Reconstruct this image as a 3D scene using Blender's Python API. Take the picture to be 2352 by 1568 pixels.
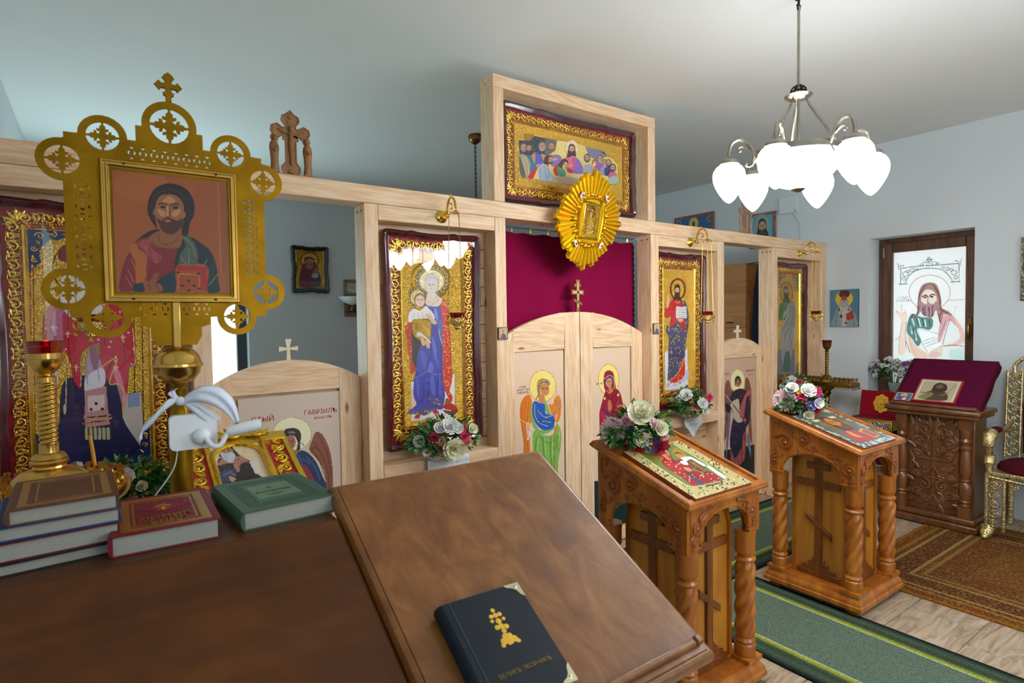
import bpy, math, random
import numpy as np
from math import sin, cos, pi, radians, sqrt, atan2
from mathutils import Vector, Matrix
from mathutils.geometry import tessellate_polygon
for o in list(bpy.data.objects): bpy.data.objects.remove(o, do_unlink=True)
SC = bpy.context.scene
COL = SC.collection
random.seed(7)

# ---------------------------------------------------------------- camera
CAM = Vector((0.0, 0.0, 1.55))
FPX = 1333.05
_yaw, _pit, _rol = 0.616125, -0.0360048, -0.0147198
_f = Vector((sin(_yaw)*cos(_pit), cos(_yaw)*cos(_pit), sin(_pit)))
_r = Vector((cos(_yaw), -sin(_yaw), 0)); _u = _r.cross(_f)
RGT = cos(_rol)*_r + sin(_rol)*_u; UPV = -sin(_rol)*_r + cos(_rol)*_u; FWD = _f
cd = bpy.data.cameras.new('camera'); cam = bpy.data.objects.new('camera', cd); COL.objects.link(cam)
cd.sensor_fit = 'HORIZONTAL'; cd.sensor_width = 36.0; cd.lens = FPX/2352*36.0
cd.clip_start = 0.02; cd.clip_end = 100
cam.matrix_world = Matrix(((RGT.x, UPV.x, -FWD.x, CAM.x), (RGT.y, UPV.y, -FWD.y, CAM.y), (RGT.z, UPV.z, -FWD.z, CAM.z), (0, 0, 0, 1)))
cd.dof.use_dof = True; cd.dof.focus_distance = 3.1; cd.dof.aperture_fstop = 5.6
SC.camera = cam
# ---------------------------------------------------------------- world, lights, exposure
W = bpy.data.worlds.new('world'); SC.world = W; W.use_nodes = True
_bg = W.node_tree.nodes['Background']; _bg.inputs[0].default_value = (0.86, 0.95, 1.0, 1); _bg.inputs[1].default_value = 2.2
SC.view_settings.view_transform = 'Standard'; SC.view_settings.look = 'None'
SC.view_settings.gamma = 1.0; SC.view_settings.use_curve_mapping = False
SC.view_settings.exposure = 0.0
def area(name, loc, rot, sx, sy, power, col):
    l = bpy.data.lights.new(name, 'AREA'); l.shape = 'RECTANGLE'; l.size = sx; l.size_y = sy; l.energy = power; l.color = col
    o = bpy.data.objects.new(name, l); COL.objects.link(o); o.location = loc; o.rotation_euler = rot; return o
LAMP = 40.0      # emission of the chandelier's glass shades
# sanctuary window daylight, plus fill through unseen windows added at side and rear
area('unseen_rear_window_fill', (2.6, -2.72, 1.7), (radians(90), 0, 0), 2.2, 1.5, 40, (0.92, 0.97, 1.0))
area('unseen_side_window_fill', (-0.36, -1.0, 1.7), (0, radians(-90), 0), 1.4, 1.3, 13, (0.62, 0.97, 1.0))
area('daylight_sanctuary_window', (0.2, 6.3, 1.4), (radians(-90), 0, 0), 1.9, 1.3, 50, (0.64, 0.95, 1.0))

# ---------------------------------------------------------------- measuring helpers
def ray(x, y): return ((x-1176)/FPX)*RGT - ((y-784)/FPX)*UPV + FWD
def at_y(x, y, Y): d = ray(x, y); return CAM + d*((Y-CAM.y)/d.y)
def at_x(x, y, X): d = ray(x, y); return CAM + d*((X-CAM.x)/d.x)
def at_z(x, y, Z): d = ray(x, y); return CAM + d*((Z-CAM.z)/d.z)
def lin(h):
    h = h.lstrip('#'); c = [int(h[i:i+2], 16)/255 for i in (0, 2, 4)]
    return tuple(v/12.92 if v <= 0.04045 else ((v+0.055)/1.055)**2.4 for v in c)

# ---------------------------------------------------------------- materials
MATS = {}
class NT:
    def __init__(s, name):
        s.m = bpy.data.materials.new(name); s.m.use_nodes = True; s.t = s.m.node_tree; s.n = s.t.nodes
        s.b = s.n['Principled BSDF']
    def add(s, typ, ins=None, **kw):
        n = s.n.new(typ)
        for k, v in kw.items(): setattr(n, k, v)
        if ins:
            for k, v in ins.items():
                if isinstance(v, tuple) and len(v) == 2 and hasattr(v[0], 'outputs'): s.t.links.new(v[0].outputs[v[1]], n.inputs[k])
                elif hasattr(v, 'outputs'): s.t.links.new(v.outputs[0], n.inputs[k])
                else: n.inputs[k].default_value = v
        return n
    def ln(s, a, b, ao=0): s.t.links.new(a.outputs[ao], s.b.inputs[b])
    def ramp(s, fac, stops, interp='LINEAR'):
        r = s.add('ShaderNodeValToRGB', {'Fac': fac}); e = r.color_ramp; e.interpolation = interp
        while len(e.elements) < len(stops): e.elements.new(0.5)
        for el, (p, c) in zip(e.elements, stops): el.position = p; el.color = (*lin(c), 1) if isinstance(c, str) else (*c, 1)
        return r
def plain(name, col, rough=0.5, metal=0.0, coat=0.0, bump=0.0, bscale=60, spec=0.5, var=0.0, vscale=4, emit=0, sheen=0, trans=0):
    if name in MATS: return MATS[name]
    t = NT(name); c = lin(col) if isinstance(col, str) else col
    t.b.inputs['Base Color'].default_value = (*c, 1); t.b.inputs['Roughness'].default_value = rough; t.b.inputs['Metallic'].default_value = metal
    t.b.inputs['Coat Weight'].default_value = coat; t.b.inputs['Coat Roughness'].default_value = 0.12; t.b.inputs['Specular IOR Level'].default_value = spec
    t.b.inputs['Sheen Weight'].default_value = sheen*0.12; t.b.inputs['Transmission Weight'].default_value = trans
    co = t.add('ShaderNodeTexCoord')
    if var:
        nz = t.add('ShaderNodeTexNoise', {'Vector': (co, 'Object'), 'Scale': vscale, 'Detail': 5.0})
        r = t.ramp(nz, [(0.3, tuple(max(0, v*(1-var)) for v in c)), (0.7, tuple(min(1, v*(1+var)) for v in c))]); t.ln(r, 'Base Color')
    if bump:
        nz = t.add('ShaderNodeTexNoise', {'Vector': (co, 'Object'), 'Scale': bscale, 'Detail': 4.0})
        t.ln(t.add('ShaderNodeBump', {'Height': nz, 'Strength': bump, 'Distance': 0.01}), 'Normal')
    if emit: t.b.inputs['Emission Color'].default_value = (*c, 1); t.b.inputs['Emission Strength'].default_value = emit
    MATS[name] = t.m; return t.m
def pine(axis, tint=1.0):
    name = 'pine_timber_%s_%d' % (axis, int(tint*100))
    if name in MATS: return MATS[name]
    t = NT(name); co = t.add('ShaderNodeTexCoord'); oi = t.add('ShaderNodeObjectInfo')
    off = t.add('ShaderNodeVectorMath', {0: (co, 'Object'), 1: (oi, 'Location')}, operation='ADD')
    rnd = t.add('ShaderNodeMath', {0: (oi, 'Random'), 1: 17.0}, operation='MULTIPLY')
    off2 = t.add('ShaderNodeVectorMath', {0: off, 1: rnd}, operation='ADD')
    sc = {'x': (1.3, 13, 13), 'y': (13, 1.3, 13), 'z': (13, 13, 1.3)}[axis]
    mp = t.add('ShaderNodeMapping', {'Vector': off2, 'Scale': sc})
    n1 = t.add('ShaderNodeTexNoise', {'Vector': mp, 'Scale': 0.55, 'Detail': 1.5, 'Distortion': 0.35})
    wv = t.add('ShaderNodeMath', {0: n1, 1: 60.0}, operation='MULTIPLY'); sn = t.add('ShaderNodeMath', {0: wv}, operation='SINE')
    n2 = t.add('ShaderNodeTexNoise', {'Vector': mp, 'Scale': 7.0, 'Detail': 6.0})
    a = t.add('ShaderNodeMath', {0: sn, 1: 0.10, 2: n2}, operation='MULTIPLY_ADD')
    k = tint
    r = t.ramp(a, [(0.3, tuple(v*k for v in lin('dcb086'))), (0.5, tuple(v*k for v in lin('e6c19a'))), (0.7, tuple(v*k for v in lin('eed0ae')))])
    sk = {'x': (3.2, 9, 9), 'y': (9, 3.2, 9), 'z': (9, 9, 3.2)}[axis]
    mk = t.add('ShaderNodeMapping', {'Vector': off2, 'Scale': sk})
    vo = t.add('ShaderNodeTexVoronoi', {'Vector': mk, 'Scale': 0.9})
    kr = t.ramp((vo, 'Distance'), [(0.05, (1, 1, 1)), (0.11, (0, 0, 0))])
    mx = t.add('ShaderNodeMix', {'Factor': kr, 'A': r, 'B': (*lin('9a6a3c'), 1)}, data_type='RGBA')
    for i in mx.inputs:
        pass
    t.t.links.new(kr.outputs[0], mx.inputs[0]); t.t.links.new(r.outputs[0], mx.inputs[6]); mx.inputs[7].default_value = (*lin('9c6b40'), 1)
    t.t.links.new(mx.outputs[2], t.b.inputs['Base Color'])
    t.b.inputs['Roughness'].default_value = 0.52
    t.ln(t.add('ShaderNodeBump', {'Height': n2, 'Strength': 0.08, 'Distance': 0.004}), 'Normal')
    MATS[name] = t.m; return t.m
def wood(name, dark, mid, light, axis='x', rough=0.35, coat=0.3, scale=1.0, blotch=0.0, spec=0.5):
    if name in MATS: return MATS[name]
    t = NT(name); t.b.inputs['Specular IOR Level'].default_value = spec; co = t.add('ShaderNodeTexCoord')
    sc = {'x': (2, 18, 18), 'y': (18, 2, 18), 'z': (18, 18, 2)}[axis]
    mp = t.add('ShaderNodeMapping', {'Vector': (co, 'Object'), 'Scale': tuple(v*scale for v in sc)})
    n1 = t.add('ShaderNodeTexNoise', {'Vector': mp, 'Scale': 1.0, 'Detail': 8.0, 'Distortion': 1.2, 'Roughness': 0.62})
    f = n1
    if blotch:
        n2 = t.add('ShaderNodeTexNoise', {'Vector': (co, 'Object'), 'Scale': 5.5, 'Detail': 4.0, 'Distortion': 0.8})
        f = t.add('ShaderNodeMath', {0: n2, 1: blotch, 2: t.add('ShaderNodeMath', {0: n1, 1: 1-blotch}, operation='MULTIPLY')}, operation='MULTIPLY_ADD')
    r = t.ramp(f, [(0.32, dark), (0.5, mid), (0.68, light)]); t.ln(r, 'Base Color')
    t.b.inputs['Roughness'].default_value = rough; t.b.inputs['Coat Weight'].default_value = coat; t.b.inputs['Coat Roughness'].default_value = 0.22
    t.ln(t.add('ShaderNodeBump', {'Height': n1, 'Strength': 0.05, 'Distance': 0.004}), 'Normal')
    MATS[name] = t.m; return t.m
def metal(name, col, rough=0.25, emboss=0.0, escale=90, var=0.25, mt=1.0):
    if name in MATS: return MATS[name]
    t = NT(name); c = lin(col); t.b.inputs['Metallic'].default_value = mt; t.b.inputs['Roughness'].default_value = rough
    co = t.add('ShaderNodeTexCoord')
    nz = t.add('ShaderNodeTexNoise', {'Vector': (co, 'Object'), 'Scale': 14.0, 'Detail': 5.0})
    t.ln(t.ramp(nz, [(0.35, tuple(v*(1-var) for v in c)), (0.65, c)]), 'Base Color')
    if emboss:
        v = t.add('ShaderNodeTexVoronoi', {'Vector': (co, 'Object'), 'Scale': escale}, feature='SMOOTH_F1')
        n2 = t.add('ShaderNodeTexNoise', {'Vector': (co, 'Object'), 'Scale': escale*0.6, 'Detail': 3.0})
        h = t.add('ShaderNodeMath', {0: (v, 'Distance'), 1: n2}, operation='ADD')
        t.ln(t.add('ShaderNodeBump', {'Height': h, 'Strength': emboss, 'Distance': 0.01}), 'Normal')
    MATS[name] = t.m; return t.m
def print_mat(name, rough=0.4, emboss=0.6, escale=110, coat=0.0, emit=0.0, gold='f2c44c', grough=0.24):
    """flat print held in the mesh's colour attribute; alpha 1 marks gilded metal with fine embossing"""
    if name in MATS: return MATS[name]
    t = NT(name); a = t.add('ShaderNodeVertexColor', layer_name='print')
    t.ln(a, 'Base Color'); t.t.links.new(a.outputs['Alpha'], t.b.inputs['Metallic'])
    co = t.add('ShaderNodeTexCoord')
    rr = t.add('ShaderNodeMapRange', {'Value': (a, 'Alpha'), 'To Min': rough, 'To Max': grough}); t.ln(rr, 'Roughness')
    if emboss:
        v = t.add('ShaderNodeTexVoronoi', {'Vector': (co, 'Object'), 'Scale': escale}, feature='SMOOTH_F1')
        n2 = t.add('ShaderNodeTexNoise', {'Vector': (co, 'Object'), 'Scale': escale*0.7, 'Detail': 3.0})
        h = t.add('ShaderNodeMath', {0: (v, 'Distance'), 1: n2}, operation='ADD')
        h2 = t.add('ShaderNodeMath', {0: h, 1: (a, 'Alpha')}, operation='MULTIPLY')
        t.ln(t.add('ShaderNodeBump', {'Height': h2, 'Strength': emboss, 'Distance': 0.01}), 'Normal')
    t.b.inputs['Coat Weight'].default_value = coat; t.b.inputs['Coat Roughness'].default_value = 0.05
    if emit:
        t.ln(a, 'Emission Color'); t.b.inputs['Emission Strength'].default_value = emit
    MATS[name] = t.m; return t.m
def glass_mat(name, col=(1, 1, 1), rough=0.02, alpha_mix=0.9):
    """thin picture glass: mostly clear, with a real reflection"""
    if name in MATS: return MATS[name]
    t = NT(name); out = t.n['Material Output']
    tr = t.add('ShaderNodeBsdfTransparent', {'Color': (*col, 1)}); gl = t.add('ShaderNodeBsdfGlossy', {'Roughness': rough})
    lw = t.add('ShaderNodeLayerWeight', {'Blend': 0.5}); pw = t.add('ShaderNodeMath', {0: (lw, 'Facing'), 1: 5.0}, operation='POWER')
    fr = t.add('ShaderNodeMath', {0: pw, 1: 0.94, 2: 0.06}, operation='MULTIPLY_ADD')
    mx = t.add('ShaderNodeMixShader', {0: fr, 1: tr, 2: gl}); t.t.links.new(mx.outputs[0], out.inputs[0])
    MATS[name] = t.m; return t.m

# ---------------------------------------------------------------- mesh builder
class MB:
    def __init__(s): s.v = []; s.f = []
    def add(s, v, f, M=None):
        b = len(s.v)
        if M is not None: v = [M @ Vector(p) for p in v]
        s.v += [tuple(p) for p in v]; s.f += [tuple(i+b for i in q) for q in f]; return s
    def box(s, x0, x1, y0, y1, z0, z1, M=None):
        v = [(x0, y0, z0), (x1, y0, z0), (x1, y1, z0), (x0, y1, z0), (x0, y0, z1), (x1, y0, z1), (x1, y1, z1), (x0, y1, z1)]
        return s.add(v, [(0, 3, 2, 1), (4, 5, 6, 7), (0, 1, 5, 4), (1, 2, 6, 5), (2, 3, 7, 6), (3, 0, 4, 7)], M)
    def tube(s, pts, rad, n=8, closed=False, caps=True, flat=1.0, up=None, M=None):
        pts = [Vector(p) for p in pts]; m = len(pts)
        if not hasattr(rad, '__len__'): rad = [rad]*m
        v = []; f = []; ref = Vector(up) if up else None; prev = None
        for i, p in enumerate(pts):
            a = pts[(i-1) % m] if (closed or i > 0) else p; b = pts[(i+1) % m] if (closed or i < m-1) else p
            d = (b-a); d = d.normalized() if d.length > 1e-9 else Vector((0, 0, 1))
            if ref is not None: nn = ref - d*ref.dot(d)
            elif prev is not None: nn = prev - d*prev.dot(d)
            else: nn = Vector((0, 0, 1)).cross(d) if abs(d.z) < 0.9 else Vector((1, 0, 0)).cross(d)
            if nn.length < 1e-6: nn = d.orthogonal()
            nn.normalize(); prev = nn; bb = d.cross(nn)
            for k in range(n):
                t = 2*pi*k/n; v.append(p + nn*(cos(t)*rad[i]*flat) + bb*(sin(t)*rad[i]))
        for i in range(m if closed else m-1):
            for k in range(n):
                j = (i+1) % m; f.append((i*n+k, i*n+(k+1) % n, j*n+(k+1) % n, j*n+k))
        if caps and not closed: f.append(tuple(range(n))[::-1]); f.append(tuple((m-1)*n+k for k in range(n)))
        return s.add(v, f, M)
    def lathe(s, prof, n=24, M=None, c=(0, 0, 0), caps=True):
        v = []; f = []; m = len(prof)
        for r, z in prof:
            for k in range(n): t = 2*pi*k/n; v.append((c[0]+r*cos(t), c[1]+r*sin(t), c[2]+z))
        for i in range(m-1):
            for k in range(n): f.append((i*n+k, i*n+(k+1) % n, (i+1)*n+(k+1) % n, (i+1)*n+k))
        if caps: f.append(tuple(range(n))[::-1]); f.append(tuple((m-1)*n+k for k in range(n)))
        return s.add(v, f, M)
    def ball(s, c, r, n=10, m=6, sc=(1, 1, 1), M=None):
        prof = [(max(1e-4, r*sin(pi*i/m)), -r*cos(pi*i/m)) for i in range(m+1)]
        T = Matrix.Translation(c) @ Matrix.Diagonal((*sc, 1))
        return s.lathe(prof, n, (M @ T) if M is not None else T, caps=False)
    def prism(s, polys, d0, d1, M=None):
        """polys: outer ring then holes, in (x, z); extruded along y from d0 (front) to d1"""
        tri = tessellate_polygon([[Vector((p[0], p[1], 0)) for p in q] for q in polys])
        fl = [p for q in polys for p in q]; n = len(fl)
        v = [(p[0], d0, p[1]) for p in fl] + [(p[0], d1, p[1]) for p in fl]
        f = []
        for a, b, c in tri:
            cr = (fl[b][0]-fl[a][0])*(fl[c][1]-fl[a][1])-(fl[b][1]-fl[a][1])*(fl[c][0]-fl[a][0])
            if cr < 0: b, c = c, b
            f.append((a, b, c)); f.append((a+n, c+n, b+n))
        st = 0
        for q in polys:
            k = len(q)
            for i in range(k): f.append((st+i, st+(i+1) % k, st+(i+1) % k+n, st+i+n))
            st += k
        return s.add(v, f, M)
    def sweep(s, outline, prof, M=None, cap=False):
        """closed outline in (x, z), counter-clockwise; prof: (inset, y) pairs from outside in"""
        N = len(outline); P = [Vector((p[0], p[1])) for p in outline]; nor = []
        for i in range(N):
            t = (P[(i+1) % N]-P[i-1]).normalized(); nor.append(Vector((-t.y, t.x)))
        v = []; f = []
        for ins, y in prof:
            for i in range(N): q = P[i]+nor[i]*ins; v.append((q.x, y, q.y))
        for j in range(len(prof)-1):
            for i in range(N): f.append((j*N+i, j*N+(i+1) % N, (j+1)*N+(i+1) % N, (j+1)*N+i))
        if cap: f.append(tuple((len(prof)-1)*N+i for i in range(N)))
        return s.add(v, f, M)
    def build(s, name, mat, parent=None, loc=None, ang=40, bevel=0, world=False, seg=2):
        v = s.v
        if parent is not None and world: L = parent.location; v = [(p[0]-L.x, p[1]-L.y, p[2]-L.z) for p in v]
        if parent is None and loc is None:
            xs = [p[0] for p in v]; ys = [p[1] for p in v]; zs = [p[2] for p in v]
            loc = ((min(xs)+max(xs))/2, (min(ys)+max(ys))/2, min(zs)); v = [(p[0]-loc[0], p[1]-loc[1], p[2]-loc[2]) for p in v]
        me = bpy.data.meshes.new(name); me.from_pydata(v, [], s.f); me.update()
        if ang: me.polygons.foreach_set('use_smooth', [True]*len(me.polygons)); me.set_sharp_from_angle(angle=radians(ang))
        o = bpy.data.objects.new(name, me); COL.objects.link(o)
        if mat: me.materials.append(mat)
        if parent is not None: o.parent = parent
        elif loc is not None: o.location = loc
        if bevel:
            b = o.modifiers.new('bevel', 'BEVEL'); b.width = bevel; b.segments = seg; b.limit_method = 'ANGLE'; b.angle_limit = radians(35)
        return o
def tag(o, label=None, cat=None, group=None, kind=None):
    if label: o['label'] = label
    if cat: o['category'] = cat
    if group: o['group'] = group
    if kind: o['kind'] = kind
    return o
def thing(name, label, cat, loc=(0, 0, 0), rotz=0.0, group=None, rot=None):
    o = bpy.data.objects.new(name, None); COL.objects.link(o); o.location = loc; o.rotation_euler = rot or (0, 0, rotz)
    o.empty_display_size = 0.1; return tag(o, label, cat, group)
def bxo(name, mat, x0, x1, y0, y1, z0, z1, parent=None, bevel=0.0, world=True):
    return MB().box(x0, x1, y0, y1, z0, z1).build(name, mat, parent, bevel=bevel, world=world and parent is not None)
def copy_tree(o, parent=None):
    c = o.copy(); COL.objects.link(c); c.parent = parent
    for ch in o.children: copy_tree(ch, c)
    return c
def smooth(pts, closed=True, k=5):
    """Catmull-Rom through the points"""
    P = np.array(pts, float); n = len(P); out = []
    for i in range(n if closed else n-1):
        a, b, c, d = (P[(i-1) % n], P[i], P[(i+1) % n], P[(i+2) % n]) if closed else (P[max(i-1, 0)], P[i], P[i+1], P[min(i+2, n-1)])
        for t in np.arange(k)/k: out.append(0.5*((2*b)+(c-a)*t+(2*a-5*b+4*c-d)*t*t+(3*b-a-3*c+d)*t**3))
    if not closed: out.append(P[-1])
    return np.array(out)
def rrect(w, h, r, n=5, cx=0, cz=0):
    p = []
    for sx, sz, a0 in ((1, 1, 0), (-1, 1, 90), (-1, -1, 180), (1, -1, 270)):
        for i in range(n+1):
            a = radians(a0+90*i/n); p.append((cx+sx*(w/2-r)+r*cos(a), cz+sz*(h/2-r)+r*sin(a)))
    return p
def circle(cx, cz, r, n=24): return [(cx+r*cos(2*pi*i/n), cz+r*sin(2*pi*i/n)) for i in range(n)]

# ---------------------------------------------------------------- flat prints
class Art:
    """paints colour regions, traced as polygons in a flat drawing frame, on a picture panel"""
    def __init__(s, nx, nz, tomap): 
        s.nx, s.nz = nx, nz; u, v = np.meshgrid(np.linspace(0, 1, nx), np.linspace(0, 1, nz)); s.X, s.Y = tomap(u.ravel(), v.ravel())
        s.c = np.zeros((nx*nz, 4))
    def bg(s, col, m=0.0): s.c[:] = (*lin(col), m); return s
    def _in(s, P):
        x0, y0 = P.min(0); x1, y1 = P.max(0); idx = np.nonzero((s.X >= x0) & (s.X <= x1) & (s.Y >= y0) & (s.Y <= y1))[0]
        if not len(idx): return idx
        x, y = s.X[idx], s.Y[idx]; ins = np.zeros(len(idx), bool); j = len(P)-1
        for i in range(len(P)):
            xi, yi = P[i]; xj, yj = P[j]
            if yi != yj: ins ^= ((yi > y) != (yj > y)) & (x < (xj-xi)*(y-yi)/(yj-yi)+xi)
            j = i
        return idx[ins]
    def put(s, idx, col, m=0.0, a=1.0):
        if len(idx): s.c[idx] = s.c[idx]*(1-a)+np.array((*lin(col), m))*a
        return s
    def poly(s, col, pts, m=0.0, sm=True, a=1.0): return s.put(s._in(smooth(pts) if sm else np.array(pts, float)), col, m, a)
    def ell(s, col, x, y, rx, ry, rot=0, m=0.0, a=1.0):
        t = radians(rot); dx, dy = s.X-x, s.Y-y; p = dx*cos(t)+dy*sin(t); q = -dx*sin(t)+dy*cos(t)
        return s.put(np.nonzero((p/rx)**2+(q/ry)**2 <= 1)[0], col, m, a)
    def line(s, col, pts, w, m=0.0, sm=True, a=1.0):
        P = smooth(pts, False) if sm and len(pts) > 2 else np.array(pts, float); d = np.full(len(s.X), 1e9)
        x0, y0 = P.min(0)-w; x1, y1 = P.max(0)+w; idx = np.nonzero((s.X >= x0) & (s.X <= x1) & (s.Y >= y0) & (s.Y <= y1))[0]
        if not len(idx): return s
        x, y = s.X[idx], s.Y[idx]; d = np.full(len(idx), 1e9)
        for (ax, ay), (bx, by) in zip(P[:-1], P[1:]):
            L = (bx-ax)**2+(by-ay)**2+1e-9; t = np.clip(((x-ax)*(bx-ax)+(y-ay)*(by-ay))/L, 0, 1)
            d = np.minimum(d, (x-ax-t*(bx-ax))**2+(y-ay-t*(by-ay))**2)
        return s.put(idx[d <= (w/2)**2], col, m, a)
    def lines(s, col, w, *ls, **kw):
        for l in ls: s.line(col, l, w, **kw)
        return s
    def ring(s, col, x, y, rx, ry, w, m=0.0, rot=0):
        return s.line(col, [(x+rx*cos(2*pi*i/40)*cos(radians(rot))-ry*sin(2*pi*i/40)*sin(radians(rot)), y+rx*cos(2*pi*i/40)*sin(radians(rot))+ry*sin(2*pi*i/40)*cos(radians(rot))) for i in range(41)], w, m, False)
    def speck(s, col, pts, n, r, seed=1, m=0.0, a=1.0):
        """small scattered motifs of a patterned cloth inside a region"""
        idx = s._in(smooth(pts)); rg = np.random.RandomState(seed)
        if not len(idx): return s
        x0, y0, x1, y1 = s.X[idx].min(), s.Y[idx].min(), s.X[idx].max(), s.Y[idx].max()
        cx, cy = rg.uniform(x0, x1, n), rg.uniform(y0, y1, n)
        for px, py in zip(cx, cy):
            d = (s.X[idx]-px)**2+(s.Y[idx]-py)**2; s.put(idx[d < r*r], col, m, a)
        return s
    def mesh(s, name, mat, parent, p00, p10, p01, world=False):
        """p00 top left, p10 top right, p01 bottom left corner of the panel"""
        p00, p10, p01 = Vector(p00), Vector(p10), Vector(p01)
        if world: p00 = p00-parent.location; p10 = p10-parent.location; p01 = p01-parent.location
        nx, nz = s.nx, s.nz; u, v = np.meshgrid(np.linspace(0, 1, nx), np.linspace(0, 1, nz)); u = u.ravel()[:, None]; v = v.ravel()[:, None]
        co = np.array(p00)+u*np.array(p10-p00)+v*np.array(p01-p00)
        me = bpy.data.meshes.new(name); nv = nx*nz; i, j = np.meshgrid(np.arange(nx-1), np.arange(nz-1)); a = (j*nx+i).ravel()
        q = np.stack([a, a+nx, a+nx+1, a+1], 1).astype(np.int32); nf = len(q)
        me.vertices.add(nv); me.vertices.foreach_set('co', co.astype(np.float32).ravel())
        me.loops.add(nf*4); me.loops.foreach_set('vertex_index', q.ravel()); me.polygons.add(nf)
        me.polygons.foreach_set('loop_start', np.arange(0, nf*4, 4, dtype=np.int32)); me.update(calc_edges=True)
        at = me.color_attributes.new('print', 'FLOAT_COLOR', 'POINT'); at.data.foreach_set('color', s.c.astype(np.float32).ravel())
        me.materials.append(mat); o = bpy.data.objects.new(name, me); COL.objects.link(o); o.parent = parent; return o
def unitmap(u, v): return u, v
def photomap(p00, p10, p01, view):
    """drawing frame = a traced view (x0, y0, scale): where points of a flat panel standing in the room appear in it"""
    p00, p10, p01 = Vector(p00), Vector(p10), Vector(p01); x0, y0, sc = view
    def f(u, v):
        P = np.array(p00-CAM)+u[:, None]*np.array(p10-p00)+v[:, None]*np.array(p01-p00)
        z = P @ np.array(FWD); x = 1176+FPX*(P @ np.array(RGT))/z; y = 784-FPX*(P @ np.array(UPV))/z
        return (x-x0)*sc, (y-y0)*sc
    return f
def text(name, body, mat, parent, M, size, depth=0.0006, align='CENTER'):
    """raised or printed lettering as thin mesh"""
    cu = bpy.data.curves.new(name, 'FONT'); cu.body = body; cu.size = size; cu.align_x = align; cu.align_y = 'CENTER'; cu.extrude = depth; cu.resolution_u = 4
    t = bpy.data.objects.new(name+'_tmp', cu); COL.objects.link(t); dg = bpy.context.evaluated_depsgraph_get(); dg.update()
    me = bpy.data.meshes.new_from_object(t.evaluated_get(dg)); me.name = name; me.transform(M); bpy.data.objects.remove(t, do_unlink=True)
    me.materials.clear(); me.materials.append(mat); o = bpy.data.objects.new(name, me); COL.objects.link(o); o.parent = parent; return o
FRONT = Matrix(((1, 0, 0, 0), (0, 0, -1, 0), (0, 1, 0, 0), (0, 0, 0, 1)))   # text upright, facing -y
# ================================================================ the room
XR, XL, YB, YF, ZC = 5.58, -0.44, 6.4, -2.8, 3.04
YI = 2.756                       # front face of the icon screen
m_wall = plain('wall_paint', 'd3d8db', 0.85, bump=0.06, bscale=220, var=0.02, vscale=1.5)
m_ceil = plain('ceiling_paint', 'e4e5e3', 0.9, var=0.015, vscale=1.0)
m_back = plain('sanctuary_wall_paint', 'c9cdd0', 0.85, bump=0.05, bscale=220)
m_grout = plain('grout', 'c9c4bb', 0.8)
def wall(name, mat, boxes):
    b = MB()
    for q in boxes: b.box(*q)
    return tag(b.build(name, mat, ang=0), kind='structure')
WY0, WY1, WZ0, WZ1 = 1.62, 2.385, 0.78, 2.226
T = 0.32
wall('wall_right', m_wall, [(XR, XR+T, YF, WY0, 0, ZC), (XR, XR+T, WY1, YB, 0, ZC), (XR, XR+T, WY0, WY1, 0, WZ0), (XR, XR+T, WY0, WY1, WZ1, ZC)])
LY0, LY1, LZ0, LZ1 = -1.75, -0.25, 0.95, 2.25
wall('wall_left', m_wall, [(XL-T, XL, YF, LY0, 0, ZC), (XL-T, XL, LY1, YB, 0, ZC), (XL-T, XL, LY0, LY1, 0, LZ0), (XL-T, XL, LY0, LY1, LZ1, ZC)])
BX0, BX1, BZ0, BZ1 = -0.1, 1.235, 0.85, 2.05
wall('wall_back', m_back, [(XL, BX0, YB, YB+T, 0, ZC), (BX1, XR, YB, YB+T, 0, ZC), (BX0, BX1, YB, YB+T, 0, BZ0), (BX0, BX1, YB, YB+T, BZ1, ZC)])
FX0, FX1, FZ0, FZ1 = 1.4, 3.8, 0.9, 2.4
wall('wall_front', m_wall, [(XL, FX0, YF-T, YF, 0, ZC), (FX1, XR, YF-T, YF, 0, ZC), (FX0, FX1, YF-T, YF, 0, FZ0), (FX0, FX1, YF-T, YF, FZ1, ZC)])
wall('ceiling', m_ceil, [(XL-T, XR+T, YF-T, YB+T, ZC, ZC+0.2)])
# floor: wood-look porcelain planks 0.6 x 0.3 in running bond
fl = tag(MB().box(XL-T, XR+T, YF-T, YB+T, -0.12, -0.006).build('floor', m_grout, loc=(0, 0, 0)), kind='structure')
def tile_mat():
    t = NT('wood_look_tile'); co = t.add('ShaderNodeTexCoord'); oi = t.add('ShaderNodeObjectInfo')
    k = t.add('ShaderNodeMath', {0: (oi, 'Random'), 1: 31.0}, operation='MULTIPLY'); ge = t.add('ShaderNodeNewGeometry')
    ad = t.add('ShaderNodeVectorMath', {0: (ge, 'Position'), 1: k}, operation='ADD')
    mp = t.add('ShaderNodeMapping', {'Vector': ad, 'Scale': (2.2, 14, 1)})
    n1 = t.add('ShaderNodeTexNoise', {'Vector': mp, 'Scale': 1.6, 'Detail': 9.0, 'Distortion': 1.6, 'Roughness': 0.66})
    t.ln(t.ramp(n1, [(0.3, '6d5a48'), (0.45, 'a38c74'), (0.58, 'b9a48b'), (0.72, 'cbbba5')]), 'Base Color'); t.b.inputs['Roughness'].default_value = 0.38
    t.ln(t.add('ShaderNodeBump', {'Height': n1, 'Strength': 0.1, 'Distance': 0.004}), 'Normal'); return t.m
m_tile = tile_mat(); rest = MB(); tcache = {}
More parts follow.
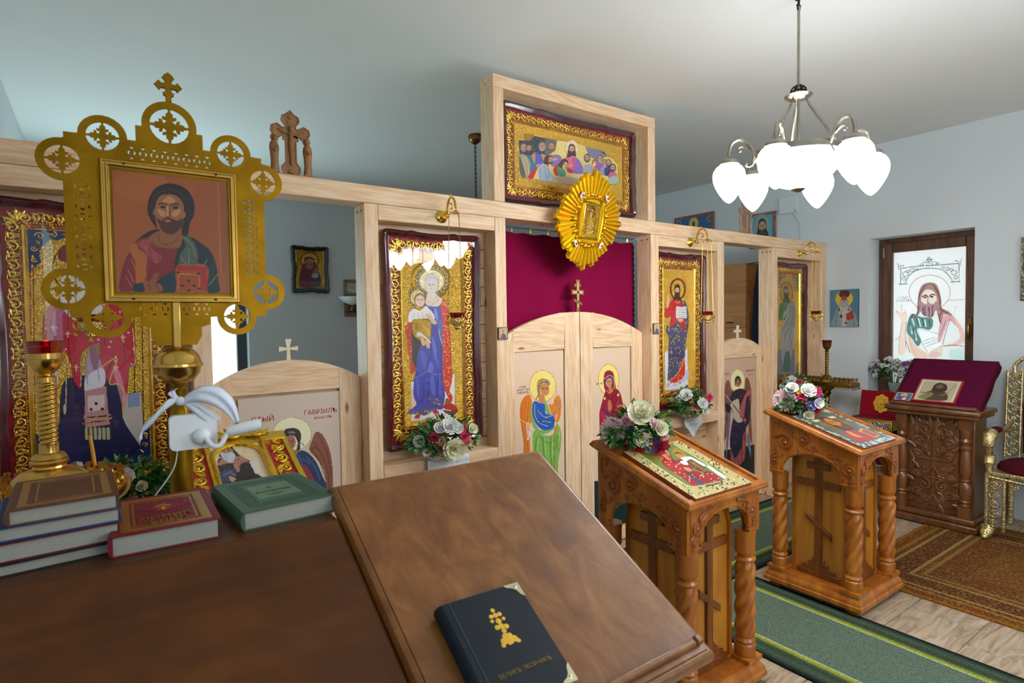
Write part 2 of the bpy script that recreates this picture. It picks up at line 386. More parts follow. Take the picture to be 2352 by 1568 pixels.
for r in range(-14, 18):
    y0 = 0.963+0.3*r; y1 = y0+0.3
    for c in range(-9, 6):
        x0 = 3.466+0.2*r % 0.6+0.6*c; x1 = x0+0.6
        a, b, c0, d = max(x0, XL), min(x1, XR), max(y0, YF), min(y1, YB)
        if b-a < 0.02 or d-c0 < 0.02: continue
        if b > 0.9 and c0 > -0.2 and d < 3.2:
            key = (round(b-a, 3), round(d-c0, 3)); g = 0.0016
            if key not in tcache:
                o = MB().box(g, b-a-g, g, d-c0-g, -0.006, 0).build('floor_tile', m_tile, fl, bevel=0.0015, seg=1); tcache[key] = o
            else: o = tcache[key].copy(); COL.objects.link(o); o.parent = fl
            o.location = (a, c0, 0)
        else: rest.box(a+0.0016, b-0.0016, c0+0.0016, d-0.0016, -0.006, 0)
tag(rest.build('far_tiles', m_tile, fl), kind='stuff')

# ---------------------------------------------------------------- windows
m_wfr = wood('window_frame_wood', '43281a', '5f3a26', '744b33', 'z', 0.4, 0.2)
m_glass = glass_mat('clear_glass')
w1 = tag(bpy.data.objects.new('window_1', None), kind='structure'); COL.objects.link(w1); w1.location = (5.8, WY1, WZ0)
PX = 5.80; a, b, z0, z1 = WY0, WY1, WZ0, WZ1
for nm, q in (('jamb', (PX-0.02, PX+0.05, b-0.055, b, z0, z1)), ('jamb', (PX-0.02, PX+0.05, a, a+0.055, z0, z1)), ('head', (PX-0.02, PX+0.05, a+0.055, b-0.055, z1-0.05, z1)), ('sill_rail', (PX-0.02, PX+0.05, a+0.055, b-0.055, z0, z0+0.05))):
    bxo(nm, m_wfr, *q, parent=w1, bevel=0.006)
for nm, q in (('sash_stile', (PX-0.045, PX+0.03, b-0.12, b-0.045, z0+0.04, z1-0.04)), ('sash_stile', (PX-0.045, PX+0.03, a+0.045, a+0.11, z0+0.04, z1-0.04)), ('sash_rail', (PX-0.045, PX+0.03, a+0.11, b-0.12, z1-0.125, z1-0.04)), ('sash_rail', (PX-0.045, PX+0.03, a+0.11, b-0.12, z0+0.04, z0+0.12))):
    bxo(nm, m_wfr, *q, parent=w1, bevel=0.008)
bxo('window_sill', plain('sill_white', 'd9dcdd', 0.4), XR-0.03, PX-0.02, a, b, z0-0.025, z0+0.005, parent=w1, bevel=0.004)
m_bronze = metal('bronze_handle', '8a6a3c', 0.35)
MB().tube([(PX-0.06, a+0.075, 1.46), (PX-0.085, a+0.075, 1.455), (PX-0.088, a+0.075, 1.42), (PX-0.085, a+0.075, 1.36), (PX-0.075, a+0.075, 1.345)], [0.009, 0.011, 0.012, 0.013, 0.008]).build('window_handle', m_bronze, w1, world=True)
bxo('handle_plate', m_bronze, PX-0.053, PX-0.044, a+0.062, a+0.09, 1.38, 1.52, parent=w1, bevel=0.004)
bxo('hinge', plain('hinge_steel', 'a0a0a0', 0.3, 1.0), PX-0.056, PX-0.044, b-0.058, b-0.046, 2.06, 2.15, parent=w1, bevel=0.002)
WP = dict(y0=b-0.118, y1=a+0.108, zt=z1-0.123, zb=z0+0.118, x=PX-0.012)
def plain_window(name, axis, c, a, b, z0, z1, col):
    w = tag(bpy.data.objects.new(name, None), kind='structure'); COL.objects.link(w)
    w.location = (c, a, z0) if axis == 'x' else (a, c, z0)
    def put(nm, mat, u0, u1, d0, d1, q0, q1): 
        bxo(nm, mat, *((c+d0, c+d1, u0, u1) if axis == 'x' else (u0, u1, c+d0, c+d1)), q0, q1, parent=w, bevel=0.004)
    for u0, u1, q0, q1 in ((a, a+0.09, z0, z1), (b-0.09, b, z0, z1), (a+0.09, b-0.09, z1-0.09, z1), (a+0.09, b-0.09, z0, z0+0.09)): put('window_frame', col, u0, u1, -0.04, 0.03, q0, q1)
    put('glass_pane', m_glass, a+0.09, b-0.09, -0.004, 0.004, z0+0.09, z1-0.09); return w
m_dfr = plain('anthracite_frame', '3a4149', 0.45)
plain_window('window_2', 'y', YB+0.16, BX0, BX1, BZ0, BZ1, m_dfr)
plain_window('unseen_window_3', 'x', XL-0.16, LY0, LY1, LZ0, LZ1, m_wfr)  # out of view, added as the opening for the side fill light
plain_window('unseen_window_4', 'y', YF-0.16, FX0, FX1, FZ0, FZ1, m_wfr)  # out of view, added as the opening for the rear fill light
# ================================================================ the icon screen
p_x, p_z, p_y = pine('x'), pine('z'), pine('y')
DEP = 0.133
scr = thing('icon_screen', 'pale pine timber icon screen frame with posts, beams, niches and shelves', 'icon screen', (2.55, YI, 0))
POSTS = [(-0.425, -0.35), (0.31, 0.385), (1.072, 1.146), (1.845, 1.919), (3.153, 3.233), (3.92, 3.996), (4.680, 4.755), (5.502, 5.576)]
for i, (a, b) in enumerate(POSTS): bxo('post', p_z, a, b, YI, YI+DEP, 0, 2.139 if i < 7 else 2.23, scr, 0.004)
bxo('top_beam', p_x, -0.435, 5.502, YI, YI+DEP, 2.1395, 2.2295, scr, 0.004)
NICHE = [(-0.35, 0.31), (1.146, 1.845), (3.233, 3.92), (4.755, 5.502)]
m_plank = pine('x', 0.86)
for a, b in NICHE:
    bxo('niche_header', p_x, a+0.0006, b-0.0006, YI+0.001, YI+DEP, 2.061, 2.1385, scr, 0.003)
    bxo('light_leak_backing', m_plank, a, b, YI+DEP, YI+DEP+0.008, 0, 2.139, scr)  # unseen panel added to stop light leaking between the boards
    bxo('niche_shelf', p_x, a+0.0006, b-0.0006, YI-0.001, YI+DEP-0.02, 0.745, 0.822, scr, 0.004)
    pl = None
    for k in range(19):
        z0 = 0.004+k*0.109
        if pl is None: pl = MB().box(a, b, YI+DEP-0.016, YI+DEP, 0, 0.107).build('niche_board', m_plank, scr, bevel=0.003, seg=1, world=True); pl.location.z = z0
        else: o = pl.copy(); COL.objects.link(o); o.parent = scr; o.location.z = z0
bxo('upper_post', p_z, 1.844, 1.918, YI, YI+DEP, 2.23, 2.872, scr, 0.004)
bxo('upper_post', p_z, 3.127, 3.201, YI, YI+DEP, 2.23, 2.872, scr, 0.004)
bxo('upper_beam', p_x, 1.844, 3.201, YI, YI+DEP, 2.8725, 2.945, scr, 0.004)
m_screw = plain('screw_dark', '5a4a3a', 0.4, 1.0)
for x, y in ((4.68, 2.78), (4.68, 2.81), (4.68, 2.85), (1.072, 2.79), (1.072, 2.84), (3.153, 2.79), (3.153, 2.84)):
    MB().lathe([(0.0055, 0), (0.0055, 0.002), (0.003, 0.002)], 8, Matrix.Translation((x, y, 2.105)) @ Matrix.Rotation(radians(-90), 4, 'Y')).build('screw', m_screw, scr, world=True)

# ---------------------------------------------------------------- doors
p_door = pine('z', 1.0); p_doorx = pine('x', 1.0)
def arch_z(x, c, hw, zs, zt):
    R = (hw*hw+(zt-zs)**2)/(2*(zt-zs)); return zt-R+sqrt(max(0, R*R-(x-c)**2))
def door(name, label, x0, x1, pan, ptop, c, hw, zs, zt, yf, shield=0.014, group=None):
    """leaf of stiles and rails; the rail on top follows the arch"""
    t = thing(name, label, 'door', ((x0+x1)/2, yf+0.02, 0.01), group=group)
    A = lambda x: arch_z(x, c, hw, zs, zt); N = 14
    def strip(nm, a, b, zb, mat, d0=0.0):
        xs = [a+(b-a)*i/N for i in range(N+1)]
        MB().prism([[(a, zb), (b, zb)]+[(x, A(x)) for x in xs[::-1]]], yf+d0, yf+0.038).build(nm, mat, t, bevel=0.003, world=True)
    strip('stile', x0, pan[0], 0.01, p_door); strip('stile', pan[1], x1, 0.01, p_door)
    strip('top_rail', pan[0]+0.0005, pan[1]-0.0005, ptop, p_doorx, 0.001)
    bxo('bottom_rail', p_doorx, pan[0]+0.0005, pan[1]-0.0005, yf+0.001, yf+0.037, 0.01, 0.11, t, 0.003)
    bxo('backing_board', m_plank, pan[0], pan[1], yf+0.026, yf+0.036, 0.11, ptop, t)
    return t
YR = 2.84; YD = 2.852
dl1 = door('royal_door_leaf', 'pine royal door leaf with the blue and green robed angel panel', 1.93, 2.553, (2.026, 2.424), 1.362, 2.545, 0.61, 1.444, 1.60, YR)
dl2 = door('royal_door_leaf', 'pine royal door leaf with the red veiled woman panel', 2.559, 3.148, (2.671, 3.037), 1.362, 2.545, 0.61, 1.444, 1.60, YR)
dd1 = door('deacon_door', 'arched pine side door with the blue robed archangel behind the brass pole', 0.39, 1.068, (0.475, 0.962), 1.228, 0.73, 0.345, 1.272, 1.378, YD)
dd2 = door('deacon_door', 'arched pine side door with the purple robed archangel beside the wardrobe', 4.0, 4.676, (4.075, 4.592), 1.213, 4.338, 0.345, 1.272, 1.378, YD)
m_knob = plain('door_cross_wood', 'ecd3ae', 0.5)
def paty(name, label, x, z, h, y):
    """plain cross with flared arms"""
    s = h/0.1; P = [(-7, 0), (7, 0), (5, 40), (34, 36), (34, 52), (5, 49), (9, 80), (-9, 80), (-5, 49), (-34, 52), (-34, 36), (-5, 40)]
    o = MB().prism([[(x+p[0]*0.00125*s, z+p[1]*0.00125*s) for p in P]], y, y+0.012).build(name, m_knob, bevel=0.0015)
    return tag(o, label, 'cross')
paty('flared_cross', 'small plain pine cross on the arched door near the brass pole', 0.726, 1.377, 0.1, 2.86)
paty('flared_cross', 'small plain pine cross on the arched door in front of the wardrobe', 4.338, 1.377, 0.104, 2.86)
# carved eight-pointed cross on the royal doors
m_crw = wood('carved_cross_wood', '5a3418', '8a5a2c', 'b98a4a', 'z', 0.45)
cx = thing('eight_pointed_cross', 'small inlaid eight-pointed cross on top of the royal doors', 'cross', (2.553, 2.858, 1.5985))
MB().prism([[(-.012, 0), (.012, 0), (.012, .03), (.012, .115), (.052, .115), (.052, .145), (.014, .145), (.014, .165), (.03, .165), (.03, .185), (.014, .188), (.018, .21), (-.018, .21), (-.014, .188), (-.03, .185), (-.03, .165), (-.014, .165), (-.014, .145), (-.052, .145), (-.052, .115), (-.012, .115)]], -0.006, 0.006).build('cross_body', m_crw, cx, bevel=0.0015)
MB().prism([[(-.034, .07), (.034, .045), (.034, .062), (-.034, .088)]], -0.008, 0.004).build('slanted_bar', m_crw, cx, bevel=0.001)
MB().box(-.044, .044, -.0075, -.006, .122, .138).box(-.007, .007, -.0075, -.006, .03, .2).build('inlay', plain('inlay_gold', 'e0bf80', 0.35, 0.6), cx)

# ---------------------------------------------------------------- curtain of the royal doors
m_cur = plain('burgundy_curtain_cloth', '800a38', 0.9, bump=0.15, bscale=500, spec=0.08)
cu = thing('curtain', 'plain burgundy curtain hung behind the royal doors', 'curtain', (2.56, 2.95, 0.2))
n = 60; v = []; f = []
for i in range(n+1):
    x = 1.86+(3.172-1.86)*i/n
    for j, z in enumerate((0.2, 0.8, 1.5, 2.1)): v.append((x, 2.95+0.006*sin(x*23+j*0.3)+0.004*sin(x*9), z-0.004*(1-cos(x*40))*(j == 3)))
for i in range(n):
    for j in range(3): f.append((i*4+j, (i+1)*4+j, (i+1)*4+j+1, i*4+j+1))
c0 = MB().add(v, f).build('curtain_cloth', m_cur, cu, world=True); c0.modifiers.new('thick', 'SOLIDIFY').thickness = 0.002
b = MB()
for k in range(46): b.ball((3.176, 2.948, 0.22+k*0.041), 0.021, 8, 5, (0.7, 0.12, 1))
b.build('scalloped_edge', plain('curtain_edge', '3a1030', 0.8), cu, world=True)
MB().tube([(1.882, 2.885, 2.128), (1.882, 2.955, 2.128), (3.19, 2.955, 2.128), (3.19, 2.885, 2.128)], 0.004, 6).build('curtain_wire', plain('wire_grey', 'a9a9a9', 0.3, 1.0), cu, world=True)
m_gold0 = metal('polished_gold', 'fbcf58', 0.18)
for k in range(9): MB().tube([(1.95+k*0.145, 2.944, 2.135), (1.95+k*0.145, 2.941, 2.12), (1.953+k*0.145, 2.943, 2.1)], 0.005, 6).build('curtain_clip', m_gold0, cu, world=True)
# ================================================================ ornament vocabulary (all in the x-z plane, front towards -y)
m_gold = metal('gilt_relief', 'ffd452', 0.2, 0.25, 160, 0.22, 0.8)
m_goldp = metal('gilt_plain', 'fbcb4c', 0.24, mt=0.8)
m_brass = metal('old_brass', '9a7018', 0.42, var=0.3)
m_brassb = metal('bright_brass', 'dcb25c', 0.24, var=0.15)
m_honey = wood('honey_varnished_wood', '86460f', 'a25a15', 'ba7422', 'z', 0.34, 0.25, 0.6)
m_honeyd = wood('honey_carving', '743a0e', '8c4812', 'a25c1c', 'z', 0.32, 0.3, 0.6)
m_panel = wood('honey_panel', '9a5e1c', 'b07224', 'c4862f', 'z', 0.34, 0.4, 0.6); m_xrel = wood('brown_relief', '5a2c0c', '703a12', '864a18', 'z', 0.3, 0.4, 0.6)
m_desk = wood('dark_desk_wood', '40220c', '522c10', '653a16', 'x', 0.42, 0.06, 0.5, 0.5, 0.22)
m_board = wood('brown_desk_board', '5a3212', '7a4a20', '966434', 'y', 0.34, 0.2, 0.8, 0.35, 0.4)
m_carv = wood('brown_carved_wood', '4c2a14', '643a1c', '7c4c28', 'z', 0.3, 0.5, 0.6)
m_red = plain('red_ground', 'b01626', 0.6)
m_white = plain('white_plastic', 'e9ecf0', 0.35)
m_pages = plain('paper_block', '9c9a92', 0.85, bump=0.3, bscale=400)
m_rglass = plain('ruby_glass', (0.32, 0.004, 0.012), 0.06, trans=0.55, coat=0.4)
m_burg = wood('burgundy_lacquer', '3a0612', '4a0a18', '560d1e', 'z', 0.18, 0.9)
m_chain = metal('gilt_chain', 'e8bc50', 0.25)
def curl(b, cx, cz, r, a0, turns, rad, y=0.0, sg=1, n=20, flat=0.75, tail=None, M=None, ns=6):
    """a volute: starts at (optional) tail point, winds inwards from radius r at angle a0"""
    pts = []; rd = []
    if tail:
        p0 = (cx+r*cos(radians(a0)), cz+r*sin(radians(a0))); tg = radians(a0)-sg*pi/2
        c1 = (p0[0]+cos(tg)*r*0.9, p0[1]+sin(tg)*r*0.9)
        for i in range(6): t = i/6; q = [(1-t)**2*tail[k]+2*t*(1-t)*c1[k]+t*t*p0[k] for k in (0, 1)]; pts.append((q[0], y, q[1])); rd.append(rad*(0.45+0.55*t))
    for i in range(n+1):
        t = i/n; a = radians(a0)+sg*2*pi*turns*t; rr = r*(1-0.86*t**0.85); pts.append((cx+rr*cos(a), y, cz+rr*sin(a))); rd.append(rad*(1-0.5*t))
    b.tube(pts, rd, ns, flat=flat, up=(0, 1, 0), M=M)
    b.ball((pts[-1][0], y-rad*0.2, pts[-1][2]), rad*0.95, 6, 4, (1, 0.8, 1), M=M)
def leaf(b, x, z, ang, L, w, y=0.0, M=None, bend=0.25):
    a = radians(ang); d = Vector((cos(a), 0, sin(a))); s = Vector((-sin(a), 0, cos(a)))
    P = []; 
    for t, ww in ((0, 0.15), (0.3, 0.9), (0.6, 0.8), (1.0, 0.05)):
        c = Vector((x, y, z))+d*(L*t)+s*(bend*L*t*t)
        P.append((c+s*(w/2*ww), c+Vector((0, -w*0.28*(1-t*0.6), 0)), c-s*(w/2*ww)))
    v = [p for q in P for p in q]; f = []
    for i in range(3): f += [(i*3, i*3+1, i*3+4, i*3+3), (i*3+1, i*3+2, i*3+5, i*3+4)]
    b.add(v, [q[::-1] for q in f], M)
def acanthus_unit(b, L, H, y=0.0, M=None, k=0):
    curl(b, 0.42*L, 0.50*H, 0.36*H, 200, 1.25, 0.085*H, y, -1, 18, tail=(-0.12*L, 0.2*H), M=M)
    curl(b, 0.80*L, 0.72*H, 0.19*H, 250, 1.1, 0.06*H, y, 1, 12, tail=(0.45*L, 0.2*H), M=M)
    for x, z, a, l in ((0.1, 0.32, 75, 0.5), (0.18, 0.22, 20, 0.5), (0.62, 0.24, -5, 0.5), (0.70, 0.3, 60, 0.45), (0.36, 0.86, 35, 0.4), (0.95, 0.35, 80, 0.4)):
        leaf(b, x*L, z*H, a, l*H, 0.2*H, y, M, 0.3)
def acanthus_border(w, h, bw, y=0.0, unit=1.25):
    """carved foliage running round a w x h rectangle, bw wide inside its edge"""
    b = MB()
    for side, L in ((0, w), (1, h), (2, w), (3, h)):
        n = max(2, round((L-1.6*bw)/(unit*bw))); u = (L-1.4*bw)/n
        R = Matrix.Rotation(-radians(90*side), 4, 'Y')
        off = {0: h/2, 1: w/2, 2: h/2, 3: w/2}[side]
        for k in range(n):
            mir = -1 if k >= n/2 else 1
            x = -L/2+0.7*bw+(k+(1 if mir < 0 else 0))*u
            b_M = R @ Matrix.Translation((x, 0, -off)) @ Matrix.Diagonal((mir, 1, 1, 1))
            acanthus_unit(b, u, bw, y, b_M, k)
    for sx in (-1, 1):
        for sz in (-1, 1):
            M = Matrix.Translation((sx*(w/2-bw*0.55), 0, sz*(h/2-bw*0.55))) @ Matrix.Diagonal((sx, 1, sz, 1))
            for a in (45, 10, 80, -25, 115): leaf(b, -0.25*bw, -0.25*bw, a, 0.85*bw, 0.26*bw, y-0.002, M, 0.1)
            b.ball((-0.2*bw, y, -0.2*bw), 0.16*bw, 8, 5, (1, 0.6, 1), M)
    return b
def beading(w, h, r, y):
    b = MB(); step = r*2.25
    for side, L in ((0, w), (1, h), (2, w), (3, h)):
        n = int(L/step)
        for k in range(n):
            t = -L/2+(k+0.5)*L/n; p = {0: (t, h/2), 1: (w/2, t), 2: (t, -h/2), 3: (-w/2, t)}[side]
            b.ball((p[0], y, p[1]), r, 5, 3)
    return b
def kiot_outline(w, h, r=0.03, a=0.008, n=28):
    """picture-case outline with ogee cusps on every side, counter-clockwise seen from the front"""
    out = []
    def wave(t):
        d = abs(t-0.5)
        if d < 0.24: return -a*(1-(d/0.24)**2)*0.9+a*0.7*(d/0.24)**6
        if d < 0.28: return a*0.7-(d-0.24)/0.04*a*1.0
        return -a*0.3+a*0.8*((d-0.28)/0.2)
    for s in range(4):
        L = (w if s % 2 == 0 else h)-2*r
        for i in range(n):
            t = i/n; u = -L/2+L*t; o = wave(t)*(1 if i else 0.5)
            p = {0: (u, -h/2-o), 1: (w/2+o, u), 2: (-u, h/2+o), 3: (-w/2-o, -u)}[s]; out.append(p)
        cx, cz, a0 = {0: (w/2-r, -h/2+r, -90), 1: (w/2-r, h/2-r, 0), 2: (-w/2+r, h/2-r, 90), 3: (-w/2+r, -h/2+r, 180)}[s]
        for i in range(5): t = radians(a0+90*(i+0.5)/5); out.append((cx+(r+a*0.4)*cos(t), cz+(r+a*0.4)*sin(t)))
    return out
# ================================================================ carved lecterns with twisted columns
def twisted_column(b, x, y, z0, z1, r):
    H = z1-z0; nz, nt = 44, 40; v = []; f = []
    for i in range(nz+1):
        t = i/nz; z = z0+H*t
        for k in range(nt):
            a = 2*pi*k/nt; tw = (0.5+0.5*cos(4*(a-t*1.9*pi)))**0.6 if 0 < t < 1 else 0.5
            e = min(1, min(t, 1-t)/0.08); rr = r*(0.80+0.24*tw*e); v.append((x+rr*cos(a), y+rr*sin(a), z))
    for i in range(nz):
        for k in range(nt): f.append((i*nt+k, i*nt+(k+1) % nt, (i+1)*nt+(k+1) % nt, (i+1)*nt+k))
    b.add(v, f)
def make_analoy(name, label, loc, group):
    t = thing(name, label, 'lectern', loc, group=group)
    ZA = 0.655; zf, zb, hd = 0.845, 0.995, 0.245      # apron foot, slope front and back
    for sx in (-1, 1):
        for sy in (-1, 1): MB().box(sx*0.2-0.03, sx*0.2+0.03, sy*0.21-0.03, sy*0.21+0.03, 0, 0.03).build('foot', m_honeyd, t, bevel=0.004)
    b = MB()
    b.sweep([(-.255, -.265), (.255, -.265), (.255, .265), (-.255, .265)], [(0, 0.03), (0, 0.05), (0.008, 0.056), (0.008, 0.066), (0.022, 0.082), (0.03, 0.088), (0.034, 0.1)], cap=True, M=Matrix(((1, 0, 0, 0), (0, 0, 1, 0), (0, 1, 0, 0), (0, 0, 0, 1))))
    b.box(-.25, .25, -.26, .26, 0.03, 0.04)
    b.build('base', m_honey, t, ang=35)
    cs = MB().box(-0.15, 0.15, -0.155, 0.155, 0.1, 0.84).build('casing', m_panel, t, bevel=0.004)
    for M in (Matrix.Rotation(0, 4, 'Z'), Matrix.Rotation(radians(-90), 4, 'Z'), Matrix.Rotation(radians(90), 4, 'Z')):
        c = MB(); y0, y1 = -0.169, -0.155
        if M[0][1]: y0, y1 = -0.164, -0.15
        c.box(-.019, .019, y0, y1, .14, .80, M); c.box(-.062, .062, y0-.001, y1, .70, .735, M); c.box(-.115, .115, y0-.001, y1, .60, .638, M)
        c.add([(-.07, y0-.001, .42), (.07, y0-.001, .32), (.07, y0-.001, .352), (-.07, y0-.001, .452), (-.07, y1, .42), (.07, y1, .32), (.07, y1, .352), (-.07, y1, .452)], [(0, 1, 2, 3), (0, 4, 5, 1), (1, 5, 6, 2), (2, 6, 7, 3), (3, 7, 4, 0)], M)
        for k, (wd, z) in enumerate(((.12, .12), (.09, .145), (.055, .17), (.035, .19))): c.box(-wd, wd, y0+.001*k, y1, .1 if k == 0 else z-.025, z+.012, M)
        c.build('relief_cross', m_xrel, t, bevel=0.003)
        fr = MB(); fr.prism([[(-.148, .102), (.148, .102), (.148, .62)]+[(.148*cos(radians(a)), .66+.148*sin(radians(a))) for a in range(0, 181, 12)]+[(-.148, .62)], [(-.132, .118)]+[(-.132, .62)]+[(-.132*cos(radians(a)), .66+.132*sin(radians(a))) for a in range(0, 181, 12)]+[(.132, .62), (.132, .118)]], y0+0.002, y1, M)
        fr.build('panel_moulding', m_honey, t)
    for sx in (-1, 1):
        for sy in (-1, 1):
            x, y = sx*0.193, sy*0.2
            c = MB(); c.box(x-.05, x+.05, y-.05, y+.05, .1, .118)
            c.lathe([(.042, .118), (.044, .125), (.044, .165), (.040, .17), (.035, .173), (.038, .178), (.043, .182), (.040, .19), (.036, .196)], 16, c=(x, y, 0))
            twisted_column(c, x, y, .194, .522, .042)
            c.lathe([(.036, .52), (.043, .525), (.045, .533), (.04, .54), (.031, .545), (.034, .552), (.041, .56), (.043, .568), (.043, .63), (.045, .64), (.045, .656)], 16, c=(x, y, 0))
            c.build('twisted_column', m_honey, t, ang=30)
    def apron(M, hw, sl):
        # sl: slope of the top edge along this side
        zt = lambda u: (zf+(zb-zf)*(u+hd)/(2*hd)) if sl == 2 else (zf if sl == 0 else zb)
        ar = [(0.165*cos(radians(a)), ZA+0.03+0.105*sin(radians(a))) for a in range(0, 181, 10)]
        o = MB().prism([[(-hw, ZA), (-.17, ZA), (-.17, ZA+.03)]+ar[::-1]+[(.17, ZA+.03), (.17, ZA), (hw, ZA), (hw, zt(hw)-.012), (-hw, zt(-hw)-.012)]], -0.238, -0.218, M).build('apron', m_honey, t, bevel=0.003)
        e = MB(); e.tube([(-hw+.012, -0.238, ZA+.014), (-.156, -0.238, ZA+.014), (-.156, -0.238, ZA+.03)]+[(p[0]*0.97-0.0, -0.238, p[1]+.012) for p in ar[::-1]]+[(.156, -0.238, ZA+.03), (.156, -0.238, ZA+.014), (hw-.012, -0.238, ZA+.014)], 0.005, 5, M=M)
        e.build('arch_moulding', m_honey, o)
        g = MB(); Y = -0.239
        if sl == 2:
            # towards the high end
            curl(g, .150, ZA+.185, .052, 40, 1.5, .0135, Y, 1, 26, tail=(.215, ZA+.29), M=M)
            curl(g, .045, ZA+.205, .034, 160, 1.3, .0115, Y, -1, 20, tail=(.125, ZA+.238), M=M)
            curl(g, .205, ZA+.07, .026, 100, 1.2, .009, Y, -1, 16, tail=(.205, ZA+.15), M=M)
            curl(g, -.030, ZA+.172, .018, 60, 1.1, .006, Y, -1, 12, tail=(.035, ZA+.165), M=M)
            for q in ((.215, .28, 130, .05), (.20, .255, 95, .06), (.165, .135, -80, .05), (.1, .235, 60, .045), (.08, .165, -120, .05), (.02, .175, 200, .06), (-.0, .165, 240, .04), (.22, .12, -60, .05), (.06, .25, 30, .04)): leaf(g, q[0]*.93, ZA+q[1], q[2], q[3]*.85, .022, Y, M)
            curl(g, -.195, ZA+.095, .038, 60, 1.5, .0125, Y, -1, 24, tail=(-.09, ZA+.145), M=M)
            curl(g, -.2, ZA+.034, .016, 90, 1.1, .007, Y, 1, 12, tail=(-.215, ZA+.075), M=M)
            for q in ((-.09, .145, 150, .05), (-.13, .125, 230, .05), (-.15, .14, 100, .035), (-.225, .06, 250, .05), (-.18, .05, 270, .045)): leaf(g, q[0]*.93, ZA+q[1]+.006, q[2], q[3]*.75, .02, Y, M)
        else:
            for s in (-1, 1):
                if s > 0: g.build('scroll_carving', m_honeyd, o, ang=60); g = MB()
                curl(g, s*.178, ZA+.095, .033, 90+s*40, 1.5, .0125, Y, s, 22, tail=(s*.075, ZA+.155), M=M)
                curl(g, s*.192, ZA+.034, .015, 90, 1.1, .007, Y, -s, 12, tail=(s*.215, ZA+.075), M=M)
                for q in ((.09, .145, 30, .05), (.13, .125, -50, .05), (.15, .14, 80, .035), (.225, .06, -70, .05), (.18, .05, -90, .045)): leaf(g, s*q[0]*.9, ZA+q[1]+.006, q[2] if s > 0 else 180-q[2], q[3]*.75, .02, Y, M, 0.2*s)
        g.build('scroll_carving', m_honeyd, o, ang=60)
    Rz = lambda a: Matrix.Rotation(radians(a), 4, 'Z')
    # local x of a side panel runs along +y for the -x side
    apron(Rz(-90) @ Matrix.Diagonal((-1, 1, 1, 1)), .2375, 2)
    apron(Rz(90), .2375, 2)
    apron(Rz(0), .216, 0); apron(Rz(180), .216, 1)
    th = atan2(zb-zf, 2*hd); ct = 0.26/cos(th)
    S = Matrix.Translation((0, 0, (zf+zb)/2)) @ Matrix.Rotation(th, 4, 'X')
    tp = MB(); F = S @ Matrix(((1, 0, 0, 0), (0, 0, 1, 0), (0, 1, 0, 0), (0, 0, 0, 1)))
    tp.sweep([(-.262, -ct-.005), (.262, -ct-.005), (.262, ct+.005), (-.262, ct+.005)], [(0.03, -.014), (0.012, -.012), (0.0, -.004), (0.0, .004), (.006, .01), (.008, .016), (.016, .021), (.045, .022), (.05, .012)], F, True)
    tp.box(-.235, .235, -ct+.03, ct-.03, -.014, .0, S)
    tp.build('sloping_top', m_honey, t, ang=30)
    return t, S
anA, SA = make_analoy('carved_lectern', 'honey wood carved lectern nearest the dark reading desk', (2.008, 1.62, 0), 'twisted-column lecterns')
anB = copy_tree(anA); anB.location = (3.347, 1.61, .0082); anB['label'] = 'honey wood carved lectern standing before the dark carved lectern, on the green runner edge'
# ================================================================ reading desks and books in the foreground
TH = radians(28.7)
SL = lambda x, y0, z0: Matrix.Translation((x, y0, z0)) @ Matrix.Rotation(TH, 4, 'X')    # local y runs up the slope
dr = thing('reading_desk', 'dark brown sloping reading desk board with the black book on it', 'reading desk', (0.68, 0.95, 0))
S = Matrix.Translation((0, 0, 0)) @ SL(0.675, 1.233, 1.2)
b = MB(); F = S @ Matrix(((1, 0, 0, 0), (0, 0, 1, 0), (0, 1, 0, 0), (0, 0, 0, 1)))
b.sweep([(-.285, -.63), (.285, -.63), (.285, .004), (-.285, .004)], [(0.02, -.045), (.004, -.04), (-.002, -.028), (-.002, -.014), (.004, -.004), (.012, -.001), (.018, -.0015), (.019, -.003), (.0205, 0)], F, True)
b.build('sloping_board', m_board, dr, world=True, ang=35)
MB().box(-.262, .247, -.606, -.592, 0, .015, S).build('book_lip', m_board, dr, world=True, bevel=0.004)
MB().box(.252, .268, -.606, -.589, 0, .014, S).build('lip_stop', m_board, dr, world=True, bevel=0.003)
b = MB(); b.box(.40, .93, .74, 1.19, .06, .86); b.box(.395, .945, .72, 1.2, 0, .06)
b.add([(.40, .76, .86), (.93, .76, .86), (.93, 1.17, .86), (.40, 1.17, .86), (.40, .76, .892), (.93, .76, .892), (.93, 1.17, 1.115), (.40, 1.17, 1.115)], [(0, 1, 5, 4), (1, 2, 6, 5), (2, 3, 7, 6), (3, 0, 4, 7), (4, 5, 6, 7)])
b.build('cabinet', m_desk, dr, world=True, ang=30)
dl = thing('reading_desk', 'dark brown reading desk carrying the closed books', 'reading desk', (-0.1, 1.0, 0))
X0, X1 = -0.41, 0.386; k = math.tan(TH); yk = 1.167; zk = 1.15; yb = 1.56; ybot = 0.62
pr = [(ybot, zk-(yk-ybot)*k), (yk-.012, zk-.012*k-.0005), (yk-.004, zk-.0005), (yk+.01, zk), (yb, zk), (yb, zk-.03), (yk, zk-.03), (ybot, zk-(yk-ybot)*k-.03)]
v = [(X0, p[0], p[1]) for p in pr]+[(X1, p[0], p[1]) for p in pr]; n = len(pr)
MB().add(v, [tuple(range(n))]+[tuple(range(2*n-1, n-1, -1))]+[(i, i+n, (i+1) % n+n, (i+1) % n) for i in range(n)]).build('desk_top', m_desk, dl, world=True, bevel=0.007, seg=3)
